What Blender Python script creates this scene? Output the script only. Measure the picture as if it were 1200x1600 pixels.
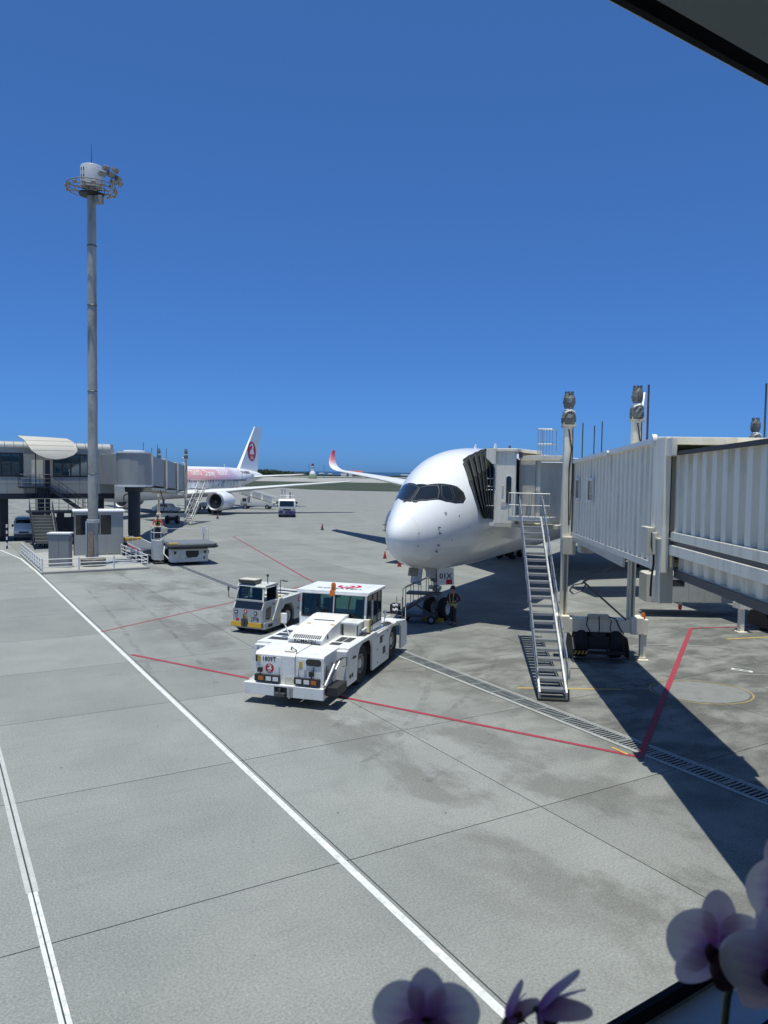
import bpy, bmesh, math, random
import numpy as np
from mathutils import Vector, Matrix
from math import radians as R, sin, cos, pi, atan2, sqrt

random.seed(7)
for o in list(bpy.data.objects):
    bpy.data.objects.remove(o)
scene = bpy.context.scene
COL = scene.collection

# ------------------------------------------------------------------ camera
cam_data = bpy.data.cameras.new('camera')
cam = bpy.data.objects.new('camera', cam_data)
COL.objects.link(cam)
cam_data.sensor_fit = 'VERTICAL'
cam_data.sensor_height = 36.0
cam_data.lens = 36.0 * 1200 / 1600
cam_data.clip_start = 0.05
cam_data.clip_end = 60000
PITCH = math.atan(62 / 1200.0)
ROLL = R(0.85)
cam.location = (0, 0, 6.75)
cam.matrix_world = Matrix.Translation((0, 0, 6.75)) @ Matrix.Rotation(pi / 2 - PITCH, 4, 'X') @ Matrix.Rotation(ROLL, 4, 'Z')
scene.camera = cam
cam_data.dof.use_dof = True                    # a phone lens focused on the apron: the flowers close by go slightly soft
cam_data.dof.focus_distance = 26.0
cam_data.dof.aperture_fstop = 9.0

# ------------------------------------------------------------------ sky, sun, exposure
SUN_EL, SUN_AZ_X, SUN_AZ_Y = 82.5, -0.30, -1.0       # the sun stands almost overhead, slightly behind the viewer
world = bpy.data.worlds.new('World')
scene.world = world
world.use_nodes = True
wn = world.node_tree.nodes
wl = world.node_tree.links
wn.clear()
sky = wn.new('ShaderNodeTexSky')
sky.sky_type = 'NISHITA'
sky.sun_disc = False
sky.sun_elevation = R(SUN_EL)
sky.sun_rotation = atan2(SUN_AZ_X, SUN_AZ_Y)
sky.altitude = 0
sky.air_density = 0.5
sky.dust_density = 0.8
sky.ozone_density = 10.0
bg = wn.new('ShaderNodeBackground')
bg.inputs['Strength'].default_value = 0.15
wo = wn.new('ShaderNodeOutputWorld')
gmn = wn.new('ShaderNodeGamma')                 # one even tone curve and tint for the whole sky: a deep, clear subtropical blue
gmn.inputs[1].default_value = 0.61
tnt = wn.new('ShaderNodeMix')
tnt.data_type = 'RGBA'
tnt.blend_type = 'MULTIPLY'
tnt.inputs['Factor'].default_value = 1.0
tnt.inputs['B'].default_value = (0.49, 1.00, 1.84, 1)
wl.new(sky.outputs[0], gmn.inputs[0])
wl.new(gmn.outputs[0], tnt.inputs['A'])
wl.new(tnt.outputs['Result'], bg.inputs[0])
wl.new(bg.outputs[0], wo.inputs[0])

sun_data = bpy.data.lights.new('sun', 'SUN')
sun_data.energy = 5.0
sun_data.angle = R(0.53)
sun_data.color = (1.0, 0.965, 0.88)
sun = bpy.data.objects.new('sun', sun_data)
COL.objects.link(sun)
k = cos(R(SUN_EL))
n_ = sqrt(SUN_AZ_X ** 2 + SUN_AZ_Y ** 2)
SUNV = Vector((SUN_AZ_X / n_ * k, SUN_AZ_Y / n_ * k, sin(R(SUN_EL))))
sun.rotation_euler = SUNV.to_track_quat('Z', 'Y').to_euler()
sun.location = SUNV * 200

vs = scene.view_settings
vs.view_transform = 'Standard'
vs.look = 'None'
vs.exposure = 0.0
vs.gamma = 1.0
scene.render.engine = 'CYCLES'
scene.cycles.max_bounces = 8
scene.cycles.transparent_max_bounces = 16
scene.cycles.use_denoising = True
scene.cycles.caustics_reflective = False
scene.cycles.caustics_refractive = False

# ------------------------------------------------------------------ materials
MATS = {}
def mat(name, col, rough=0.5, metal=0.0, var=0.0, scale=4.0, dirt=None, dirt_amt=0.0, bump=0.0, bump_scale=40.0, spec=0.5, coat=0.0, stretch=(1, 1, 1), dirt_scale=1.5):
    if name in MATS:
        return MATS[name]
    m = bpy.data.materials.new(name)
    m.use_nodes = True
    nt = m.node_tree
    N, L = nt.nodes, nt.links
    b = N['Principled BSDF']
    b.inputs['Base Color'].default_value = (*col, 1)
    b.inputs['Roughness'].default_value = rough
    b.inputs['Metallic'].default_value = metal
    b.inputs['Specular IOR Level'].default_value = spec
    if coat:
        b.inputs['Coat Weight'].default_value = coat
        b.inputs['Coat Roughness'].default_value = 0.06
    if var or dirt or bump:
        tc = N.new('ShaderNodeTexCoord')
        mp = N.new('ShaderNodeMapping')
        mp.inputs['Scale'].default_value = stretch
        L.new(tc.outputs['Object'], mp.inputs[0])
        last = None
        if var:
            nz = N.new('ShaderNodeTexNoise')
            nz.inputs['Scale'].default_value = scale
            nz.inputs['Detail'].default_value = 5
            L.new(mp.outputs[0], nz.inputs['Vector'])
            rp = N.new('ShaderNodeMapRange')
            rp.inputs['From Min'].default_value = 0.3
            rp.inputs['From Max'].default_value = 0.7
            rp.inputs['To Min'].default_value = 1 - var
            rp.inputs['To Max'].default_value = 1 + var * 0.35
            L.new(nz.outputs['Fac'], rp.inputs[0])
            mx = N.new('ShaderNodeMix')
            mx.data_type = 'RGBA'
            mx.blend_type = 'MULTIPLY'
            mx.inputs['Factor'].default_value = 1
            mx.inputs['A'].default_value = (*col, 1)
            L.new(rp.outputs[0], mx.inputs['B'])
            last = mx.outputs['Result']
            rr = N.new('ShaderNodeMapRange')
            rr.inputs['To Min'].default_value = max(0.02, rough - 0.12)
            rr.inputs['To Max'].default_value = min(1, rough + 0.12)
            L.new(nz.outputs['Fac'], rr.inputs[0])
            L.new(rr.outputs[0], b.inputs['Roughness'])
        if dirt:
            n2 = N.new('ShaderNodeTexNoise')
            n2.inputs['Scale'].default_value = dirt_scale
            n2.inputs['Detail'].default_value = 8
            n2.inputs['Roughness'].default_value = 0.68
            L.new(mp.outputs[0], n2.inputs['Vector'])
            cr = N.new('ShaderNodeMapRange')
            cr.inputs['From Min'].default_value = 0.5
            cr.inputs['From Max'].default_value = 0.75
            cr.inputs['To Max'].default_value = dirt_amt
            L.new(n2.outputs['Fac'], cr.inputs[0])
            m2 = N.new('ShaderNodeMix')
            m2.data_type = 'RGBA'
            L.new(cr.outputs[0], m2.inputs['Factor'])
            if last:
                L.new(last, m2.inputs['A'])
            else:
                m2.inputs['A'].default_value = (*col, 1)
            m2.inputs['B'].default_value = (*dirt, 1)
            last = m2.outputs['Result']
        if last:
            L.new(last, b.inputs['Base Color'])
        if bump:
            n3 = N.new('ShaderNodeTexNoise')
            n3.inputs['Scale'].default_value = bump_scale
            n3.inputs['Detail'].default_value = 4
            L.new(tc.outputs['Object'], n3.inputs['Vector'])
            bp = N.new('ShaderNodeBump')
            bp.inputs['Strength'].default_value = bump
            bp.inputs['Distance'].default_value = 0.02
            L.new(n3.outputs['Fac'], bp.inputs['Height'])
            L.new(bp.outputs[0], b.inputs['Normal'])
    MATS[name] = m
    return m

def glass_mat(name, tint, refl=0.0):
    m = bpy.data.materials.new(name)
    m.use_nodes = True
    N, L = m.node_tree.nodes, m.node_tree.links
    N.clear()
    out = N.new('ShaderNodeOutputMaterial')
    tr = N.new('ShaderNodeBsdfTransparent')
    tr.inputs[0].default_value = (*tint, 1)
    gl = N.new('ShaderNodeBsdfGlossy')
    gl.inputs['Roughness'].default_value = 0.03
    gl.inputs['Color'].default_value = (0.95, 0.97, 1, 1)
    fr = N.new('ShaderNodeFresnel')
    fr.inputs[0].default_value = 1.5
    ad = N.new('ShaderNodeMath')
    ad.operation = 'ADD'
    ad.use_clamp = True
    ad.inputs[1].default_value = refl
    L.new(fr.outputs[0], ad.inputs[0])
    mx = N.new('ShaderNodeMixShader')
    L.new(ad.outputs[0], mx.inputs[0])
    L.new(tr.outputs[0], mx.inputs[1])
    L.new(gl.outputs[0], mx.inputs[2])
    L.new(mx.outputs[0], out.inputs[0])
    MATS[name] = m
    return m

WHITE = mat('white_vehicle_paint', (0.78, 0.79, 0.78), 0.35, var=0.05, scale=3, dirt=(0.40, 0.37, 0.32), dirt_amt=0.45, coat=0.2, dirt_scale=2.4)
JETW = mat('jetway_paint', (0.86, 0.81, 0.67), 0.5, var=0.06, scale=2, dirt=(0.36, 0.32, 0.25), dirt_amt=0.6, stretch=(1, 1, 0.2), dirt_scale=2.6)
JETG = mat('jetway_grey_paint', (0.58, 0.555, 0.46), 0.5, var=0.08, scale=2, dirt=(0.25, 0.24, 0.22), dirt_amt=0.4, stretch=(1, 1, 0.3))
CREAM = mat('cream_paint', (0.70, 0.68, 0.60), 0.5, var=0.06, dirt=(0.4, 0.36, 0.28), dirt_amt=0.4)
ALU = mat('brushed_aluminium', (0.42, 0.44, 0.46), 0.42, 0.7, var=0.12, scale=6)
GALV = mat('galvanised_steel', (0.50, 0.52, 0.52), 0.5, 0.6, var=0.15, scale=8)
STEEL = mat('dark_steel', (0.10, 0.105, 0.11), 0.5, 0.5, var=0.2)
BLACK = mat('black_plastic', (0.02, 0.021, 0.023), 0.55, var=0.2)
RUBBER = mat('rubber', (0.022, 0.022, 0.022), 0.85, var=0.25, scale=10)
NAVY = mat('dark_navy_paint', (0.018, 0.024, 0.035), 0.45, var=0.2)
CANVAS = mat('black_canvas', (0.022, 0.028, 0.028), 0.8, var=0.35, scale=5, bump=0.3, bump_scale=12)
CONC = mat('plain_concrete', (0.36, 0.36, 0.34), 0.85, var=0.15, scale=3, dirt=(0.15, 0.15, 0.14), dirt_amt=0.5, bump=0.3, bump_scale=60)
REDP = mat('red_paint', (0.60, 0.02, 0.035), 0.5, var=0.1)
LOGO_RED = mat('emblem_red', (0.52, 0.012, 0.03), 0.4)
LOGO_WHITE = mat('emblem_white', (0.80, 0.80, 0.80), 0.4)
INK = mat('black_lettering', (0.015, 0.015, 0.018), 0.5)
YEL = mat('yellow_paint', (0.60, 0.38, 0.035), 0.55, var=0.2, dirt=(0.2, 0.15, 0.06), dirt_amt=0.5)
AMBER = mat('amber_lens', (0.45, 0.13, 0.015), 0.2, coat=0.4)
LENS = mat('clear_lens', (0.72, 0.74, 0.75), 0.12, 0.2, coat=0.5)
WIRE = mat('cable_rubber', (0.015, 0.015, 0.016), 0.6)
PIPE = mat('white_pipe', (0.72, 0.73, 0.72), 0.4, var=0.06)
GLASS_V = glass_mat('vehicle_glass', (0.55, 0.68, 0.63), 0.0)
GLASS_D = mat('dark_window_glass', (0.012, 0.016, 0.020), 0.04, spec=0.6, coat=0.3)
GLASS_B = glass_mat('building_glass', (0.55, 0.75, 0.80), 0.04)

# ------------------------------------------------------------------ mesh helpers
class MB:
    def __init__(s):
        s.v = []
        s.f = []
    def add(s, vs_, fs):
        o = len(s.v)
        s.v += [tuple(v) for v in vs_]
        s.f += [tuple(i + o for i in f) for f in fs]
        return s
    def box(s, x0, x1, y0, y1, z0, z1):
        vs_ = [(x0, y0, z0), (x1, y0, z0), (x1, y1, z0), (x0, y1, z0), (x0, y0, z1), (x1, y0, z1), (x1, y1, z1), (x0, y1, z1)]
        return s.add(vs_, [(3, 2, 1, 0), (4, 5, 6, 7), (0, 1, 5, 4), (1, 2, 6, 5), (2, 3, 7, 6), (3, 0, 4, 7)])
    def hexa(s, b, t):
        """box from four bottom corners and four top corners, both counterclockwise seen from above"""
        return s.add(list(b) + list(t), [(3, 2, 1, 0), (4, 5, 6, 7), (0, 1, 5, 4), (1, 2, 6, 5), (2, 3, 7, 6), (3, 0, 4, 7)])
    def tube(s, p0, p1, r, n=8, r2=None, cap=True):
        p0, p1 = Vector(p0), Vector(p1)
        d = (p1 - p0)
        if d.length < 1e-6:
            return s
        d.normalize()
        a = d.orthogonal().normalized()
        b = d.cross(a)
        r2 = r if r2 is None else r2
        vs_ = []
        for p, q in ((p0, r), (p1, r2)):
            for i in range(n):
                t = 2 * pi * i / n
                vs_.append(p + (a * cos(t) + b * sin(t)) * q)
        fs = [(i, (i + 1) % n, n + (i + 1) % n, n + i) for i in range(n)]
        if cap:
            fs += [tuple(range(n - 1, -1, -1)), tuple(range(n, 2 * n))]
        return s.add(vs_, fs)
    def path(s, pts, r, n=6):
        for a, b in zip(pts[:-1], pts[1:]):
            s.tube(a, b, r, n)
        return s
    def bar(s, p0, p1, w, h):
        """rectangular bar between two points: w sideways, h upright"""
        p0, p1 = Vector(p0), Vector(p1)
        d = (p1 - p0).normalized()
        up = Vector((0, 0, 1))
        if abs(d.z) > 0.98:
            up = Vector((0, 1, 0))
        sd = d.cross(up).normalized()
        up = sd.cross(d).normalized()
        vs_ = []
        for p in (p0, p1):
            for (i, j) in ((-1, -1), (1, -1), (1, 1), (-1, 1)):
                vs_.append(p + sd * (i * w / 2) + up * (j * h / 2))
        return s.add(vs_, [(0, 1, 2, 3), (7, 6, 5, 4), (1, 0, 4, 5), (2, 1, 5, 6), (3, 2, 6, 7), (0, 3, 7, 4)])
    def prism(s, poly, axis, a, b):
        """polygon in the two other axes (in order xyz), extruded along axis from a to b"""
        def P(u, v, w):
            return {'x': (w, u, v), 'y': (u, w, v), 'z': (u, v, w)}[axis]
        n = len(poly)
        vs_ = [P(u, v, a) for u, v in poly] + [P(u, v, b) for u, v in poly]
        fs = [tuple(range(n)), tuple(range(2 * n - 1, n - 1, -1))] + [(i, n + i, n + (i + 1) % n, (i + 1) % n) for i in range(n)]
        return s.add(vs_, fs)
    def lathe(s, prof, c=(0, 0, 0), axis='z', n=24, closed=False):
        vs_ = []
        for (r, h) in prof:
            for i in range(n):
                t = 2 * pi * i / n
                u, v = r * cos(t), r * sin(t)
                q = {'z': (u, v, h), 'x': (h, u, v), 'y': (v, h, u)}[axis]
                vs_.append((c[0] + q[0], c[1] + q[1], c[2] + q[2]))
        m = len(prof)
        fs = []
        for j in range(m - 1 if not closed else m):
            k_ = (j + 1) % m
            fs += [(j * n + i, j * n + (i + 1) % n, k_ * n + (i + 1) % n, k_ * n + i) for i in range(n)]
        if not closed:
            if prof[0][0] > 1e-5:
                fs.append(tuple(range(n - 1, -1, -1)))
            if prof[-1][0] > 1e-5:
                fs.append(tuple(range((m - 1) * n, m * n)))
        return s.add(vs_, fs)
    def loft(s, rings, cap=(True, True), closed=True):
        n = len(rings[0])
        o = []
        for r_ in rings:
            o += list(r_)
        fs = []
        for j in range(len(rings) - 1):
            for i in range(n if closed else n - 1):
                fs.append((j * n + i, j * n + (i + 1) % n, (j + 1) * n + (i + 1) % n, (j + 1) * n + i))
        if cap[0]:
            fs.append(tuple(range(n - 1, -1, -1)))
        if cap[1]:
            fs.append(tuple(range((len(rings) - 1) * n, len(rings) * n)))
        return s.add(o, fs)
    def ball(s, c, r, nu=10, nv=6):
        if not hasattr(r, '__len__'):
            r = (r, r, r)
        rings = []
        for j in range(1, nv):
            t = pi * j / nv
            rings.append([(c[0] + r[0] * sin(t) * cos(2 * pi * i / nu), c[1] + r[1] * sin(t) * sin(2 * pi * i / nu), c[2] - r[2] * cos(t)) for i in range(nu)])
        return s.loft(rings)
    def mesh(s, name, smooth=None, bevel=0.0):
        me = bpy.data.meshes.new(name)
        me.from_pydata(s.v, [], s.f)
        bm = bmesh.new()
        bm.from_mesh(me)
        bmesh.ops.recalc_face_normals(bm, faces=bm.faces)
        if bevel:
            es = [e for e in bm.edges if len(e.link_faces) == 2 and e.calc_face_angle(0) > 0.6]
            bmesh.ops.bevel(bm, geom=es, offset=bevel, segments=2, profile=0.6, affect='EDGES', clamp_overlap=True)
        if smooth is not None:
            for f in bm.faces:
                f.smooth = True
            for e in bm.edges:
                if len(e.link_faces) == 2 and e.calc_face_angle(0) > smooth:
                    e.smooth = False
        bm.to_mesh(me)
        bm.free()
        return me
    def build(s, name, m, parent=None, smooth=None, bevel=0.0, label=None, kind=None):
        me = s.mesh(name, smooth, bevel)
        if m is not None:
            me.materials.append(m)
        o = bpy.data.objects.new(name, me)
        COL.objects.link(o)
        if parent is not None:
            o.parent = parent
        if label:
            o['label'] = label
        if kind:
            o['kind'] = kind
        return o

SM = R(38)
def thing(name, label, cat, loc=(0, 0, 0), rz=0.0, group=None):
    o = bpy.data.objects.new(name, None)
    COL.objects.link(o)
    o.empty_display_size = 0.3
    o.location = loc
    o.rotation_euler = (0, 0, rz)
    o['label'] = label
    o['category'] = cat
    if group:
        o['group'] = group
    return o
def tag(o, label, cat, group=None):
    o['label'] = label
    o['category'] = cat
    if group:
        o['group'] = group
    return o
def struct(o, label=None, cat=None):
    o['kind'] = 'structure'
    if label:
        o['label'] = label
    if cat:
        o['category'] = cat
    return o
def copy_tree(o, parent=None):
    c = o.copy()
    COL.objects.link(c)
    c.parent = parent
    for ch in [q for q in bpy.data.objects if q.parent is o]:
        copy_tree(ch, c)
    return c
def inst(name, me, m, parent, loc=(0, 0, 0), rz=0.0):
    o = bpy.data.objects.new(name, me)
    if m is not None and not me.materials:
        me.materials.append(m)
    COL.objects.link(o)
    o.parent = parent
    o.location = loc
    o.rotation_euler = (0, 0, rz)
    return o

def text_verts(txt, size=1.0, align='CENTER', bold=False, shear=0.0):
    cu = bpy.data.curves.new('lettering', 'FONT')
    cu.body = txt
    cu.size = size
    cu.align_x = align
    cu.align_y = 'CENTER'
    cu.shear = shear
    if bold:
        cu.offset = size * 0.022
    cu.resolution_u = 2
    o = bpy.data.objects.new('lettering', cu)
    COL.objects.link(o)
    dg = bpy.context.evaluated_depsgraph_get()
    me = bpy.data.meshes.new_from_object(o.evaluated_get(dg))
    vs_ = [tuple(v.co) for v in me.vertices]
    fs = [tuple(p.vertices) for p in me.polygons]
    bpy.data.objects.remove(o)
    bpy.data.meshes.remove(me)
    return vs_, fs
def text(txt, size, fn, m, parent, name='lettering', align='CENTER', bold=True, shear=0.0, sx=1.0):
    vs_, fs = text_verts(txt, size, align, bold, shear)
    b = MB()
    b.add([fn(v[0] * sx, v[1]) for v in vs_], fs)
    return b.build(name, m, parent)
def crane(fn, r, parent, name='emblem'):
    """round red emblem: a red disc with a white crane neck and head, wings closing round the rim"""
    b = MB()
    n = 28
    b.add([fn(r * cos(2 * pi * i / n), r * sin(2 * pi * i / n), 0) for i in range(n)], [tuple(range(n))])
    d = b.build(name, LOGO_RED, parent)
    w = MB()
    neck = [(-0.52, -0.30), (-0.42, 0.06), (-0.08, 0.20), (0.14, 0.42), (0.06, 0.60), (-0.20, 0.56), (-0.56, 0.40), (-0.22, 0.74), (0.22, 0.80), (0.42, 0.54), (0.36, 0.18), (0.48, -0.06), (0.52, -0.30)]
    w.add([fn(x * r, y * r, 1) for x, y in neck], [tuple(range(len(neck)))])
    for sgn in (-1, 1):
        feather = [(sgn * 0.05, 0.86), (sgn * 0.04, 1.02), (sgn * 0.12, 0.99)]
        w.add([fn(x * r, y * r, 1) for x, y in feather], [(0, 1, 2)])
    w.build('emblem_crane', LOGO_WHITE, d)
    vs_, fs = text_verts('JAL', 0.5 * r, bold=True, shear=0.2)
    t = MB()
    t.add([fn(x, y - 0.62 * r, 1) for x, y, _ in vs_], fs)
    t.build('emblem_lettering', LOGO_WHITE, d)
    return d
# ------------------------------------------------------------------ ground
GA = R(30.9)                                  # the apron grid runs 30.9 degrees off the view
E2 = Vector((cos(GA), sin(GA), 0))            # across the white lines
E1 = Vector((-sin(GA), cos(GA), 0))           # along the white lines
def gw(u, v, z=0.0):
    return E2 * u + E1 * v + Vector((0, 0, z))

def concrete_mat():
    m = bpy.data.materials.new('apron_concrete')
    m.use_nodes = True
    N, L = m.node_tree.nodes, m.node_tree.links
    b = N['Principled BSDF']
    b.inputs['Roughness'].default_value = 0.9
    b.inputs['Specular IOR Level'].default_value = 0.3
    geo = N.new('ShaderNodeNewGeometry')
    oi = N.new('ShaderNodeObjectInfo')
    rot = N.new('ShaderNodeVectorRotate')
    rot.rotation_type = 'Z_AXIS'
    rot.inputs['Angle'].default_value = -GA
    L.new(geo.outputs['Position'], rot.inputs['Vector'])
    sep = N.new('ShaderNodeSeparateXYZ')
    L.new(rot.outputs[0], sep.inputs[0])
    def noise(scale, detail=6, rough=0.6, stretch=None, dist=0.0, src=None):
        n = N.new('ShaderNodeTexNoise')
        n.inputs['Scale'].default_value = scale
        n.inputs['Detail'].default_value = detail
        n.inputs['Roughness'].default_value = rough
        n.inputs['Distortion'].default_value = dist
        s_ = src or rot.outputs[0]
        if stretch:
            mp = N.new('ShaderNodeMapping')
            mp.inputs['Scale'].default_value = stretch
            L.new(s_, mp.inputs[0])
            s_ = mp.outputs[0]
        L.new(s_, n.inputs['Vector'])
        return n.outputs['Fac']
    def rng(src, a, b_, c, d):
        r_ = N.new('ShaderNodeMapRange')
        r_.inputs['From Min'].default_value = a
        r_.inputs['From Max'].default_value = b_
        r_.inputs['To Min'].default_value = c
        r_.inputs['To Max'].default_value = d
        L.new(src, r_.inputs[0])
        return r_.outputs[0]
    def math_(op, a, b_):
        q = N.new('ShaderNodeMath')
        q.operation = op
        for i, s_ in enumerate((a, b_)):
            if isinstance(s_, (int, float)):
                q.inputs[i].default_value = s_
            else:
                L.new(s_, q.inputs[i])
        return q.outputs[0]
    def mix(fac, a, b_):
        q = N.new('ShaderNodeMix')
        q.data_type = 'RGBA'
        if isinstance(fac, (int, float)):
            q.inputs['Factor'].default_value = fac
        else:
            L.new(fac, q.inputs['Factor'])
        for k_, s_ in (('A', a), ('B', b_)):
            if isinstance(s_, tuple):
                q.inputs[k_].default_value = (*s_, 1)
            else:
                L.new(s_, q.inputs[k_])
        return q.outputs['Result']
    clean = mix(rng(noise(0.35, 6), 0.35, 0.65, 0, 1), (0.208, 0.219, 0.212), (0.250, 0.260, 0.250))
    # the old, oil-stained stand beyond the drain
    side = rng(sep.outputs['X'], 12.0, 15.5, 0, 1)
    worn = mix(rng(noise(0.55, 9, 0.65, (1, 1.6, 1), 0.2), 0.42, 0.60, 0, 1), (0.098, 0.100, 0.092), (0.215, 0.218, 0.202))
    far_out = rng(sep.outputs['Y'], 20, 34, 1, 0.12)
    c = mix(math_('MULTIPLY', side, math_('MULTIPLY', far_out, 0.92)), clean, worn)
    # rubber and oil on the tow path, blotchy, with edges of its own
    band = math_('MULTIPLY', rng(sep.outputs['X'], 6.6, 9.5, 0, 1), rng(sep.outputs['X'], 14.0, 15.0, 1, 0.2))
    blot = rng(noise(0.30, 9, 0.68, (1.3, 0.8, 1), 0.25), 0.47, 0.57, 0, 0.62)
    c = mix(math_('MULTIPLY', band, blot), c, (0.115, 0.116, 0.108))
    streak = rng(noise(2.2, 8, 0.7, (0.25, 2.0, 1), 0.3), 0.52, 0.75, 0, 0.28)
    c = mix(streak, c, (0.15, 0.155, 0.15))
    # small spots of oil
    vor = N.new('ShaderNodeTexVoronoi')
    vor.inputs['Scale'].default_value = 1.3
    L.new(rot.outputs[0], vor.inputs['Vector'])
    spot = rng(vor.outputs['Distance'], 0.02, 0.045, 1, 0)
    spot = math_('MULTIPLY', spot, rng(noise(0.8, 2), 0.5, 0.55, 0, 1))
    c = mix(math_('MULTIPLY', spot, 0.85), c, (0.03, 0.03, 0.03))
    # broomed texture and aggregate
    fine = rng(noise(24, 4, 0.8), 0.32, 0.68, 0.68, 1.32)
    fine2 = rng(noise(75, 3, 0.8), 0.34, 0.66, 0.72, 1.28)
    rnd = rng(oi.outputs['Random'], 0, 1, 0.90, 1.07)
    mul = math_('MULTIPLY', math_('MULTIPLY', fine, fine2), rnd)
    mm = N.new('ShaderNodeVectorMath')
    mm.operation = 'SCALE'
    L.new(c, mm.inputs[0])
    L.new(mul, mm.inputs['Scale'])
    L.new(mm.outputs[0], b.inputs['Base Color'])
    bp = N.new('ShaderNodeBump')
    bp.inputs['Strength'].default_value = 0.35
    bp.inputs['Distance'].default_value = 0.01
    L.new(noise(60, 5, 0.8), bp.inputs['Height'])
    L.new(bp.outputs[0], b.inputs['Normal'])
    return m
CONCRETE = concrete_mat()
JOINT = mat('joint_sealant', (0.045, 0.045, 0.045), 0.8)

def sheet(name, pts, m, z, parent=None):
    b = MB()
    b.add([(p[0], p[1], z) for p in pts], [tuple(range(len(pts)))])
    return b.build(name, m, parent)

SEA = mat('sea_water', (0.010, 0.045, 0.085), 0.35, var=0.2, scale=0.004)
GRASS = mat('airfield_turf', (0.030, 0.045, 0.018), 0.95, var=0.4, scale=0.03, dirt=(0.065, 0.06, 0.035), dirt_amt=0.5, dirt_scale=0.02)
SHORE = mat('scrub_turf', (0.038, 0.052, 0.026), 0.95, var=0.4, scale=0.02)
STRIP = mat('taxiway_concrete', (0.30, 0.30, 0.28), 0.9, var=0.15, scale=0.05)

struct(sheet('sea', [(-40000, 500), (40000, 500), (40000, 45000), (-40000, 45000)], SEA, -1.6), 'deep blue sea on the horizon', 'sea')
struct(sheet('airfield', [(-2600, 150), (2600, 150), (2600, 1180), (400, 1160), (-40, 1150), (-115, 1165), (-150, 1260), (-2600, 1350)], SHORE, -0.10), 'scrubby land between runway and sea', 'ground')
struct(sheet('grass_field', [(-900, 300), (-90, 330), (-46, 318), (-28, 284), (0, 272), (60, 262), (300, 240), (900, 230), (900, 470), (-900, 500)], GRASS, -0.075), 'green grass strip beyond the apron edge', 'grass')
struct(sheet('taxiway', [(-1200, 520), (1200, 470), (1200, 800), (-1200, 850)], STRIP, -0.07), 'pale taxiway strip behind the grass', 'road')
struct(sheet('runway', [(-1500, 985), (1500, 960), (1500, 1090), (-1500, 1120)], STRIP, -0.06), 'thin pale runway strip near the shore', 'road')

# apron: a dark bed, slabs of concrete on it near the camera, plain sheet far away
DR0, DR1 = 14.82, 15.62                       # the trench drain lies between these, across the grid
apron = sheet('apron', [gw(DR0, -60), gw(DR0, 380), gw(-700, 380), gw(-700, -60)], CONCRETE, -0.014)
struct(apron, 'grey concrete apron of large jointed slabs', 'ground')
sheet('outer_apron', [gw(DR1, -60), gw(500, -60), (600, 232), (300, 240), (60, 262), (0, 272), (-14, 276), (-28, 284), (-38, 300), (-50, 316), (-90, 330), gw(DR1, 380)], CONCRETE, -0.014, apron)
bed = MB()
ucols = [-58.3, -53.4, -48.5, -43.6, -38.7, -33.8, -28.9, -24.0, -18.85, -13.8, -8.7, -3.6, 1.38, 6.27, 10.68, DR0]
ucols2 = [DR1, 20.4, 25.2, 30.0, 34.8, 39.6, 44.4, 49.2, 54.0, 58.8]
vrows = [11.45 + 5.27 * i for i in range(-2, 14)]
slab_cache = {}
def slab_mesh(w, h):
    key = (round(w, 3), round(h, 3))
    if key not in slab_cache:
        b = MB()
        j = 0.011
        b.box(j, w - j, j, h - j, -0.010, 0.0)
        me = b.mesh('concrete_slab')
        me.materials.append(CONCRETE)
        slab_cache[key] = me
    return slab_cache[key]
def in_view(p):
    if p.y < 2 or p.y > 84:
        return False
    return abs(p.x) < 0.52 * p.y + 6
nslab = 0
for cols in (ucols, ucols2):
    for u0, u1 in zip(cols[:-1], cols[1:]):
        for v0, v1 in zip(vrows[:-1], vrows[1:]):
            if in_view(gw((u0 + u1) / 2, (v0 + v1) / 2)):
                inst('concrete_slab', slab_mesh(u1 - u0, v1 - v0), CONCRETE, apron, gw(u0, v0), GA)
                bed.add([gw(u0, v0, -0.011), gw(u1, v0, -0.011), gw(u1, v1, -0.011), gw(u0, v1, -0.011)], [(0, 1, 2, 3)])
                nslab += 1
bed.build('joint_bed', JOINT, apron)
sheet('drain_cover', [gw(DR0, 84), gw(DR1, 84), gw(DR1, 380), gw(DR0, 380)], CONCRETE, -0.0139, apron)
sheet('drain_cover', [gw(DR0, -60), gw(DR1, -60), gw(DR1, 4), gw(DR0, 4)], CONCRETE, -0.0139, apron)

# trench drain with its gratings
drain = thing('trench_drain', 'long trench drain with steel gratings crossing the apron', 'drain', gw(DR0, 0), GA)
b = MB()
W = DR1 - DR0
b.box(0, 0.02, 4, 84, -0.35, -0.002)
b.box(W - 0.02, W, 4, 84, -0.35, -0.002)
b.box(0.02, W - 0.02, 4, 84, -0.35, -0.33)
b.build('channel', JOINT, drain)
for x0, wd in ((0.02, 0.11), (W - 0.075, 0.055), (W - 0.155, 0.055)):
    b = MB()
    b.box(x0, x0 + wd, 4, 84, -0.03, 0.006)
    b.build('edge_kerb', mat('drain_edge_concrete', (0.34, 0.35, 0.335), 0.8, var=0.2, scale=6, dirt=(0.16, 0.16, 0.15), dirt_amt=0.6), drain)
GRATE = mat('grating_steel', (0.27, 0.29, 0.285), 0.6, 0.2, var=0.25, scale=5)
gx0, gx1 = 0.14, W - 0.165
b = MB()
b.box(gx0, gx1, 0.0, 0.05, -0.035, 0.003)
b.box(gx0, gx1, 0.93, 0.98, -0.035, 0.003)
b.box(gx0, gx0 + 0.025, 0.05, 0.93, -0.035, 0.003)
b.box(gx1 - 0.025, gx1, 0.05, 0.93, -0.035, 0.003)
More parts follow.
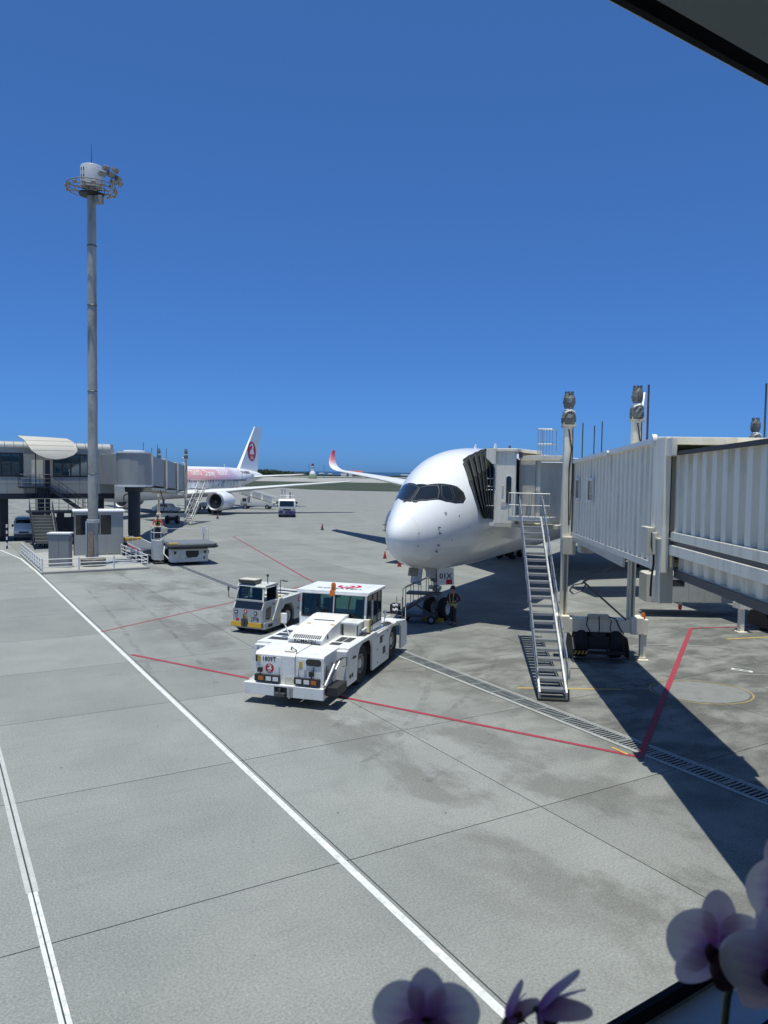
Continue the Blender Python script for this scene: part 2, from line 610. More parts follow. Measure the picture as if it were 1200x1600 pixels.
for i in range(7):
    y = 0.11 + i * 0.118
    b.box(gx0 + 0.03, gx1 - 0.03, y, y + 0.045, -0.03, 0.001)
gme = b.mesh('grate')
gme.materials.append(GRATE)
for i in range(62):
    o = inst('grate', gme, GRATE, drain, (0, 4.4 + i * 1.0, 0))
    o.rotation_euler = (0, random.uniform(-0.004, 0.004), 0)

# painted markings
def paint_mat(name, col, wear=0.5, wearcol=(0.25, 0.26, 0.25), scale=9):
    return mat(name, col, 0.75, var=0.12, scale=3, dirt=wearcol, dirt_amt=wear, dirt_scale=scale)
PW = paint_mat('white_line_paint', (0.62, 0.64, 0.63), 0.8)
PWO = paint_mat('old_white_line_paint', (0.44, 0.46, 0.45), 0.7, scale=14)
PR = paint_mat('red_line_paint', (0.30, 0.028, 0.052), 0.5, (0.20, 0.11, 0.11))
PRO = paint_mat('faded_red_line_paint', (0.25, 0.045, 0.055), 0.7, (0.22, 0.18, 0.17))
PY = paint_mat('yellow_line_paint', (0.50, 0.33, 0.06), 0.8, (0.30, 0.27, 0.18), 5)
def strip(name, pts, w, m, z=0.004, closed=False):
    pts = [Vector((p[0], p[1], 0)) for p in pts]
    L_, R_ = [], []
    n = len(pts)
    for i, p in enumerate(pts):
        a = pts[(i - 1) % n] if (i > 0 or closed) else p
        c = pts[(i + 1) % n] if (i < n - 1 or closed) else p
        d = (c - a).normalized()
        s_ = Vector((-d.y, d.x, 0)) * (w / 2)
        L_.append((p.x + s_.x, p.y + s_.y, z))
        R_.append((p.x - s_.x, p.y - s_.y, z))
    b = MB()
    m_ = n if closed else n - 1
    b.add(L_ + R_, [(i, (i + 1) % n, n + (i + 1) % n, n + i) for i in range(m_)])
    return b.build(name, m, apron)
strip('painted_line', [gw(6.13, 3), gw(6.13, 30), gw(6.14, 54), gw(6.0, 62), gw(5.2, 69), gw(3.2, 76), gw(0, 82), gw(-6, 90)], 0.135, PW)
strip('painted_line', [gw(1.338, 2), gw(1.338, 13.0)], 0.062, PW)
strip('painted_line', [gw(1.422, 2), gw(1.422, 13.0)], 0.062, PW)
strip('painted_line', [gw(1.325, 13.0), gw(1.31, 40)], 0.08, PWO)
strip('painted_line', [gw(1.435, 13.0), gw(1.45, 40)], 0.08, PWO)
strip('painted_line', [(-9.1, 27.58), (6.32, 18.08)], 0.14, PR, 0.010)
strip('painted_line', [(6.30, 18.25), (13.77, 33.94), (13.80, 34.0)], 0.17, PR, 0.013)
strip('painted_line', [(13.72, 33.9), (21, 35.5)], 0.12, PR, 0.016)
strip('painted_line', [(-11.6, 31.4), (-4.12, 45.9)], 0.13, PRO)
strip('painted_line', [(-4.12, 46.1), (-15.4, 78.2)], 0.13, PRO, 0.008)
strip('painted_line', [(-15.4, 78.2), (-15.0, 78.9)], 0.13, PRO, 0.012)
strip('painted_line', [(4.29, 23.98), (7.6, 23.99)], 0.10, PY, 0.005)
strip('painted_line', [(14.4, 31.8), (19.5, 33.2)], 0.12, PY, 0.005)
strip('painted_line', [(5.75, 18.75), (6.0, 18.3)], 0.08, PY, 0.014)
cc = (10.05, 23.85)
strip('painted_ring', [(cc[0] + 1.55 * cos(2 * pi * i / 48), cc[1] + 1.30 * sin(2 * pi * i / 48)) for i in range(48)], 0.055, paint_mat('faded_ring_paint', (0.34, 0.25, 0.09), 0.9, (0.19, 0.18, 0.14), 4), 0.006, True)
b = MB()
b.add([(cc[0] + 1.45 * cos(2 * pi * i / 32), cc[1] + 1.18 * sin(2 * pi * i / 32), 0.005) for i in range(32)], [tuple(range(32))])
b.build('painted_disc', paint_mat('pale_ground_paint', (0.20, 0.208, 0.202), 0.9, (0.14, 0.14, 0.13), 2.5), apron)
b = MB()
b.hexa([(12.30, 26.75, 0.001), (12.86, 26.33, 0.001), (12.98, 26.52, 0.001), (12.42, 26.94, 0.001)], [(12.30, 26.75, 0.005), (12.86, 26.33, 0.005), (12.98, 26.52, 0.005), (12.42, 26.94, 0.005)])
b.build('painted_plate', PW, apron)
b = MB()
dv = Vector((0.56, -0.42, 0)).normalized()
for a0, a1 in ((0.10, 0.30), (0.34, 0.58)):
    p0 = Vector((12.30, 26.75, 0)) + dv * a0 + Vector((0.036, 0.057, 0.0065))
    p1 = Vector((12.30, 26.75, 0)) + dv * a1 + Vector((0.036, 0.057, 0.0065))
    s_ = Vector((0.048, 0.076, 0))
    b.add([p0, p1, p1 + s_, p0 + s_], [(0, 1, 2, 3)])
b.build('plate_lettering', INK, apron)
# faint old curves of paint on the stand
for c0, rx, ry, a0, a1 in (((12.2, 24.6), 3.2, 1.5, 0.2, 1.6), ((11.6, 29.6), 2.4, 0.9, 0.5, 2.6), ((10.7, 23.4), 2.2, 1.7, -1.2, 0.7)):
    strip('painted_line', [(c0[0] + rx * cos(a0 + (a1 - a0) * i / 14), c0[1] + ry * sin(a0 + (a1 - a0) * i / 14)) for i in range(15)], 0.07, paint_mat('worn_off_paint', (0.32, 0.33, 0.32), 0.95, (0.13, 0.13, 0.125), 4), 0.009)

# tyre marks and hose scuffs
def mark_mat():
    m = bpy.data.materials.new('tyre_rubber_mark')
    m.use_nodes = True
    N, L = m.node_tree.nodes, m.node_tree.links
    p_ = N['Principled BSDF']
    p_.inputs['Base Color'].default_value = (0.05, 0.05, 0.048, 1)
    p_.inputs['Roughness'].default_value = 0.9
    g = N.new('ShaderNodeNewGeometry')
    n = N.new('ShaderNodeTexNoise')
    n.inputs['Scale'].default_value = 1.6
    n.inputs['Detail'].default_value = 8
    n.inputs['Roughness'].default_value = 0.75
    L.new(g.outputs['Position'], n.inputs['Vector'])
    r_ = N.new('ShaderNodeMapRange')
    for k_, v in zip(('From Min', 'From Max', 'To Min', 'To Max'), (0.46, 0.80, 0.0, 0.38)):
        r_.inputs[k_].default_value = v
    L.new(n.outputs['Fac'], r_.inputs[0])
    L.new(r_.outputs[0], p_.inputs['Alpha'])
    return m
TYRE = mark_mat()
rm = random.Random(11)
for (x0, y0, ang, ln, bend) in ((0.3, 19.0, 70, 13, .3), (2.2, 24.0, 15, 9, -.3), (1.0, 16.5, 55, 12, .2), (7.5, 25.5, 100, 10, -.7), (9.8, 20.5, 80, 12, .5), (-5.2, 24.0, 114, 22, .05), (3.5, 27.0, 165, 12, .3)):
    for off in (0, 1.75):
        pts = []
        for i in range(17):
            t = i / 16
            a = R(ang) + bend * t
            pts.append((x0 + cos(a) * ln * t - sin(R(ang)) * off, y0 + sin(a) * ln * t + cos(R(ang)) * off))
        strip('tyre_mark', pts, rm.uniform(.16, .26), TYRE, 0.0025 + rm.uniform(0, .001))
# ------------------------------------------------------------------ lofted aircraft bodies
def herm(tab, s):
    xs = np.sqrt(np.array([t[0] for t in tab], float))
    ys = np.array([t[1] for t in tab], float)
    q = math.sqrt(max(s, 0))
    h = np.diff(xs)
    dl = np.diff(ys) / h
    m = np.zeros(len(xs))
    m[0], m[-1] = dl[0], dl[-1]
    for i in range(1, len(xs) - 1):
        m[i] = 0 if dl[i - 1] * dl[i] <= 0 else 2 * dl[i - 1] * dl[i] / (dl[i - 1] + dl[i])
    i = int(min(max(np.searchsorted(xs, q) - 1, 0), len(xs) - 2))
    t = (q - xs[i]) / h[i]
    return float((2 * t ** 3 - 3 * t ** 2 + 1) * ys[i] + (t ** 3 - 2 * t ** 2 + t) * h[i] * m[i] + (-2 * t ** 3 + 3 * t ** 2) * ys[i + 1] + (t ** 3 - t ** 2) * h[i] * m[i + 1])
class Body:
    def __init__(s, top, bot, hw):
        s.top, s.bot, s.hw = top, bot, hw
    def p(s, st, th, off=0.0):
        a, b_, c = herm(s.top, st), herm(s.bot, st), herm(s.hw, st)
        return Vector(((c + off) * sin(th), st, (a + b_) / 2 + ((a - b_) / 2 + off) * cos(th)))
    def th(s, st, x, z):
        a, b_, c = herm(s.top, st), herm(s.bot, st), herm(s.hw, st)
        return atan2(x / max(c, 1e-3), (z - (a + b_) / 2) / max((a - b_) / 2, 1e-3))
    def pn(s, st, th, off):
        """point pushed off along the true surface normal"""
        e = 0.01
        p0 = s.p(st, th)
        du = s.p(st + e, th) - s.p(max(st - e, 0.001), th)
        dv = s.p(st, th + e) - s.p(st, th - e)
        n = dv.cross(du)
        if n.length < 1e-9:
            return p0
        n.normalize()
        c = Vector((0, st, (herm(s.top, st) + herm(s.bot, st)) / 2))
        if n.dot(p0 - c) < 0:
            n = -n
        return p0 + n * off
    def mesh(s, stations, n=72):
        b = MB()
        rings = [[s.p(st, 2 * pi * i / n) for i in range(n)] for st in stations]
        b.loft(rings)
        return b
    def patch(s, pts, off, sub=2, mirror=False):
        """patch lying on the skin from an outline of (x, station, z) points"""
        q = []
        for (x, st, z) in pts:
            th = s.th(st, x, z)
            q.append((st, th))
        bm = bmesh.new()
        vs_ = []
        m = len(q)
        for i in range(m):
            a, c = q[i], q[(i + 1) % m]
            for k_ in range(3):
                t = k_ / 3
                vs_.append(bm.verts.new((a[0] + (c[0] - a[0]) * t, a[1] + (c[1] - a[1]) * t, 0)))
        f = bm.faces.new(vs_)
        bmesh.ops.triangulate(bm, faces=[f])
        for _ in range(sub):
            bmesh.ops.subdivide_edges(bm, edges=[e for e in bm.edges if not e.is_boundary and e.calc_length() > 0.12], cuts=1)
            bmesh.ops.triangulate(bm, faces=[f for f in bm.faces if len(f.verts) > 3])
        sg = -1 if mirror else 1
        bm.verts.index_update()
        co = []
        for v in bm.verts:
            p_ = s.pn(v.co.x, v.co.y, off)
            co.append((sg * p_.x, p_.y, p_.z))
        fs = [tuple(v.index for v in f.verts) for f in bm.faces]
        bm.free()
        b = MB()
        b.add(co, fs)
        return b
    def ring_line(s, st, th0, th1, w, off, n=24):
        b = MB()
        L_, R_ = [], []
        for i in range(n + 1):
            th = th0 + (th1 - th0) * i / n
            L_.append(s.pn(st - w / 2, th, off))
            R_.append(s.pn(st + w / 2, th, off))
        b.add(L_ + R_, [(i, i + 1, n + 2 + i, n + 1 + i) for i in range(n)])
        return b

def wing_loft(secs, n=11):
    """sections: (span x, leading edge y, z, chord, thickness ratio, cant)"""
    rings = []
    for (x, y, z, c, t, cant) in secs:
        r_ = []
        prof = []
        for i in range(n + 1):
            u = 0.5 * (1 - cos(pi * i / n))
            prof.append((u, 1))
        for i in range(n - 1, 0, -1):
            u = 0.5 * (1 - cos(pi * i / n))
            prof.append((u, -1))
        for u, sg in prof:
            th = 5 * t * (0.2969 * sqrt(u) - 0.1260 * u - 0.3516 * u * u + 0.2843 * u ** 3 - 0.1036 * u ** 4)
            h = sg * th * c * (1.15 if sg > 0 else 0.85)
            r_.append((x - sin(cant) * h, y + u * c, z + cos(cant) * h))
        rings.append(r_)
    b = MB()
    b.loft(rings)
    return b
def nacelle(parent, c, r, ln, m_cowl, name='engine'):
    prof = [(r * 0.80, -0.02), (r * 0.84, -0.08), (r * 0.90, -0.06), (r * 0.97, 0.12), (r, 0.35 * ln), (r * 0.98, 0.6 * ln), (r * 0.80, ln), (r * 0.74, ln), (r * 0.76, 0.9 * ln)]
    e = MB().lathe(prof + [(r * 0.62, 0.9 * ln), (r * 0.62, 0.25 * ln), (r * 0.78, 0.2 * ln), (r * 0.78, 0.1)], c, 'y', 36, closed=True).build(name, m_cowl, parent, smooth=SM)
    MB().lathe([(r * 0.845, -0.10), (r * 0.805, -0.03), (r * 0.79, 0.14), (r * 0.80, 0.16), (r * 0.99, 0.16), (r * 0.975, 0.1), (r * 0.905, -0.08)], c, 'y', 36, closed=True).build('inlet_lip', ALU, e, smooth=SM)
    f = MB()
    for i in range(18):
        t = 2 * pi * i / 18
        a, b_ = t, t + 0.22
        f.add([(c[0] + 0.22 * r * cos(a), c[1] + 0.42, c[2] + 0.22 * r * sin(a)), (c[0] + 0.77 * r * cos(a), c[1] + 0.42, c[2] + 0.77 * r * sin(a)), (c[0] + 0.77 * r * cos(b_), c[1] + 0.6, c[2] + 0.77 * r * sin(b_)), (c[0] + 0.22 * r * cos(b_), c[1] + 0.55, c[2] + 0.22 * r * sin(b_))], [(0, 1, 2, 3)])
    f.lathe([(0.0, 0.1), (0.12 * r, 0.22), (0.22 * r, 0.5)], c, 'y', 16)
    f.build('fan', STEEL, e)
    MB().lathe([(0.0, 0.85), (0.77 * r, 0.85)], c, 'y', 24).build('fan_duct', BLACK, e)
    MB().lathe([(r * 0.58, 0.85 * ln), (r * 0.50, 1.15 * ln), (r * 0.30, 1.2 * ln), (0.02, 1.45 * ln)], c, 'y', 24).build('exhaust_cone', STEEL, e, smooth=SM)
    return e
def wheel(parent, c, r, w, name='wheel', m_hub=None, hub=0.55, axis='x'):
    wob = MB().lathe([(r * hub, -w / 2 + 0.03), (r * 0.86, -w / 2), (r * 0.97, -w / 2 + 0.25 * w), (r, -w * 0.1), (r, w * 0.1), (r * 0.97, w / 2 - 0.25 * w), (r * 0.86, w / 2), (r * hub, w / 2 - 0.03)], c, axis, 28, closed=True).build(name, RUBBER, parent, smooth=SM)
    MB().lathe([(0.0, -w * 0.30), (r * hub * 0.35, -w * 0.34), (r * hub * 0.45, -w * 0.22), (r * hub * 0.8, -w * 0.18), (r * hub * 0.95, -w * 0.46), (r * hub * 1.02, -w * 0.46), (r * hub * 1.02, w * 0.46), (r * hub * 0.95, w * 0.46), (r * hub * 0.8, w * 0.18), (r * hub * 0.45, w * 0.22), (r * hub * 0.35, w * 0.34), (0.0, w * 0.30)], c, axis, 24).build('rim', m_hub or ALU, wob, smooth=SM)
    return wob

# ------------------------------------------------------------------ the large jet at the near gate
PLANE_W = mat('aircraft_white_paint', (0.80, 0.81, 0.82), 0.22, var=0.03, scale=0.8, dirt=(0.55, 0.55, 0.54), dirt_amt=0.18, coat=0.4, dirt_scale=0.8)
SEAM = mat('panel_seam', (0.30, 0.31, 0.32), 0.5)
A350 = Body([(0, 4.1), (.3, 4.7), (.6, 4.97), (1, 5.26), (1.5, 5.58), (2, 5.88), (3, 6.5), (4, 7.08), (5, 7.5), (6, 7.77), (8, 8.01), (11, 8.06), (48, 8.06), (56, 7.95), (66, 7.45), (66.8, 7.2)],
            [(0, 4.1), (.3, 3.45), (.6, 3.19), (1, 2.98), (1.5, 2.8), (2, 2.67), (3, 2.5), (4, 2.4), (5, 2.35), (7, 2.32), (43, 2.32), (48, 2.75), (56, 4.4), (66, 6.7), (66.8, 6.9)],
            [(0, 0), (.3, .5), (.6, .71), (1, .92), (1.5, 1.15), (2, 1.34), (3, 1.67), (4, 2.02), (5, 2.34), (6, 2.58), (8, 2.84), (10, 2.9), (44, 2.9), (50, 2.6), (58, 1.5), (66, .35), (66.8, .15)])
jet = thing('airliner', 'large white airliner parked nose-in with a black windshield mask', 'airplane', (0.44, 31.16, 0), R(-27))
sts = [0.0005, .01, .03, .06, .1, .16, .23, .3, .4, .5, .6, .75, .9, 1.05, 1.2, 1.4, 1.6, 1.8, 2.0, 2.25, 2.5, 2.75, 3, 3.3, 3.6, 4, 4.4, 4.8, 5.2, 5.6, 6, 6.5, 7, 8, 9, 10, 12, 16, 20, 25, 30, 36, 42, 44, 46, 48, 50, 52, 54, 56, 58, 60, 62, 64, 65.5, 66.8]
fus = A350.mesh(sts, 96).build('fuselage', PLANE_W, jet, smooth=R(60))
MASK = mat('windshield_mask', (0.012, 0.014, 0.016), 0.25, coat=0.3)
WIN = mat('cockpit_glass', (0.012, 0.015, 0.016), 0.10, spec=0.5, coat=0.15)
maskp = [(0.0, 2.62, 6.24), (0.26, 2.62, 6.24), (0.57, 2.86, 6.29), (1.01, 3.24, 6.27), (1.29, 3.5, 6.18), (1.56, 3.64, 5.92), (1.68, 3.6, 5.65), (1.65, 3.38, 5.46), (1.45, 2.96, 5.45), (1.18, 2.52, 5.53), (0.95, 2.28, 5.60), (0.59, 1.78, 5.55), (0.26, 1.46, 5.51), (0.0, 1.40, 5.50)]
panes = [[(0.045, 2.36, 6.10), (0.39, 2.60, 6.19), (0.67, 2.80, 6.21), (0.80, 2.62, 5.97), (0.885, 2.28, 5.66), (0.59, 1.84, 5.61), (0.23, 1.55, 5.57), (0.045, 1.50, 5.56)],
         [(0.80, 2.92, 6.20), (1.01, 3.18, 6.22), (1.12, 3.14, 6.07), (1.36, 2.95, 5.60), (1.32, 2.84, 5.54), (1.12, 2.54, 5.63), (0.97, 2.56, 5.80)],
         [(1.16, 3.26, 6.14), (1.29, 3.46, 6.14), (1.54, 3.58, 5.88), (1.63, 3.54, 5.66), (1.59, 3.34, 5.53), (1.49, 3.12, 5.55), (1.38, 3.10, 5.76)]]
FRAME = mat('window_frame_metal', (0.16, 0.17, 0.175), 0.4, 0.3)
for mir in (False, True):
    A350.patch(maskp, 0.006, 2, mir).build('windshield_surround', MASK, jet, smooth=R(60))
    for pn_ in panes:
        cx = [sum(c[i] for c in pn_) / len(pn_) for i in range(3)]
        big = [tuple(cx[i] + (c[i] - cx[i]) * 1.045 for i in range(3)) for c in pn_]
        fr_ = A350.patch(big, 0.010, 2, mir).build('windshield_frame', FRAME, jet, smooth=R(60))
        A350.patch(pn_, 0.014, 2, mir).build('windshield_pane', WIN, fr_, smooth=R(60))
# radome seam, skin seams, probes
A350.ring_line(0.72, 0, 2 * pi, 0.012, 0.003, 48).build('radome_seam', mat('faint_seam', (0.62, 0.63, 0.64), 0.4), jet)
for st in (4.4, 8.6, 14.0):
    A350.ring_line(st, 0.2, pi * 1.95, 0.014, 0.003, 60).build('skin_seam', mat('faint_seam', (0.62, 0.63, 0.64), 0.4), jet)
def skin_line(s0, t0, s1, t1, w=.010, n=10, m_=None):
    b = MB()
    A_, B_ = [], []
    for i in range(n + 1):
        k_ = i / n
        s_, t_ = s0 + (s1 - s0) * k_, t0 + (t1 - t0) * k_
        d = Vector((s1 - s0, (t1 - t0) * 2.0, 0)).normalized() if (s1 != s0 or t1 != t0) else Vector((1, 0, 0))
        ds, dt = -d.y * w / 2, d.x * w / 4
        A_.append(A350.pn(s_ + ds, t_ + dt, .003))
        B_.append(A350.pn(s_ - ds, t_ - dt, .003))
    b.add(A_ + B_, [(i, i + 1, n + 2 + i, n + 1 + i) for i in range(n)])
    b.build('skin_seam', m_ or mat('faint_seam', (0.62, 0.63, 0.64), 0.4), jet)
for s0, s1, t0, t1 in ((2.3, 3.1, 1.72, 2.05), (3.4, 4.2, 2.15, 2.5), (5.0, 6.4, 1.95, 2.4), (7.0, 9.2, 2.0, 2.45), (1.3, 1.9, 2.3, 2.65)):
    for q in ((s0, t0, s1, t0), (s1, t0, s1, t1), (s1, t1, s0, t1), (s0, t1, s0, t0)):
        skin_line(*q)
for t0 in (1.25, 1.85, 2.6):
    skin_line(4.4, t0, 14.0, t0, .008, 24)
for (st, x, z) in ((3.0, 1.55, 4.9), (3.6, 1.8, 4.4), (2.6, 1.45, 3.9), (5.4, 2.3, 4.1)):
    th = A350.th(st, x, z)
    p_ = A350.pn(st, th, .004)
    q_ = A350.pn(st, th, .02) - p_
    b = MB(); b.tube(p_ - q_.normalized() * .004, p_ + q_.normalized() * .002, .035, 12); b.build('service_mark', REDP if st == 3.0 else SEAM, jet)
b = MB()
L_ = []
for i in range(19):
    t = i / 18
    st = 1.5 + 0.5 * (2 * t - 1) ** 2
    th = pi - 0.9 + t * 1.75
    L_.append((st, th))
b.add([A350.pn(s_ - .009, t_, .003) for s_, t_ in L_] + [A350.pn(s_ + .009, t_, .003) for s_, t_ in L_], [(i, i + 1, 20 + i, 19 + i) for i in range(18)])
b.build('gear_bay_seam', SEAM, jet)
for (x, st, z, r_, dk) in ((1.22, 1.72, 4.47, .045, 1), (1.25, 1.76, 4.23, .05, 0), (1.18, 1.76, 3.73, .05, 0), (1.09, 1.78, 3.47, .045, 1), (1.30, 2.26, 5.05, .07, 2), (.75, .72, 4.26, .035, 3), (.74, .76, 3.73, .035, 3)):
    for sg in (1, -1):
        th = A350.th(st, x, z)
        p_ = A350.pn(st, th, 0)
        q_ = A350.pn(st, th, 0.02)
        n_v = (q_ - p_).normalized()
        p_ = Vector((sg * p_.x, p_.y, p_.z))
        n_v = Vector((sg * n_v.x, n_v.y, n_v.z))
        b = MB()
        if dk == 2:
            b.tube(p_ - n_v * .01, p_ + n_v * .008, r_, 16)
            b.build('static_port', GALV, jet)
        elif dk == 3:
            b.tube(p_ - n_v * .01, p_ + n_v * .004, .02, 8)
            b.bar(p_ + Vector((0, -.06, 0)) + n_v * .004, p_ + Vector((0, .06, .02)) + n_v * .004, .015, .015)
            b.build('diverter', STEEL, jet)
        else:
            b.tube(p_ - n_v * .01, p_ + n_v * .012, r_ * .8, 12)
            b.tube(p_, p_ + n_v * .11, .022, 8)
            b.tube(p_ + n_v * .11, p_ + n_v * .11 + Vector((0, -.16, 0)), .015, 8)
            b.build('air_probe', STEEL, jet)
for sg in (-1, 1):
    b = MB()
    p0 = A350.pn(1.45, sg * 0.12, .03)
    p1 = A350.pn(2.15, sg * 0.05, .03)
    p2 = A350.pn(1.50, sg * 0.42, .03)
    b.path([p0 + Vector((0, 0, -.02)), p1], .012, 6)
    b.path([A350.pn(1.38, sg * 0.16, .03), A350.pn(1.46, sg * .30, .035)], .014, 6)
    b.build('wiper', BLACK, jet)
MB().add([(-.012, 12.0, 8.05), (.012, 12.0, 8.05), (.012, 12.5, 8.05), (-.012, 12.5, 8.05), (-.008, 12.3, 8.42), (.008, 12.3, 8.42), (.008, 12.5, 8.42), (-.008, 12.5, 8.42)], [(0, 1, 5, 4), (1, 2, 6, 5), (2, 3, 7, 6), (3, 0, 4, 7), (4, 5, 6, 7)]).build('antenna', PLANE_W, jet)
MB().add([(-.012, 9.0, 8.0), (.012, 9.0, 8.0), (.012, 9.35, 8.0), (-.012, 9.35, 8.0), (-.008, 9.2, 8.25), (.008, 9.2, 8.25), (.008, 9.35, 8.25), (-.008, 9.35, 8.25)], [(0, 1, 5, 4), (1, 2, 6, 5), (2, 3, 7, 6), (3, 0, 4, 7), (4, 5, 6, 7)]).build('antenna', PLANE_W, jet)
# cabin windows and doors down both sides
b = MB()
for sg in (-1, 1):
    for i in range(58):
        st = 9.5 + i * 0.62
        if 20.0 < st < 22.5 or 34 < st < 36:
            continue
        p_ = A350.pn(st, sg * 1.34, .006)
        b.add([p_ + Vector((0, dy, dz)) for dy, dz in ((-.13, -.2), (.13, -.2), (.17, 0), (.13, .2), (-.13, .2), (-.17, 0))], [tuple(range(6))])
b.build('cabin_windows', GLASS_D, jet, kind='stuff')
# wings with up-curved tips painted red
def tip_mat():
    m = bpy.data.materials.new('wing_tip_red_paint')
    m.use_nodes = True
    N, L = m.node_tree.nodes, m.node_tree.links
    p_ = N['Principled BSDF']
    p_.inputs['Roughness'].default_value = 0.3
    tc = N.new('ShaderNodeTexCoord')
    sp = N.new('ShaderNodeSeparateXYZ')
    L.new(tc.outputs['Object'], sp.inputs[0])
    r_ = N.new('ShaderNodeValToRGB')
    mr = N.new('ShaderNodeMapRange')
    mr.inputs['From Min'].default_value = 7.3
    mr.inputs['From Max'].default_value = 9.0
    L.new(sp.outputs['Z'], mr.inputs[0])
    L.new(mr.outputs[0], r_.inputs[0])
    e = r_.color_ramp.elements
    e[0].position, e[0].color = 0.0, (0.80, 0.81, 0.82, 1)
    e[1].position, e[1].color = 1.0, (0.50, 0.015, 0.03, 1)
    k_ = r_.color_ramp.elements.new(0.45)
    k_.color = (0.72, 0.30, 0.30, 1)
    L.new(r_.outputs[0], p_.inputs['Base Color'])
    return m
TIPM = tip_mat()
WTOP = mat('wing_paint', (0.66, 0.68, 0.69), 0.35, var=0.05)
wsec = [(2.2, 20.5, 3.6, 13.5, .13, 0), (6, 24.3, 4.25, 10.0, .12, -.03), (10, 28.0, 4.9, 7.6, .115, -.05), (14, 31.5, 5.55, 6.1, .11, -.06), (20, 36.6, 6.15, 4.1, .105, -.08), (26, 41.8, 6.62, 2.8, .10, -.12), (29, 44.5, 6.83, 2.2, .10, -.16)]
tsec = [(29, 44.5, 6.83, 2.2, .10, -.16), (30.2, 45.6, 7.02, 1.95, .10, -.35), (30.9, 46.2, 7.30, 1.75, .10, -.65), (31.3, 46.6, 7.70, 1.55, .10, -.95), (31.55, 47.1, 8.2, 1.25, .10, -1.15), (31.72, 47.65, 8.7, .95, .10, -1.25), (31.82, 48.15, 9.1, .6, .10, -1.3), (31.85, 48.5, 9.25, .2, .10, -1.3)]
for sg in (-1, 1):
    fl = lambda S: [(sg * a, b_, c, d, e, sg * -f) for a, b_, c, d, e, f in S]
    def flip(S):
        return [(sg * a, b_, c, d, e, -sg * f if False else sg * f * -1) for a, b_, c, d, e, f in S]
    S_ = [(sg * a, y, z, c, t, (-f) * sg) for a, y, z, c, t, f in wsec]
    T_ = [(sg * a, y, z, c, t, (-f) * sg) for a, y, z, c, t, f in tsec]
    wing_loft(S_).build('wing', WTOP, jet, smooth=R(50))
    wing_loft(T_).build('wing_tip', TIPM, jet, smooth=R(50))
    nacelle(jet, (sg * 10.2, 22.8, 2.75), 1.95, 5.0, PLANE_W)
    MB().prism([(24.0, 4.3), (27, 4.4), (33, 5.0), (28.5, 4.1), (26, 4.2)], 'x', sg * 10.2 - .2, sg * 10.2 + .2).build('pylon', PLANE_W, jet)
    wing_loft([(sg * .4, 58.5, 6.3, 6.0, .1, 0), (sg * 9.5, 65.0, 7.0, 2.2, .09, 0)]).build('tailplane', WTOP, jet, smooth=R(50))
fin = MB()
fin.hexa([(-.35, 56.5, 7.6), (.35, 56.5, 7.6), (.35, 64.5, 7.2), (-.35, 64.5, 7.2)], [(-.1, 64.0, 16.3), (.1, 64.0, 16.3), (.1, 66.4, 16.3), (-.1, 66.4, 16.3)])
fin.build('tail_fin', PLANE_W, jet)
for x in (-5.3, 5.3):
    for yy in (31.0, 33.0):
        wheel(jet, (x - .55, yy, .66), .66, .5)
        wheel(jet, (x + .55, yy, .66), .66, .5)
    MB().tube((x, 32, .6), (x * .9, 32, 4.4), .22, 12).build('main_gear_leg', GALV, jet)
# nose gear
GEAR = mat('gear_grey_paint', (0.42, 0.43, 0.43), 0.45, var=0.2, dirt=(0.1, 0.1, 0.1), dirt_amt=0.5)
for x in (-.36, .36):
    wheel(jet, (x, 4.62, .52), .53, .36, m_hub=LENS, hub=.5)
b = MB()
b.tube((0, 4.62, .52), (0, 4.52, 1.35), .085, 14)
b.tube((0, 4.53, 1.25), (0, 4.42, 2.75), .125, 14)
b.tube((-.42, 4.62, .52), (.42, 4.62, .52), .07, 10)
b.tube((-.16, 4.50, 1.45), (.16, 4.50, 1.45), .13, 12)
b.tube((0, 4.40, 1.62), (-.32, 3.45, 2.7), .05, 8)
b.tube((0, 4.40, 1.62), (.32, 3.45, 2.7), .05, 8)
b.tube((0, 4.70, 1.3), (0, 5.0, .95), .035, 8)
b.tube((0, 5.0, .95), (0, 4.72, .62), .035, 8)
b.tube((-.2, 4.42, 1.95), (-.45, 4.3, 2.7), .045, 8)
b.tube((.2, 4.42, 1.95), (.45, 4.3, 2.7), .045, 8)
b.tube((-.25, 4.36, 1.85), (.25, 4.36, 1.85), .06, 10)
b.path([(.08, 4.33, 1.1), (.14, 4.25, 1.6), (.12, 4.25, 2.2), (.2, 4.2, 2.6)], .016, 6)
b.path([(-.08, 4.33, 1.1), (-.16, 4.27, 1.7), (-.1, 4.25, 2.5)], .016, 6)
b.build('nose_gear_leg', GEAR, jet, smooth=SM)
for x in (-.22, 0, .22):
    MB().lathe([(.095, .1), (.1, -.03), (.085, -.05), (.0, -.055)], (x, 4.28, 1.52 + (0.18 if x == 0 else 0)), 'y', 14).build('taxi_light', LENS, jet, smooth=SM)
def plate(p, ux, w, h0, h1, t, lean=0.0):
    """upright plate: p = lower middle, ux = unit vector along it"""
    u = Vector((ux[0], ux[1], 0)).normalized()
    nrm = Vector((u.y, -u.x, 0))
    P = Vector(p)
    bt = [P - u * w / 2, P + u * w / 2, P + u * w / 2 + nrm * t, P - u * w / 2 + nrm * t]
    tp = [q + Vector((0, 0, h1 - h0)) + nrm * lean for q in bt]
    return MB().hexa([q + Vector((0, 0, h0)) for q in bt], [q + Vector((0, 0, h0)) for q in tp]), u, nrm
pb, u, nr = plate((.62, 4.05, 0), (.78, .62), .78, 1.72, 2.48, .03, -.12)
dor = pb.build('gear_door', PLANE_W, jet)
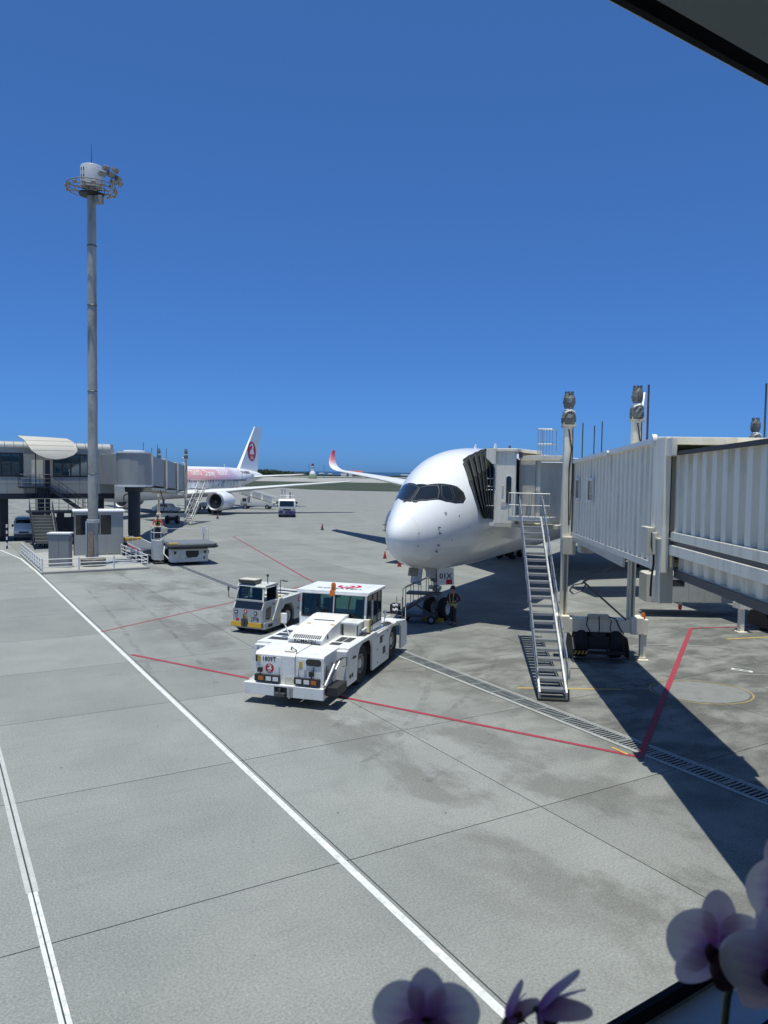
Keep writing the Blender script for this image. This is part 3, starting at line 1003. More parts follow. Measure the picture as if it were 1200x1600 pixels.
def door_fn(x, y, _=0):
    q = Vector((.62, 4.05, 0)) - u * x * -1 + nr * (.036 - .12 * ((2.10 + y - 1.72) / .76)) + Vector((0, 0, 2.10 + y))
    return q
text('01X', .34, door_fn, INK, dor, bold=True)
MB().add([door_fn(x, y) for x, y in ((.02, -.36), (.30, -.36), (.30, -.14), (.02, -.14))], [(0, 1, 2, 3)]).build('red_panel', REDP, dor)
pb, u2, nr2 = plate((-.72, 3.75, 0), (.72, -.5), .9, 1.68, 2.48, .03, -.10)
pb.build('gear_door', GEAR, jet)
for sg in (-1, 1):
    MB().hexa([(sg * .42, 2.3, 2.25), (sg * .45, 2.3, 2.25), (sg * .45, 3.3, 2.1), (sg * .42, 3.3, 2.1)], [(sg * .38, 2.3, 2.62), (sg * .41, 2.3, 2.62), (sg * .41, 3.3, 2.5), (sg * .38, 3.3, 2.5)]).build('bay_door', GEAR, jet)
for i, (x, yy, lb) in enumerate(((-.36, 4.02, 'yellow chock ahead of the far nose wheel'), (.36, 4.02, 'yellow chock ahead of the near nose wheel'), (-.36, 5.22, 'yellow chock behind the far nose wheel'), (.36, 5.22, 'yellow chock behind the near nose wheel'))):
    sy = -1 if yy < 4.5 else 1
    b = MB(); b.prism([(-.12, .0), (.12, .0), (.04 - sy * .05, .17), (-.04 - sy * .05, .17)], 'x', -.18, .18)
    ck = b.build('wheel_chock', YEL, None, bevel=.01)
    w_ = Matrix.Translation((0.44, 31.16, 0)) @ Matrix.Rotation(R(-27), 4, 'Z') @ Vector((x, yy, 0.002))
    ck.location = w_
    ck.rotation_euler = (0, 0, R(-27))
    tag(ck, lb, 'chock', 'chocks at the nose wheels')
# ------------------------------------------------------------------ boarding bridges
def corrugated(b, x_out, x_in, y0, y1, zb, zt, pitch, sgn):
    """upright trapezoid sheet along y: outer face x_out, valleys at x_in; zb, zt functions of y"""
    n = max(1, int(round((y1 - y0) / pitch)))
    p = (y1 - y0) / n
    pts = []
    for i in range(n):
        a = y0 + i * p
        pts += [(x_out, a), (x_out, a + .42 * p), (x_in, a + .52 * p), (x_in, a + .90 * p)]
    pts.append((x_out, y1))
    lo = [(x, y, zb(y)) for x, y in pts]
    hi = [(x, y, zt(y)) for x, y in pts]
    lo2 = [(x + sgn * .05, y, zb(y)) for x, y in pts]
    hi2 = [(x + sgn * .05, y, zt(y)) for x, y in pts]
    m = len(pts)
    b.add(lo + hi, [(i, i + 1, m + i + 1, m + i) for i in range(m - 1)])
    b.add(lo2 + hi2, [(i, i + 1, m + i + 1, m + i) for i in range(m - 1)])
    b.add(lo + lo2, [(i, i + 1, m + i + 1, m + i) for i in range(m - 1)])
    b.add(hi + hi2, [(i, i + 1, m + i + 1, m + i) for i in range(m - 1)])

def lift_column(par, x, y, z0, z1, z2, capped=True, rz=0):
    """telescoping lift column with a wrapped motor on its head"""
    b = MB()
    b.box(x - .10, x - .045, y - .17, y + .17, z0, z1)
    b.box(x + .045, x + .10, y - .17, y + .17, z0, z1)
    b.box(x - .14, x - .10, y - .10, y + .10, z0, z1)
    b.box(x - .045, x + .045, y + .02, y + .12, z0, z1)
    col = b.build('lift_column', JETW, par)
    b = MB()
    b.box(x - .155, x + .155, y - .19, y + .19, z1 - 1.9, z2)
    b.build('column_sleeve', JETW, col, bevel=.01)
    b = MB()
    b.box(x - .24, x + .24, y - .24, y + .24, z2, z2 + .06)
    for sx in (-.2, .2):
        for sy in (-.2, .2):
            b.tube((x + sx, y + sy, z2 - .05), (x + sx, y + sy, z2 + .14), .022, 6)
    b.build('column_flange', JETG, col)
    if capped:
        WRAP = mat('tarpaulin_wrap', (0.16, 0.17, 0.165), 0.55, var=0.45, scale=9, bump=0.9, bump_scale=9)
        rings = []
        rnd = random.Random(int(x * 100 + y * 10))
        for j, (r_, h) in enumerate([(.20, .06), (.25, .14), (.26, .30), (.24, .45), (.17, .56), (.14, .62), (.19, .72), (.21, .86), (.20, 1.02), (.15, 1.16), (.13, 1.19)]):
            rings.append([(x + (r_ + rnd.uniform(-.025, .025)) * cos(2 * pi * i / 14), y + (r_ + rnd.uniform(-.025, .025)) * sin(2 * pi * i / 14), z2 + h) for i in range(14)])
        w_ = MB().loft(rings).build('motor_wrap', WRAP, col)
        b = MB()
        for i in range(7):
            t = 2 * pi * i / 7
            b.tube((x + .13 * cos(t), y + .13 * sin(t), z2 + 1.15), (x + .14 * cos(t), y + .14 * sin(t), z2 + 1.27), .028, 6)
        b.build('wrap_frill', WRAP, w_)
        b = MB()
        b.path([(x - .18, y - .22, z2 + .50), (x + .05, y - .22, z2 + .58), (x + .2, y - .16, z2 + .52)], .02, 6)
        b.lathe([(.16, .56), (.185, .60), (.16, .64)], (x, y, z2), 'z', 14)
        b.build('wrap_tie', LOGO_WHITE, w_)
    b = MB()
    b.path([(x - .02, y - .2, z2 - .1), (x + .10, y - .22, z2 - .8), (x + .02, y - .22, z2 - 1.5), (x + .06, y - .22, z2 - 3.6)], .02, 6)
    b.path([(x + .13, y - .21, z2 - .05), (x + .14, y - .21, z2 - 2.0), (x + .10, y - .21, z2 - 3.4)], .016, 6)
    b.build('motor_cable', WIRE, col)
    return col

def bridge_wheels(par, cx, cy):
    """drive bogie: two tyres on a turntable below the cross beam"""
    for sx in (-.62, .62):
        wheel(par, (cx + sx, cy, .58), .58, .42, hub=.5, m_hub=GALV)
    b = MB()
    b.box(cx - .38, cx + .38, cy - .42, cy + .42, .42, .88)
    b.lathe([(.42, .88), (.42, .98), (.30, 1.0)], (cx, cy, 0), 'z', 20)
    b.box(cx - .95, cx + .95, cy - .72, cy - .66, .30, .42)
    b.build('drive_bogie', BLACK, par)
    for x0 in (cx - 1.0, cx + .96):
        g = MB()
        g.prism([(cy - .72, .16), (cy - .80, .22), (cy - .80, .50), (cy - .5, .86), (cy + .5, .86), (cy + .72, .5), (cy + .72, .16)], 'x', x0, x0 + .04)
        g.build('wheel_guard', BLACK, par)
    b = MB()
    b.tube((cx - 1.0, cy - .78, .20), (cx + 1.05, cy - .80, .17), .03, 8)
    b.build('guard_bar', STEEL, par)
    b = MB()
    for i in range(4):
        x = cx - .95 + i * .13
        b.add([(x, cy - .735, .30), (x + .06, cy - .735, .30), (x + .10, cy - .735, .42), (x + .04, cy - .735, .42)], [(0, 1, 2, 3)])
    b.build('hazard_stripes', YEL, par)

# ---- the near bridge, in its own frame: x across (0 = side towards the tractor), y from the terminal to the jet
JO, JA = Vector((5.04, 0, 0)), R(-3.81)
jw = thing('boarding_bridge', 'long ribbed grey boarding bridge docked to the big white airliner', 'boarding bridge', JO, JA)
zb = lambda y: 4.64 + (28.9 - y) * .012
zt = lambda y: 7.14 + (28.7 - y) * .032
XW = 2.15
b = MB()
corrugated(b, 0.0, 0.12, 17.55, 28.9, zb, zt, .47, 1)
b.build('tunnel_side', JETW, jw)
b = MB()
corrugated(b, XW, XW - .12, 17.55, 28.9, zb, zt, .53, -1)
b.build('tunnel_side', JETW, jw)
def slab_y(b, x0, x1, y0, y1, f0, f1, d0, d1):
    b.hexa([(x0, y0, f0(y0) + d0), (x1, y0, f0(y0) + d0), (x1, y1, f0(y1) + d0), (x0, y1, f0(y1) + d0)], [(x0, y0, f1(y0) + d1), (x1, y0, f1(y0) + d1), (x1, y1, f1(y1) + d1), (x0, y1, f1(y1) + d1)])
b = MB(); slab_y(b, -.05, XW + .05, 17.3, 28.95, zt, zt, .0, .10); b.build('tunnel_roof', JETW, jw, bevel=.02)
b = MB(); slab_y(b, .06, XW - .06, 17.3, 28.9, zb, zb, -.06, .05); b.build('tunnel_floor', JETG, jw)
for x0 in (-.03, XW - .05):
    b = MB(); slab_y(b, x0, x0 + .08, 17.5, 28.9, zb, zb, -.16, -.002); b.build('sill_beam', CREAM, jw)
    b = MB()
    b.hexa([(x0 + .01, 20.4, zb(20.4) - .42), (x0 + .07, 20.4, zb(20.4) - .42), (x0 + .07, 28.86, zb(28.86) - .28), (x0 + .01, 28.86, zb(28.86) - .28)], [(x0 + .01, 20.4, zb(20.4) - .163), (x0 + .07, 20.4, zb(20.4) - .163), (x0 + .07, 28.86, zb(28.86) - .163), (x0 + .01, 28.86, zb(28.86) - .163)])
    b.build('girder', JETG, jw)
b = MB()
for i in range(9):
    y = 18 + i * 1.25
    b.box(.1, XW - .1, y, y + .1, zb(y) - .22, zb(y) - .07)
b.build('floor_beams', STEEL, jw, kind='stuff')
# roof rail along the top edge with its pulley
b = MB(); slab_y(b, -.09, .04, 17.2, 28.9, zt, zt, .02, .13)
b.build('roof_rail', PIPE, jw)
MB().lathe([(.0, -.05), (.13, -.05), (.14, -.03), (.14, .05), (.0, .05)], (-.13, 17.45, zt(17.45) + .06), 'x', 16).build('cable_pulley', PIPE, jw, smooth=SM)
MB().lathe([(.0, -.03), (.07, -.03), (.07, .03), (.0, .03)], (-.11, 22.2, zt(22.2) + .05), 'x', 12).build('cable_pulley', PIPE, jw, smooth=SM)
# two small windows
for y0, y1 in ((26.95, 27.55), (24.55, 25.35)):
    f = MB()
    f.box(-.035, .012, y0 - .05, y0 + .03, 5.87, 6.66); f.box(-.035, .012, y1 - .03, y1 + .05, 5.87, 6.66)
    f.box(-.035, .012, y0 + .03, y1 - .03, 5.87, 5.95); f.box(-.05, .012, y0 + .03, y1 - .03, 6.58, 6.66)
    fo = f.build('window', PIPE, jw)
    MB().box(-.012, .004, y0 + .03, y1 - .03, 5.95, 6.58).build('pane', GLASS_D, fo)
# collar where the tunnels telescope
zc0, zc1 = zb(17.4) - .12, zt(17.3) + .10
b = MB()
b.box(-.11, .03, 16.62, 17.54, zc0, zc1); b.box(XW - .03, XW + .11, 16.62, 17.54, zc0, zc1)
b.box(.03, XW - .03, 16.62, 17.28, zc1 - .16, zc1)
b.build('tunnel_collar', JETW, jw, bevel=.012)
b = MB(); b.box(-.09, .02, 16.2, 16.62, zc1 - .42, zc1 - .02); b.build('collar_bracket', JETW, jw, bevel=.02)
b = MB(); b.box(-.26, -.111, 17.22, 17.80, 4.98, 5.60); jb = b.build('control_box', JETG, jw, bevel=.012)
b = MB(); b.box(-.20, -.111, 16.95, 17.14, 5.02, 5.50); b.build('switch_box', JETG, jw, bevel=.01)
b = MB()
b.path([(-.16, 17.05, 5.04), (-.17, 17.0, 4.8), (-.17, 17.12, 4.5), (-.16, 17.2, 4.2), (-.13, 17.3, 4.05)], .025, 8)
b.path([(-.2, 17.10, 5.5), (-.22, 17.05, 5.2), (-.18, 16.98, 5.05)], .018, 6)
b.build('box_cable', WIRE, jw)
b = MB(); b.box(-.12, .18, 16.72, 17.02, 3.98, 5.35); b.box(-.16, .22, 16.68, 17.06, 5.35, 5.40); b.build('hanger_post', JETG, jw, bevel=.01)
# inner tunnel running back to the terminal
zi = lambda y: 5.56 + (16.6 - y) * .012
zj = lambda y: 7.20 + (16.6 - y) * .016
XA0, XA1 = .13, XW - .13
for xo, xi, sg in ((XA0, XA0 + .15, 1), (XA1, XA1 - .15, -1)):
    b = MB(); corrugated(b, xo, xi, 5.6, 16.9, zi, zj, .54, sg); b.build('inner_tunnel_side', JETW, jw)
DKEDGE = mat('dark_gutter', (0.05, 0.045, 0.04), 0.6, var=0.3, scale=3)
b = MB(); slab_y(b, XA0 - .06, XA1 + .06, 5.6, 16.9, zj, zj, .0, .06); b.build('inner_tunnel_roof', JETG, jw)
b = MB(); slab_y(b, XA0 - .10, XA0 - .02, 5.6, 16.25, zj, zj, .0, .08); b.build('roof_gutter', DKEDGE, jw)
b = MB(); slab_y(b, 1.2, 2.0, 8.5, 16.6, zj, zj, .06, .26); b.build('roof_duct', JETW, jw)
for x0 in (XA0 - .07, XA1 - .03):
    b = MB(); slab_y(b, x0, x0 + .10, 5.6, 16.62, zi, zi, -.19, -.002); b.build('guide_rail', JETW, jw, bevel=.01)
    b = MB(); slab_y(b, x0 + .03, x0 + .08, 5.6, 16.62, zi, zi, -.28, -.192); b.build('rail_slot', STEEL, jw)
    b = MB(); slab_y(b, x0 - .02, x0 + .10, 5.6, 16.62, zi, zi, -.50, -.282); b.build('guide_rail', JETW, jw, bevel=.01)
for xo, xi, sg in ((XA0 + .12, XA0 + .19, 1), (XA1 - .12, XA1 - .19, -1)):
    b = MB(); corrugated(b, xo, xi, 5.6, 16.6, lambda y: zi(y) - .82, lambda y: zi(y) - .50, .62, sg); b.build('lower_side', JETW, jw)
b = MB(); slab_y(b, XA0 + .1, XA1 - .1, 5.6, 16.7, zi, zi, -.90, -.82); b.build('inner_floor', JETG, jw)
b = MB(); slab_y(b, XA0 + .05, XA0 + .13, 5.6, 16.7, zi, zi, -1.0, -.84); slab_y(b, XA1 - .13, XA1 - .05, 5.6, 16.7, zi, zi, -1.0, -.84); b.build('bottom_flange', STEEL, jw)
# lift columns, cross beam, jack legs and bogie
lift_column(jw, -.22, 28.25, 1.5, 6.3, 8.52)
lift_column(jw, XW + .07, 28.25, 1.5, 6.3, 8.75)
b = MB(); b.box(-.55, XW + .36, 27.98, 28.52, 1.02, 1.50); b.build('cross_beam', JETW, jw, bevel=.02)
for x in (-.50, XW + .02):
    b = MB(); b.box(x, x + .46, 27.90, 28.60, .98, 1.60); b.build('beam_end', JETW, jw, bevel=.03)
b = MB(); b.box(XW + .36, XW + .66, 28.0, 28.4, 1.02, 1.52); b.build('beam_tip', JETW, jw, bevel=.02)
bridge_wheels(jw, 1.02, 28.25)
b = MB(); b.prism([(.55, 1.5), (1.45, 1.5), (1.35, 1.68), (.65, 1.68)], 'y', 27.92, 28.1); b.build('cable_tray', JETG, jw)
b = MB()
b.path([(.6, 27.9, 1.6), (.55, 27.85, 1.3), (.75, 27.85, .95)], .02); b.path([(1.0, 27.9, 1.62), (1.02, 27.85, 1.2), (.98, 27.85, .9)], .02)
b.path([(1.35, 27.9, 1.62), (1.6, 27.86, 1.55), (1.75, 27.86, 1.2), (1.9, 27.86, 1.0)], .025); b.path([(1.45, 27.9, 1.5), (1.4, 27.85, 1.2), (1.5, 27.85, .9)], .018)
b.build('bogie_cable', WIRE, jw)
b = MB()
b.prism([(-.14, 1.0), (-.08, .6), (-.08, .12), (.08, .12), (.08, .6), (.14, 1.0)], 'x', XW + .38, XW + .60)
b.v = [(x, y + 28.1, z) for x, y, z in b.v]
b.box(XW + .30, XW + .68, 27.9, 28.3, .0, .05)
b.box(XW + .35, XW + .60, 27.98, 28.22, .05, .14)
b.build('jack_leg', JETW, jw)
bl = MB().lathe([(.085, 1.52), (.085, 1.56)], (XW + .5, 28.15, 0), 'z', 14).build('beacon', BLACK, jw)
MB().lathe([(.08, 1.56), (.075, 1.70), (.05, 1.76), (.0, 1.77)], (XW + .5, 28.15, 0), 'z', 14).build('beacon_lens', AMBER, bl, smooth=SM)
for q in ((.02, .5, 26.6, 27.2, 4.05, 4.45), (XW - .5, XW - .02, 27.9, 28.6, 3.7, 4.5), (-.35, .1, 27.9, 28.6, 3.85, 4.5)):
    b = MB(); b.box(*q); b.build('column_bracket', JETG, jw, bevel=.02)
# hose lifter: a bent arm under the tunnel
b = MB()
b.tube((1.5, 24.6, 4.3), (.1, 26.3, 3.1), .035, 8); b.tube((.1, 26.3, 3.1), (2.0, 28.0, 1.5), .035, 8)
b.path([(.1, 26.3, 3.05), (-.25, 26.2, 3.0), (-.38, 26.2, 2.8), (-.25, 26.2, 2.68), (.05, 26.3, 2.8), (.2, 26.35, 3.0)], .028)
b.build('hose_arm', STEEL, jw)
# lightning rods
for x, y, z in ((XW - .25, 25.6, 9.75), (XW - .6, 30.9, 8.9), (XW - .7, 31.9, 8.8), (.55, 29.6, 8.75), (XW + .12, 17.4, 8.85)):
    b = MB(); b.tube((x, y, zt(min(y, 28.9)) + .05), (x, y, z), .035 if z > 9 else .022, 8); b.build('lightning_rod', STEEL, jw)
# ---- cab, rotated square to the jet: frame x = away from the fuselage, y = along it
CAO, CAA = Vector((0.44, 31.16, 0)), R(-27)
def cabp(x, y, z):
    """jet frame to bridge frame"""
    w_ = Matrix.Translation(CAO) @ Matrix.Rotation(CAA, 4, 'Z') @ Vector((x, y, z))
    return Matrix.Rotation(-JA, 4, 'Z') @ (w_ - JO)
def cab_part(name, b, m, **kw):
    b.v = [tuple(cabp(*v)) for v in b.v]
    return b.build(name, m, jw, **kw)
b = MB(); b.box(2.78, 3.72, 4.20, 4.32, 4.60, 7.72); fw_ = cab_part('cab_front_wall', b, JETW, bevel=.02)
b = MB(); b.box(2.78, 3.72, 7.9, 8.0, 4.60, 7.72); cab_part('cab_rear_wall', b, JETW)
b = MB(); b.box(2.78, 5.6, 4.2, 8.0, 4.45, 4.60); cab_part('cab_floor', b, JETG)
b = MB(); b.box(2.7, 3.80, 4.12, 8.06, 7.72, 7.86); cab_part('cab_roof', b, JETW, bevel=.03)
b = MB(); b.box(3.72, 5.5, 4.75, 7.9, 7.36, 7.50); b.box(3.72, 5.6, 4.6, 4.7, 7.42, 7.56); b.box(3.72, 5.6, 5.6, 5.7, 7.5, 7.6); cab_part('passage_roof', b, JETW)
b = MB(); b.box(3.72, 4.42, 4.75, 4.85, 4.60, 7.36); cab_part('passage_wall', b, JETG)
b = MB(); b.box(4.42, 4.62, 4.90, 5.0, 4.60, 7.30); cab_part('passage_jamb', b, JETW)
b = MB()
for i in range(26):
    t0 = i / 26
    a = -.15 + 1.2 * t0
    x = 4.62 + 1.35 * t0; y = 5.0 + .25 * sin(a * 2)
    b.box(x, x + 1.35 / 26 - .004, y, y + .03 + .015 * (i % 2), 4.60, 7.28)
cab_part('roller_curtain', b, JETG)
b = MB(); b.prism([(2.42, 7.86), (2.86, 7.86), (2.86, 7.18), (2.70, 7.18), (2.42, 7.45)], 'y', 4.05, 4.30); cab_part('hood_box', b, JETW, bevel=.015)
# cab door window, handles and fittings
def rrect(cx, cz, w, h, r, n=5):
    o = []
    for (sx, sz, a0) in ((1, 1, 0), (-1, 1, pi / 2), (-1, -1, pi), (1, -1, 3 * pi / 2)):
        for i in range(n + 1):
            a = a0 + pi / 2 * i / n
            o.append((cx + sx * (w / 2 - r) + r * cos(a), cz + sz * (h / 2 - r) + r * sin(a)))
    return o
b = MB(); b.prism(rrect(3.43, 6.06, .30, 1.30, .14), 'y', 4.180, 4.199); wf = cab_part('cab_window', b, PIPE)
b = MB(); b.prism(rrect(3.43, 6.06, .23, 1.20, .11), 'y', 4.170, 4.1795); b.v = [tuple(cabp(*v)) for v in b.v]; b.build('pane', GLASS_D, wf)
b = MB(); b.box(3.12, 3.20, 4.17, 4.199, 5.9, 6.25); b.box(3.10, 3.34, 4.18, 4.199, 5.35, 5.55); cab_part('notice_plate', b, JETG)
for zz in (6.55, 6.2, 6.05, 5.35):
    b = MB(); b.tube((2.78, 4.22, zz), (2.45, 4.18, zz), .022, 6); b.lathe([(.0, -.03), (.035, -.03), (.035, .03), (0, .03)], (2.45, 4.18, zz), 'x', 8); cab_part('bellows_stay', b, PIPE)
b = MB(); b.box(2.58, 2.84, 4.2, 7.9, 4.48, 4.62); b.box(2.72, 2.80, 4.22, 4.30, 4.6, 7.5); cab_part('bumper_sill', b, PIPE)
# black accordion canopy between cab and fuselage
near_ = [(2.74, 4.35, 4.72), (2.74, 4.30, 5.4), (2.74, 4.28, 6.1), (2.74, 4.30, 6.8), (2.70, 4.45, 7.40), (2.65, 5.2, 7.58), (2.65, 6.1, 7.60), (2.65, 7.0, 7.58), (2.72, 7.8, 7.4), (2.74, 7.85, 6.4), (2.74, 7.85, 5.4), (2.74, 7.8, 4.72)]
far_ = []
for (x, st, z) in [(2.12, 4.54, 4.76), (2.05, 4.28, 5.17), (1.86, 4.20, 5.82), (1.6, 4.30, 6.38), (1.0, 4.92, 7.18), (1.05, 5.5, 7.4), (1.1, 6.2, 7.5), (1.2, 7.0, 7.6), (1.75, 7.6, 7.3), (2.55, 7.75, 6.4), (2.75, 7.8, 5.4), (2.62, 7.75, 4.76)]:
    th = A350.th(st, x, z)
    far_.append(A350.pn(st, th, .05))
rings = []
NF = 6
for j in range(2 * NF + 1):
    t = j / (2 * NF)
    bulge = .13 if j % 2 == 0 else -.06
    ring = []
    for i, (a, c) in enumerate(zip(far_, near_)):
        p_ = Vector(a).lerp(Vector(c), t ** .9)
        fr_ = i / (len(near_) - 1)
        out = Vector((0, -1, .15)) if fr_ < .3 else (Vector((0, -.5, .9)) if fr_ < .42 else (Vector((0, 0, 1)) if fr_ < .6 else Vector((0, 1, .1))))
        lift = .22 * sin(pi * t) * (1 if .25 < fr_ < .75 else .15)
        ring.append(p_ + out.normalized() * bulge + Vector((0, 0, lift)))
    rings.append(ring)
b = MB(); b.loft(rings, cap=(False, False), closed=False)
cab_part('bellows', b, CANVAS)
b = MB()
for j in range(0, 2 * NF + 1, 2):
    for q0, q1 in zip(rings[j][:-1], rings[j][1:]):
        b.tube(q0, q1, .028, 6)
cab_part('bellows_ribs', b, mat('bellows_piping', (0.06, 0.065, 0.065), 0.6, var=0.3), kind='stuff')
# landing platform with rails outside the cab
b = MB(); b.box(3.62, 5.42, 3.55, 4.70, 4.78, 4.95); cab_part('landing', b, GALV)
b = MB()
for x in [3.64 + i * .295 for i in range(7)]:
    b.tube((x, 3.58, 4.95), (x, 3.58, 5.95 if x < 5.3 else 5.95), .018, 6)
b.path([(3.64, 3.58, 5.95), (5.41, 3.58, 5.95)], .02); b.path([(3.64, 3.58, 5.45), (5.41, 3.58, 5.45)], .016); b.path([(3.64, 3.58, 5.95), (3.64, 4.7, 5.95)], .02); b.path([(3.64, 3.58, 5.45), (3.64, 4.7, 5.45)], .016)
cab_part('landing_rail', b, GALV)
b = MB(); b.box(4.05, 4.30, 4.66, 4.74, 5.45, 5.95); cab_part('control_panel', b, JETG)
# roof cage
b = MB()
x0, x1, y0, y1, z0, z1 = 4.50, 5.12, 4.8, 5.5, 7.42, 8.72
for x, y in [(x0 + (x1 - x0) * i / 5, y0) for i in range(6)] + [(x0, y1), (x1, y1)]:
    b.tube((x, y, z0), (x, y, z1), .018, 6)
for z in (z0 + .05, (z0 + z1) / 2, z1):
    b.path([(x0, y0, z), (x1, y0, z), (x1, y1, z), (x0, y1, z), (x0, y0, z)], .02)
cab_part('roof_cage', b, GALV)
b = MB(); b.tube((3.3, 4.6, 7.86), (3.3, 4.6, 8.0), .05, 8); b.box(3.75, 3.9, 4.5, 4.62, 7.5, 7.72); cab_part('roof_lamp', b, STEEL)

# ---- aluminium stair from the apron up to the landing
st = thing('gate_stair', 'long grey aluminium stair climbing to the docked bridge landing', 'stairs', (5.14, 22.72, 0), R(-5.6))
NT, RUN, RISE, SW = 22, 8.45, 4.90, .40
sl = RISE / RUN
for sg in (-1, 1):
    b = MB()
    x = sg * SW
    b.hexa([(x - .03, -.1, .05), (x + .03, -.1, .05), (x + .03, RUN, RISE - .06), (x - .03, RUN, RISE - .06)], [(x - .03, -.1, .27), (x + .03, -.1, .27), (x + .03, RUN, RISE + .14), (x - .03, RUN, RISE + .14)])
    b.build('stringer', ALU, st)
    b = MB()
    hx = sg * (SW + .06)
    for h in (.95, .62):
        b.path([(hx, .15, h + .10), (hx, RUN + .1, RISE + h)], .02, 8)
    b.path([(hx, .15, 1.05), (hx, -.12, .95), (hx, -.16, .72), (hx, .1, .60), (hx, .15, .72)], .02, 8)
    for i in range(8):
        y = .35 + i * (RUN - .4) / 7
        z = .1 + y * sl
        b.tube((hx, y, z), (hx, y, z + .93), .016, 6)
    b.build('handrail', ALU, st)
tr = MB()
tr.box(-SW + .031, SW - .031, -.02, .27, -.03, 0.0)
tr.box(-SW + .031, SW - .031, -.02, .012, -.085, -.03)
tme = tr.mesh('tread')
for i in range(NT):
    t = (i + .6) / NT
    inst('tread', tme, ALU, st, (0, t * RUN, .14 + t * (RISE - .06)))
b = MB(); b.box(-SW - .04, SW + .04, -.14, .06, .0, .06); b.build('foot_plate', RUBBER, st)
b = MB(); b.prism([(-.10, .0), (.06, .0), (.02, .34)], 'x', SW + .05, SW + .09); b.build('foot_skid', STEEL, st)

# ---- second bridge behind, mostly hidden
j2o = Vector((17.65, 34.0, 0))
j2 = thing('boarding_bridge', 'far boarding bridge behind, showing wheels, equipment cabin and a wrapped column head', 'boarding bridge', j2o, R(8))
b = MB(); corrugated(b, -1.3, -1.23, -26, 10.5, lambda y: 4.55, lambda y: 7.0, .55, 1); b.build('tunnel_side', JETW, j2)
b = MB(); corrugated(b, 1.3, 1.23, -26, 10.5, lambda y: 4.55, lambda y: 7.0, .55, -1); b.build('tunnel_side', JETW, j2)
b = MB(); b.box(-1.28, 1.28, -26, 10.5, 4.42, 4.55); b.build('tunnel_floor', JETG, j2)
b = MB(); b.box(-1.34, 1.34, -26, 10.5, 7.0, 7.1); b.build('tunnel_roof', JETW, j2)
b = MB(); b.box(-4.9, 1.3, 8.5, 12.2, 4.45, 7.3); b.build('cab', JETW, j2, bevel=.05)
lift_column(j2, -1.45, 0, 1.4, 6.0, 8.10)
lift_column(j2, 1.45, 0, 1.4, 6.0, 8.10)
b = MB(); b.box(-1.95, 1.7, -.27, .27, 1.0, 1.45); b.build('cross_beam', JETW, j2, bevel=.02)
b = MB(); b.box(-1.05, -.75, .27, .5, .95, 1.5); b.box(-.9, -.7, -.6, -.28, .9, 1.4); b.build('beam_bracket', JETG, j2)
bridge_wheels(j2, 0, 0)
b = MB(); b.box(-2.2, -2.0, -.6, -.4, .05, 1.05); b.box(-2.27, -1.6, -.68, -.1, 1.05, 1.30); b.box(-2.3, -1.88, -.7, -.3, 0, .05); b.build('jack_leg', JETW, j2)
# equipment cabin slung under the far tunnel
eqo = thing('equipment_cabin', 'beige equipment cabin with two dark windows hung under the bridge', 'cabin', (12.9, 36.6, 0), R(-2))
CABM = mat('cabin_panel_paint', (0.46, 0.46, 0.42), 0.55, var=0.08, scale=2, dirt=(0.22, 0.2, 0.17), dirt_amt=0.4)
b = MB(); b.box(0, 4.9, .03, 1.9, .72, 2.02); b.build('cabin_body', CABM, eqo)
for i, (x0, x1, w_) in enumerate(((0.0, .78, 0), (.80, 1.74, 1), (1.76, 2.44, 0), (2.52, 3.42, 0), (3.44, 4.62, 1))):
    b = MB(); b.box(x0, x1, 0, .03, .75, 2.0); pnl = b.build('cabin_panel', CABM, eqo, bevel=.006)
    if w_:
        b = MB(); b.box(x0 + .12, x0 + .74, -.006, .0, 1.52, 1.82); b.build('cabin_window', GLASS_D, pnl)
b = MB(); b.box(-.26, -.01, .0, 1.2, .72, 2.06); b.build('corner_post', JETG, eqo)
b = MB()
for x in (.3, 4.4):
    b.box(x, x + .12, .3, .42, 2.02, 4.42)
    b.box(x, x + .12, 1.4, 1.52, 2.02, 4.42)
b.build('hanger', STEEL, eqo)
b = MB(); b.tube((1.45, .25, .72), (1.45, .25, .60), .1, 10); b.build('lamp_socket', JETG, eqo)
MB().lathe([(.085, .60), (.085, .38), (.05, .34), (0, .33)], (1.45, .25, 0), 'z', 12).build('warning_lamp', REDP, eqo, smooth=SM)
b = MB()
for k_ in range(5):
    b.tube((4.9 + .0, .4, 1.0 + k_ * .2), (5.6, .4, 1.5 + k_ * .25), .02, 6)
b.build('cabin_bracing', STEEL, eqo, kind='stuff')
# ------------------------------------------------------------------ aircraft tractor in the foreground
tt = thing('aircraft_tractor', 'big white aircraft tow tractor numbered 1809T with amber roof beacon', 'tow tractor', (-2.83, 21.71, 0), R(-16.86))
CABIN = mat('cab_interior', (0.035, 0.04, 0.045), 0.7, var=0.2)
SEAT = mat('seat_fabric', (0.06, 0.10, 0.14), 0.8, var=0.2)
GRILLE = mat('dark_grille', (0.045, 0.047, 0.05), 0.55, var=0.2)
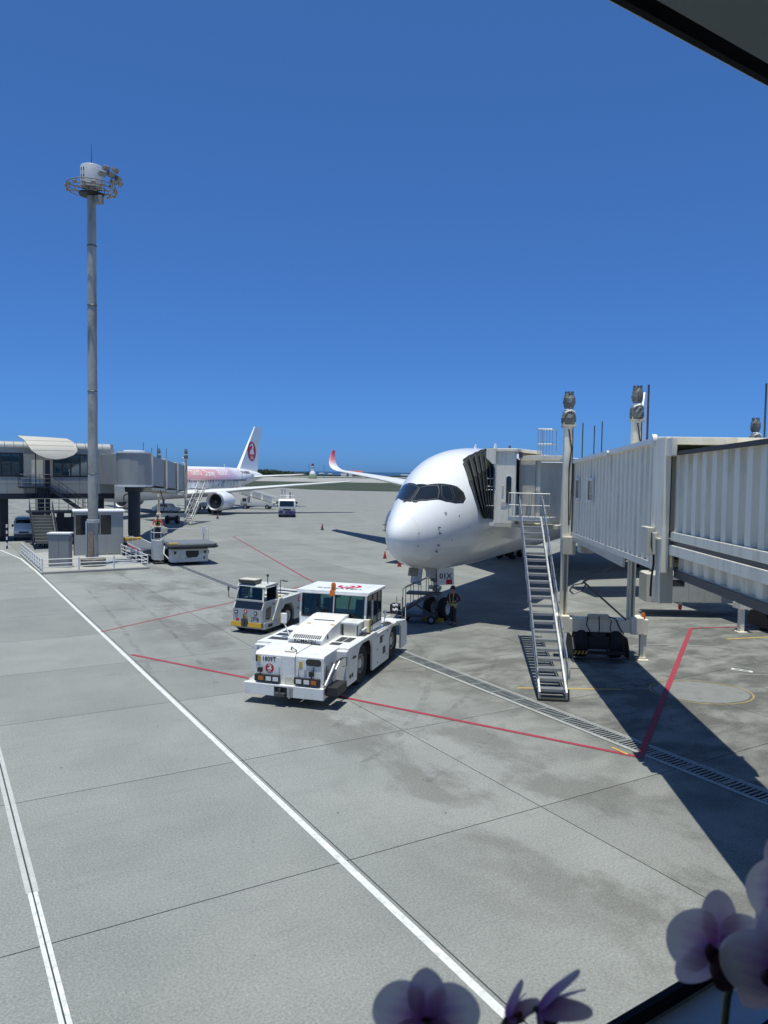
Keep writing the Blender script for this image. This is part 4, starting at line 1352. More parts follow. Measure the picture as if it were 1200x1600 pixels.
# bumper with drawbar recess
b = MB()
b.box(-1.24, -.27, 0, .14, .28, .61); b.box(.31, 1.25, 0, .14, .28, .61); b.box(-.27, .31, .0, .14, .555, .61); b.box(-1.24, 1.25, .14, .5, .30, .58)
b.build('bumper', WHITE, tt, bevel=.012)
b = MB(); b.box(-.27, .12, .02, .139, .285, .555); b.build('hitch_recess', BLACK, tt)
b = MB(); b.box(-.23, .10, -.10, .05, .30, .40); b.tube((-.07, -.05, .28), (-.07, -.05, .52), .035, 10); b.build('hitch_jaw', STEEL, tt, bevel=.01)
b = MB(); b.box(.14, .30, -.015, .139, .285, .555); b.tube((.22, -.04, .27), (.22, -.04, .60), .03, 10); b.build('pin_bracket', GALV, tt)
b = MB(); b.prism([(-1.24, .61), (-.95, .61), (-.95, .98), (-1.02, .82), (-1.10, .70)], 'y', .30, .34); b.build('bumper_gusset', WHITE, tt)
# front block
b = MB(); b.prism([(.16, .58), (.16, 1.42), (.24, 1.50), (1.40, 1.53), (1.40, .58)], 'x', -.94, .30); b.build('front_housing', WHITE, tt, bevel=.012)
b = MB(); b.prism([(.15, .58), (.15, 1.44), (.20, 1.50), (1.38, 1.52), (1.38, .58)], 'x', .325, 1.20); b.build('front_housing', WHITE, tt, bevel=.012)
b = MB(); b.box(-.90, -.12, .146, .158, .66, 1.36); b.build('front_panel', WHITE, tt, bevel=.004)
b = MB(); b.box(.40, 1.12, .136, .148, .66, 1.38); b.build('front_panel', WHITE, tt, bevel=.004)
b = MB(); b.tube((-.17, .12, .86), (-.17, .12, 1.10), .012, 6); b.build('panel_handle', GALV, tt)
b = MB(); b.tube((.44, .11, .86), (.44, .11, 1.10), .012, 6); b.build('panel_handle', GALV, tt)
b = MB(); b.prism(rrect(.895, 1.31, .46, .19, .07), 'y', .115, .135); b.build('air_inlet', GLASS_D, tt)
for cx_, am in ((-.52, -1), (.72, 1)):
    b = MB(); b.box(cx_ - .39, cx_ + .39, .03, .14, .66, .86); lc = b.build('lamp_cluster', BLACK, tt, bevel=.01)
    for k_, x in enumerate((-.24, .0, .22)):
        isam = (am < 0 and k_ == 0) or (am > 0 and k_ == 2)
        xx = cx_ + x + (.06 if am < 0 else 0)
        b = MB(); b.box(xx - .085, xx + .085, .018, .0295, .70, .82); b.build('indicator' if isam else 'headlamp', AMBER if isam else LENS, lc, bevel=.006)
    b = MB(); b.tube((cx_ - .18 * -am - .05, .09, .86), (cx_ - .18 * -am - .05, .09, .94), .015, 6); b.box(cx_ - .18 * -am - .12, cx_ - .18 * -am + .02, .03, .11, .93, 1.06); b.build('work_lamp', BLACK, lc, bevel=.01)
text('1809T', .185, lambda x, y, _=0: (-.50 + x, .141, 1.30 + y), INK, tt, bold=True, sx=.92)
crane(lambda x, y, k_: (-.48 + x, .142 - .003 * k_, 1.04 + y), .135, tt)
for x, z, m_ in ((-.82, 1.30, YEL), (-.89, 1.30, GRILLE), (.50, 1.22, YEL)):
    b = MB(); b.box(x - .05 if m_ is YEL else x - .03, x + .05 if m_ is YEL else x + .03, .128, .1455, z - .09, z + .09)
    b.build('warning_sticker', m_, tt)
b = MB(); b.path([(.9, .11, 1.18), (.9, .09, 1.05), (.86, .08, .95)], .014); b.build('lamp_cable', WIRE, tt)
b = MB(); b.box(.60, .70, .13, .147, .92, 1.08); b.box(.76, .86, .13, .147, .92, 1.10); b.build('data_plate', GALV, tt)
b = MB(); b.prism(rrect(.14, .73, .3, .2, .1), 'y', .148, .158); b.build('cover_plate', JETG, tt)
# work lamp lying on the housing
b = MB(); b.prism(rrect(.05, .42, .32, .22, .06), 'z', 1.515, 1.545); b.build('top_lamp_base', CREAM, tt)
b = MB(); b.tube((.06, .45, 1.53), (.08, .46, 1.64), .02, 8); b.path([(.08, .46, 1.62), (.25, .4, 1.56), (.35, .2, 1.53)], .012); b.build('top_lamp', BLACK, tt)
# main body: side walls with wheel arches, deck
prof = [(1.38, .36), (1.38, 1.49), (4.10, 1.48), (4.32, 1.37), (7.85, 1.22), (8.05, 1.05), (8.05, .24), (7.22, .24), (7.20, 1.06), (6.98, 1.22), (6.62, 1.34), (5.95, 1.24), (5.68, .95), (5.62, .24), (3.76, .26), (3.74, 1.06), (3.60, 1.26), (3.38, 1.36), (2.70, 1.38), (2.42, 1.28), (2.28, 1.05), (2.18, .36)]
for sg in (-1, 1):
    b = MB(); b.prism(prof, 'x', sg * 1.5, sg * 1.43); b.build('side_skirt', WHITE, tt, bevel=.008)
    b = MB(); b.box(min(sg * 1.498, sg * 1.1), max(sg * 1.498, sg * 1.1), 1.20, 1.38, .38, 1.44); b.build('corner_fairing', WHITE, tt, bevel=.02)
    for yy in (2.92, 6.42):
        wheel(tt, (sg * 1.16, yy, .68), .68, .46, hub=.44, m_hub=mat('tractor_hub_paint', (0.42, 0.38, 0.33), 0.6, var=0.3, dirt=(0.10, 0.05, 0.03), dirt_amt=0.9, dirt_scale=6))
        MB().lathe([(0.0, 0), (.16, .0), (.15, sg * .05), (0, sg * .06)], (sg * 1.30, yy, .68), 'x', 18).build('hub_cap', CREAM, tt, smooth=SM)
b = MB(); b.box(-.90, .90, 1.40, 8.0, .42, 1.10); b.build('chassis', BLACK, tt)
b = MB(); b.prism([(1.40, 1.44), (1.40, 1.492), (4.10, 1.482), (4.32, 1.374), (7.85, 1.224), (8.0, 1.10), (8.0, 1.0), (7.2, 1.12), (6.62, 1.20), (5.6, 1.26), (4.3, 1.33), (3.4, 1.42)], 'x', -1.428, 1.428); b.build('deck', WHITE, tt)
b = MB(); b.box(-1.43, 1.43, 1.385, 1.397, .45, 1.44); b.build('front_bulkhead', WHITE, tt)
for y in (4.55, 4.9):
    b = MB(); b.box(1.5, 1.507, y, y + .3, .98 if y < 4.7 else .55, 1.22 if y < 4.7 else .79); b.build('side_vent', GRILLE, tt)
for (y, z) in ((4.3, 1.3), (4.25, .85), (4.3, .4), (5.45, 1.25), (5.4, .45), (4.95, 1.18)):
    MB().lathe([(0, -.01), (.03, -.01), (.03, .012), (0, .014)], (1.5, y, z), 'x', 10).build('side_bolt', STEEL, tt)
for y in (1.55, 1.75):
    MB().lathe([(.04, -.02), (.07, -.01), (.07, .012), (0, .012)], (1.5, y, .62), 'x', 12).build('exhaust_port', BLACK, tt)
b = MB(); b.box(1.49, 1.53, 1.78, 2.02, 1.10, 1.15); b.build('side_handle', BLACK, tt)
# central hood
b = MB(); b.prism([(1.50, 1.50), (1.50, 1.64), (1.78, 1.76), (2.30, 1.88), (3.55, 2.03), (3.90, 2.03), (3.90, 1.45), (2.0, 1.45)], 'x', -.52, .62); b.build('hood', WHITE, tt, bevel=.02)
b = MB()
hs = lambda y: 1.64 + (y - 1.5) * (.12 / .28)
n_s = 14
for i in range(n_s):
    x = -.38 + i * .066
    b.add([(x, 1.54, hs(1.54) + .008), (x + .042, 1.54, hs(1.54) + .008), (x + .042, 1.72, hs(1.72) + .008), (x, 1.72, hs(1.72) + .008)], [(0, 1, 2, 3)])
b.build('hood_louvres', GRILLE, tt, kind='stuff')
text('KOMATSU', .145, lambda x, y, _=0: (.05 + x, 1.490, 1.588 + y), INK, tt, bold=True, sx=1.05)
b = MB()
for i in range(16):
    x = -.44 + i * .062
    b.box(x, x + .04, 1.40, 1.497, 1.51, 1.535)
b.box(-.46, .60, 1.39, 1.40, 1.49, 1.55)
b.build('front_grille', GRILLE, tt, kind='stuff')
b = MB(); b.add([(-.25, 2.95, 1.968), (.45, 2.95, 1.968), (.45, 3.02, 1.976), (-.25, 3.02, 1.976)], [(0, 1, 2, 3)]); b.build('hood_slot', GRILLE, tt)
for x in (-.33, .47):
    b = MB(); b.add([(x, 2.55, 1.922), (x + .13, 2.55, 1.922), (x + .13, 2.62, 1.930), (x, 2.62, 1.930)], [(0, 1, 2, 3)]); b.build('hood_sticker', YEL, tt)
b = MB(); b.box(.621, .64, 1.9, 1.95, 1.60, 1.74); b.build('hood_latch', BLACK, tt)
for y in (1.8, 2.4, 2.9):
    b = MB(); b.box(-1.34, -.68, y, y + .34, 1.494, 1.499); b.build('tread_plate', GRILLE, tt)
for x0, x1, y0, y1 in ((.74, 1.08, 1.72, 2.05), (.76, .98, 2.2, 2.85), (1.02, 1.24, 2.2, 2.85)):
    b = MB(); b.box(x0, x1, y0, y1, 1.494, 1.499); b.build('tread_plate', GRILLE, tt)
for y0 in (3.2, 3.7):
    b = MB(); b.box(1.18, 1.40, y0, y0 + .42, 1.490, 1.497); b.build('tread_plate', GRILLE, tt)
# air conditioner box
b = MB(); b.box(.66, 1.20, 3.15, 3.75, 1.49, 1.86); ac = b.build('air_conditioner', WHITE, tt, bevel=.02)
b = MB(); b.box(.62, 1.24, 3.10, 3.80, 1.86, 1.92); b.build('lid', WHITE, ac, bevel=.015)
b = MB(); b.box(.76, 1.08, 3.138, 3.149, 1.54, 1.80); b.build('filter_panel', JETG, ac)
for x in (.685, 1.175):
    b = MB(); b.tube((x, 3.12, 1.50), (x, 3.12, 1.84), .02, 6); b.build('lid_strap', BLACK, ac)
b = MB(); b.box(1.26, 1.42, 3.55, 3.70, 1.55, 1.95); b.build('marker_board', JETW, tt)
b = MB(); b.box(1.42, 1.45, 3.56, 3.69, 1.55, 1.95); b.build('reflector', YEL, tt)
b = MB(); b.tube((1.10, 3.2, 1.53), (1.36, 3.6, 1.72), .025, 8); b.build('brace_tube', WHITE, tt)
# cab
C0, C1, CX = 3.95, 5.75, 1.18
b = MB(); b.box(-CX, CX, C0, C1, 1.35, 1.86); b.build('cab_body', WHITE, tt, bevel=.015)
for x in (-CX + .03, CX - .03):
    b = MB()
    b.hexa([(x - .035, C0, 1.86), (x + .035, C0, 1.86), (x + .035, C0 + .07, 1.86), (x - .035, C0 + .07, 1.86)], [(x - .035, C0 + .10, 2.68), (x + .035, C0 + .10, 2.68), (x + .035, C0 + .17, 2.68), (x - .035, C0 + .17, 2.68)])
    b.build('cab_pillar', WHITE, tt)
    b = MB(); b.box(x - .035, x + .035, C1 - .07, C1, 1.86, 2.68); b.build('cab_pillar', WHITE, tt)
b = MB()
b.hexa([(.01, C0, 1.86), (.05, C0, 1.86), (.05, C0 + .06, 1.86), (.01, C0 + .06, 1.86)], [(.01, C0 + .10, 2.68), (.05, C0 + .10, 2.68), (.05, C0 + .16, 2.68), (.01, C0 + .16, 2.68)])
b.build('cab_pillar', WHITE, tt)
b = MB(); b.box(-CX - .10, CX + .12, C0 - .04, C1 + .08, 2.68, 2.78); rf = b.build('cab_roof', WHITE, tt, bevel=.03)
b = MB(); b.box(-CX - .06, CX + .08, C0 - .07, C0 - .03, 2.66, 2.70); b.build('rain_gutter', WHITE, rf)
for x0, x1 in ((-CX + .07, -.005), (.065, CX - .07)):
    b = MB(); b.hexa([(x0, C0 + .015, 1.87), (x1, C0 + .015, 1.87), (x1, C0 + .022, 1.87), (x0, C0 + .022, 1.87)], [(x0, C0 + .11, 2.67), (x1, C0 + .11, 2.67), (x1, C0 + .117, 2.67), (x0, C0 + .117, 2.67)]); wsn = b.build('windscreen', GLASS_V, tt)
    f = MB()
    def wsp(x, z, o=0.0):
        return (x, C0 + .005 + (z - 1.87) * .119 - o, z)
    f.bar(wsp(x0 + .01, 1.89), wsp(x1 - .01, 1.89), .03, .05); f.bar(wsp(x0 + .01, 2.65), wsp(x1 - .01, 2.65), .03, .05); f.bar(wsp(x0 + .02, 1.89), wsp(x0 + .02, 2.65), .05, .03); f.bar(wsp(x1 - .02, 1.89), wsp(x1 - .02, 2.65), .05, .03)
    f.build('windscreen_seal', BLACK, wsn)
    w_ = MB(); xm = (x0 + x1) / 2
    w_.path([wsp(xm + .05, 2.66, .03), wsp(xm - .02, 2.2, .03)], .012); w_.path([wsp(xm - .02, 2.2, .03), wsp(xm - .30, 1.98, .03)], .01); w_.path([wsp(xm - .02, 2.2, .03), wsp(xm + .22, 1.95, .03)], .01); w_.path([wsp(xm + .02, 2.66, .03), wsp(xm - .04, 2.2, .03)], .008)
    w_.build('wiper', BLACK, wsn)
for sg in (-1, 1):
    for y0, y1 in ((C0 + .20, C0 + .72), (C0 + .78, C0 + 1.25), (C0 + 1.30, C1 - .09)):
        b = MB(); b.box(min(sg * CX, sg * (CX - .012)), max(sg * CX, sg * (CX - .012)), y0, y1, 1.60, 2.62); dn = b.build('side_window', GLASS_V, tt)
        f = MB()
        for (a0, a1, z0, z1) in ((y0 - .03, y0 + .02, 1.55, 2.66), (y1 - .02, y1 + .03, 1.55, 2.66), (y0 + .02, y1 - .02, 1.55, 1.61), (y0 + .02, y1 - .02, 2.61, 2.66)):
            f.box(min(sg * (CX + .012), sg * (CX - .02)), max(sg * (CX + .012), sg * (CX - .02)), a0, a1, z0, z1)
        f.build('window_frame', BLACK, dn)
b = MB(); b.box(-CX + .05, CX - .05, C1 - .03, C1 - .02, 1.87, 2.67); b.build('rear_window', GLASS_V, tt)
b = MB(); b.box(CX, CX + .02, C0 + .75, C1 - .05, 1.38, 1.58); b.build('door_sill', WHITE, tt)
b = MB(); b.box(CX + .005, CX + .05, C0 + .60, C0 + .66, 1.75, 2.45); b.build('grab_rail', WHITE, tt)
for x in (-.52, .68):
    b = MB(); b.box(x - .24, x + .24, C0 + .55, C0 + 1.0, 1.60, 1.74); b.hexa([(x - .24, C0 + .95, 1.72), (x + .24, C0 + .95, 1.72), (x + .24, C0 + 1.05, 1.72), (x - .24, C0 + 1.05, 1.72)], [(x - .2, C0 + 1.05, 2.34), (x + .2, C0 + 1.05, 2.34), (x + .2, C0 + 1.15, 2.34), (x - .2, C0 + 1.15, 2.34)])
    b.build('seat', SEAT, tt, bevel=.03)
b = MB(); b.box(-CX + .06, CX - .06, C0 + .12, C0 + .38, 1.70, 2.0); b.build('dashboard', CABIN, tt, bevel=.02)
b = MB(); b.lathe([(.19, -.015), (.205, 0), (.19, .015), (.175, 0)], (0, 0, 0), 'z', 20, closed=True); b.tube((0, 0, 0), (0, .0, -.3), .025, 8); b.bar((-.18, 0, 0), (.18, 0, 0), .03, .02)
sw = b.build('steering_wheel', BLACK, tt); sw.location = (-.50, C0 + .48, 2.10); sw.rotation_euler = (R(-40), 0, 0)
b = MB(); b.box(-1.02, -.86, C0 + .05, C0 + .06, 1.95, 2.12); b.build('paper_notice', LOGO_WHITE, tt)
b = MB(); b.box(-.55, -.25, C0 + 1.5, C0 + 1.52, 2.3, 2.5); b.build('rear_notice', LOGO_WHITE, tt)
bc = MB().lathe([(.085, 0), (.085, .05), (.06, .06)], (.02, C0 + .05, 2.78), 'z', 16).build('beacon', AMBER, tt)
MB().lathe([(.075, .06), (.08, .10), (.08, .20), (.05, .26), (0, .27)], (.02, C0 + .05, 2.78), 'z', 16).build('beacon_lens', AMBER, bc, smooth=SM)
b = MB(); b.hexa([(-.08, C0 - .10, 2.62), (.12, C0 - .10, 2.62), (.12, C0 + .02, 2.70), (-.08, C0 + .02, 2.70)], [(-.06, C0 - .06, 2.80), (.10, C0 - .06, 2.80), (.10, C0 + .04, 2.80), (-.06, C0 + .04, 2.80)]); b.build('beacon_bracket', AMBER, tt)
text('KOMATSU', .26, lambda x, y, _=0: (.05 + x, C0 + .50 + y, 2.785), INK, rf, bold=True, sx=1.3)
def arc_band(cx, cy, r0, r1, a0, a1, fn, n=14):
    v = [fn(cx + r0 * cos(a0 + (a1 - a0) * i / n), cy + r0 * sin(a0 + (a1 - a0) * i / n)) for i in range(n + 1)] + [fn(cx + r1 * cos(a0 + (a1 - a0) * i / n), cy + r1 * sin(a0 + (a1 - a0) * i / n)) for i in range(n + 1)]
    return v, [(i, i + 1, n + 2 + i, n + 1 + i) for i in range(n)]
b = MB(); b.add(*arc_band(.25, C0 + 1.05, .28, .42, R(-200), R(60), lambda x, y: (x, y, 2.785))); b.add(*arc_band(.25, C0 + 1.05, .08, .2, R(-160), R(100), lambda x, y: (x, y, 2.785))); b.build('roof_emblem', LOGO_RED, rf)
# mirror, rear furniture
b = MB(); b.path([(-.72, 2.15, 1.49), (-.95, 2.2, 1.95)], .022, 8); b.build('mirror_arm', WHITE, tt)
b = MB(); b.box(-1.06, -.88, 2.16, 2.26, 1.93, 2.26); mi = b.build('mirror', WHITE, tt, bevel=.03)
b = MB(); b.box(-1.082, -1.062, 2.17, 2.25, 1.95, 2.24); b.build('mirror_sticker', YEL, mi)
b = MB(); b.path([(1.2, 5.95, 1.28), (1.28, 5.9, 1.85)], .018); b.box(1.25, 1.31, 5.84, 5.9, 1.60, 1.9); b.build('rear_mirror', WHITE, tt)
for x in (1.16, 1.38):
    b = MB(); b.tube((x, 7.75, 1.2), (x, 7.75, 2.08), .014, 6)
    b.build('rear_post', STEEL, tt)
b = MB()
for z in (1.35, 1.55, 1.75, 1.95):
    b.tube((1.16, 7.75, z), (1.38, 7.75, z), .01, 6)
b.build('post_rungs', STEEL, tt, kind='stuff')
brd = MB().box(1.02, 1.22, 7.70, 7.72, 1.50, 1.84).build('striped_board', INK, tt)
for z in (1.56, 1.73):
    b = MB(); b.add([(1.02, 7.697, z), (1.09, 7.697, z - .03), (1.15, 7.697, z + .02), (1.22, 7.697, z - .02), (1.22, 7.697, z + .07), (1.15, 7.697, z + .10), (1.09, 7.697, z + .05), (1.02, 7.697, z + .08)], [tuple(range(8))]); b.build('white_stripe', LOGO_WHITE, brd)
b = MB(); b.path([(.7, 6.6, 1.29), (.95, 6.9, 1.42), (1.15, 6.95, 1.5)], .02); b.build('rear_lever', WHITE, tt)
for y0 in (5.95, 6.25):
    b = MB(); b.box(1.15, 1.42, y0, y0 + .2, 1.302 - (y0 - 5.95) * .043, 1.312 - (y0 - 5.95) * .043); b.build('tread_plate', GRILLE, tt)
b = MB(); b.tube((1.46, 7.95, 1.05), (1.46, 7.95, 1.65), .016, 6); b.build('corner_pole', WHITE, tt)
b = MB(); b.box(-1.0, 1.0, 8.05, 8.14, .35, .95); b.build('rear_bumper', BLACK, tt)
# steps and hoses at the front corner
b = MB(); b.box(1.27, 1.62, .10, .95, .40, .66); b.build('step_box', BLACK, tt, bevel=.02)
b = MB()
for y in (.18, .62):
    b.path([(1.27, y, .66), (1.27, y, 1.25)], .016)
for z in (.85, 1.05):
    b.path([(1.27, .18, z), (1.27, .62, z)], .014)
b.path([(1.22, .1, .72), (1.34, .75, 1.22), (1.42, 1.1, 1.28)], .028); b.path([(1.42, 1.1, 1.28), (1.52, 1.18, 1.28), (1.52, 1.18, 1.05), (1.42, 1.1, 1.02)], .014)
b.build('step_ladder', BLACK, tt)
b = MB(); b.tube((1.28, .06, .70), (1.34, .62, 1.18), .045, 10); b.tube((1.30, .3, .72), (1.40, .9, 1.22), .03, 8); b.build('hydraulic_hose', GALV, tt, smooth=SM)
for x, y in ((-1.28, 1.0), (-1.12, 1.0), (-1.0, 1.25)):
    b = MB(); b.tube((x, y, .40), (x, y, 1.46), .035, 10); b.build('standpipe', GALV, tt, smooth=SM)

# ------------------------------------------------------------------ smaller baggage tractor behind
jt = thing('baggage_tractor', 'smaller white tractor marked JT-8 with yellow bumpers beside the tow tractor', 'tow tractor', (-5.6, 31.5, 0), R(-23.46))
WHG = mat('aged_white_paint', (0.52, 0.53, 0.51), 0.5, var=0.08, dirt=(0.32, 0.30, 0.26), dirt_amt=0.4)
for x0, x1 in ((-.80, -.22), (.02, .70)):
    b = MB(); b.hexa([(x0, -.05, .28), (x1, -.05, .28), (x1, .22, .28), (x0, .22, .28)], [(x0 + .05, -.02, .48), (x1 - .03, -.02, .48), (x1 - .03, .22, .48), (x0 + .05, .22, .48)]); b.build('bumper', YEL, jt, bevel=.015)
b = MB(); b.box(-.24, .04, -.08, .15, .30, .62); b.tube((-.1, -.1, .3), (-.1, -.1, .82), .025, 8); b.build('hitch', STEEL, jt)
b = MB(); b.prism([(.0, .46), (-.02, 1.02), (.14, 1.32), (1.25, 1.32), (1.25, .46)], 'x', -.70, .74); b.build('nose_body', WHG, jt, bevel=.02)
b = MB(); b.box(-.66, .70, -.012, .05, .48, .66); b.build('nose_kick_panel', WHG, jt)
b = MB(); b.hexa([(-.62, -.022, 1.04), (.70, -.022, 1.04), (.70, -.01, 1.04), (-.62, -.01, 1.04)], [(-.60, .135, 1.345), (.70, .135, 1.345), (.70, .15, 1.345), (-.60, .15, 1.345)]); b.build('lower_windscreen', GLASS_D, jt)
for x in (-.52, .42):
    b = MB(); b.box(x - .07, x + .07, -.035, -.015, .80, .95); hl = b.build('headlamp', BLACK, jt, bevel=.006)
    b = MB(); b.box(x - .04, x + .04, -.042, -.035, .84, .91); b.build('lamp_lens', LENS, hl)
crane(lambda x, y, k_: (-.06 + x, -.024 - .003 * k_, .93 + y), .085, jt)
text('JT-8', .20, lambda x, y, _=0: (.40 + x, -.024, .62 + y), INK, jt, bold=True, sx=1.1)
for x, z, m_ in ((-.06, .70, YEL), (-.46, .57, REDP)):
    b = MB(); b.box(x - .07, x + .07, -.02, -.012, z - .05, z + .05); b.build('nose_sticker', m_, jt)
# cab
b = MB()
for (p0, p1) in (((-.66, .15, 1.36), (.68, .15, 1.36)), ((-.66, .14, 1.32), (-.60, .34, 1.92)), ((.68, .14, 1.32), (.60, .34, 1.92)), ((.70, 1.22, 1.30), (.66, 1.16, 1.92)), ((-.70, 1.22, 1.30), (-.66, 1.16, 1.92))):
    b = MB(); b.bar(p0, p1, .07, .07); b.build('cab_pillar', WHG, jt)
b = MB(); b.prism([(.26, 1.92), (.34, 1.99), (1.22, 2.02), (1.30, 1.96), (1.28, 1.90)], 'x', -.68, .70); b.build('cab_roof', WHG, jt, bevel=.015)
b = MB(); b.hexa([(-.62, .16, 1.39), (.64, .16, 1.39), (.64, .17, 1.39), (-.62, .17, 1.39)], [(-.57, .33, 1.91), (.57, .33, 1.91), (.57, .34, 1.91), (-.57, .34, 1.91)]); b.build('windscreen', GLASS_V, jt)
b = MB(); b.box(.688, .695, .40, 1.14, 1.36, 1.88); sw_ = b.build('side_window', GLASS_V, jt)
b = MB(); b.box(-.695, -.688, .40, 1.14, 1.36, 1.88); b.build('side_window', GLASS_V, jt)
b = MB(); b.box(.74, .756, .12, .95, .52, 1.34); dr = b.build('door', WHG, jt, bevel=.005)
b = MB(); b.prism([(.22, .60), (.24, 1.0), (.34, 1.08), (.66, 1.10), (.60, .66), (.5, .58)], 'x', .757, .764); b.build('door_window', GLASS_D, dr)
b = MB(); b.box(.756, .775, .78, .90, 1.16, 1.20); b.build('handle', BLACK, dr)
b = MB(); b.box(-.42, .10, .5, 1.0, .95, 1.30); b.box(-.40, .08, .95, 1.05, 1.3, 1.75); b.build('seat', CABIN, jt, bevel=.03)
b = MB(); b.box(-.6, .62, .2, .42, 1.2, 1.42); b.build('dashboard', CABIN, jt)
b = MB(); b.hexa([(-.58, .30, 2.02), (.18, .30, 2.02), (.18, .80, 2.02), (-.58, .80, 2.02)], [(-.62, .25, 2.18), (.20, .25, 2.18), (.20, .82, 2.18), (-.62, .82, 2.18)]); b.build('roof_air_conditioner', STEEL, jt, bevel=.02)
b = MB(); b.box(-.60, .19, .27, .80, 2.181, 2.20); b.build('unit_lid', JETG, jt)
b = MB(); b.tube((.42, .9, 2.0), (.42, .9, 2.32), .018, 8); b.lathe([(.05, 2.30), (.05, 2.38), (0, 2.40)], (.42, .9, 0), 'z', 10); b.build('roof_lamp', BLACK, jt)
b = MB(); b.path([(-.66, .2, 1.85), (-.98, .1, 1.82), (-.98, .1, 1.42), (-.7, .15, 1.40)], .016); b.box(-1.03, -.96, .08, .12, 1.70, 1.88); b.build('mirror_arm', STEEL, jt)
# slanted fender, wheel and rear deck
b = MB(); b.prism([(.72, .50), (1.25, 1.34), (1.50, 1.36), (1.52, 1.28), (1.40, .88), (1.36, .48)], 'x', .38, .80); b.build('front_fender', WHG, jt, bevel=.01)
b = MB(); b.prism([(.10, .20), (.10, .48), (1.36, .48), (1.36, .20)], 'x', -.72, .78); b.build('side_step', WHG, jt, bevel=.01)
b = MB(); b.box(.775, .787, .38, .72, .26, .38); b.build('step_hole', BLACK, jt)
rprof = [(1.42, .90), (1.55, 1.30), (3.9, 1.36), (3.9, .35), (2.50, .25), (2.48, .72), (2.28, 1.02), (1.72, 1.05), (1.50, .84)]
for sg in (-1, 1):
    b = MB(); b.prism(rprof, 'x', sg * .80, sg * .55); b.build('rear_body_side', WHG, jt, bevel=.008)
    wheel(jt, (sg * .62, 1.98, .48), .48, .30, hub=.5, m_hub=mat('pale_hub_paint', (0.55, 0.53, 0.48), 0.5, var=0.2))
    wheel(jt, (sg * .62, .55, .40), .40, .26, hub=.5)
b = MB(); b.box(-.545, .545, 1.4, 3.9, .35, 1.32); b.build('rear_body', WHG, jt)
for i in range(6):
    b = MB(); b.box(-.5, .5, 1.7 + i * .36, 1.82 + i * .36, 1.325, 1.36); b.build('deck_slat', LOGO_WHITE if i % 2 else STEEL, jt)
b = MB(); b.box(.30, .60, 1.40, 1.7, 1.33, 1.40); b.build('deck_marker', YEL, jt)
b = MB(); b.path([(.2, 2.3, 1.32), (.2, 2.3, 1.95), (.45, 2.2, 1.98)], .016); b.box(.42, .62, 2.14, 2.22, 1.93, 1.97); b.build('lamp_pole', STEEL, jt)
crane(lambda x, y, k_: (.805 + .003 * k_, 2.90 + x, 1.08 + y), .13, jt)
text('TC-02', .17, lambda x, y, _=0: (.805, 2.95 + x, .68 + y), INK, jt, bold=True)

# ------------------------------------------------------------------ small step platform by the nose gear
sp = thing('service_platform', 'dark steel step platform with handrail beside the nose gear', 'platform', (0.95, 33.0, 0), R(-12))
b = MB(); b.box(-.15, 1.35, 1.2, 1.9, 1.30, 1.38); b.build('platform_deck', STEEL, sp)
for y in (1.2, 1.9):
    b = MB(); b.bar((-.25, y, .66), (1.0, y, 1.32), .04, .12); b.build('side_rail', STEEL, sp)
    b = MB()
    for i in range(5):
        x = -.3 + i * .35
        zz = .70 + i * .17
        b.tube((x, y, zz), (x, y, zz + .85), .016, 6)
    b.path([(-.3, y, 1.55), (.75, y, 2.06), (1.1, y, 2.08)], .018); b.path([(-.3, y, 1.55), (-.3, y, .7)], .018)
    b.build('handrail', STEEL, sp)
for i in range(4):
    b = MB(); b.box(-.2 + i * .3, .02 + i * .3, 1.22, 1.88, .78 + i * .155, .81 + i * .155); b.build('step', ALU, sp)
b = MB(); b.box(-.45, 1.2, 1.15, 1.95, .30, .42); b.bar((-.4, 1.5, .4), (.9, 1.5, 1.3), .08, .08); b.bar((1.0, 1.3, .4), (.2, 1.3, .9), .07, .07); b.build('undercarriage', STEEL, sp)
for x in (-.25, 1.0):
    for y in (1.18, 1.92):
        wheel(sp, (x, y, .2), .2, .1, hub=.5, axis='y')
b = MB(); b.bar((-.45, 1.5, .36), (-1.2, 1.2, .45), .08, .08); b.box(-.9, -.5, 1.25, 1.75, .38, .78); b.build('tow_bar', STEEL, sp)
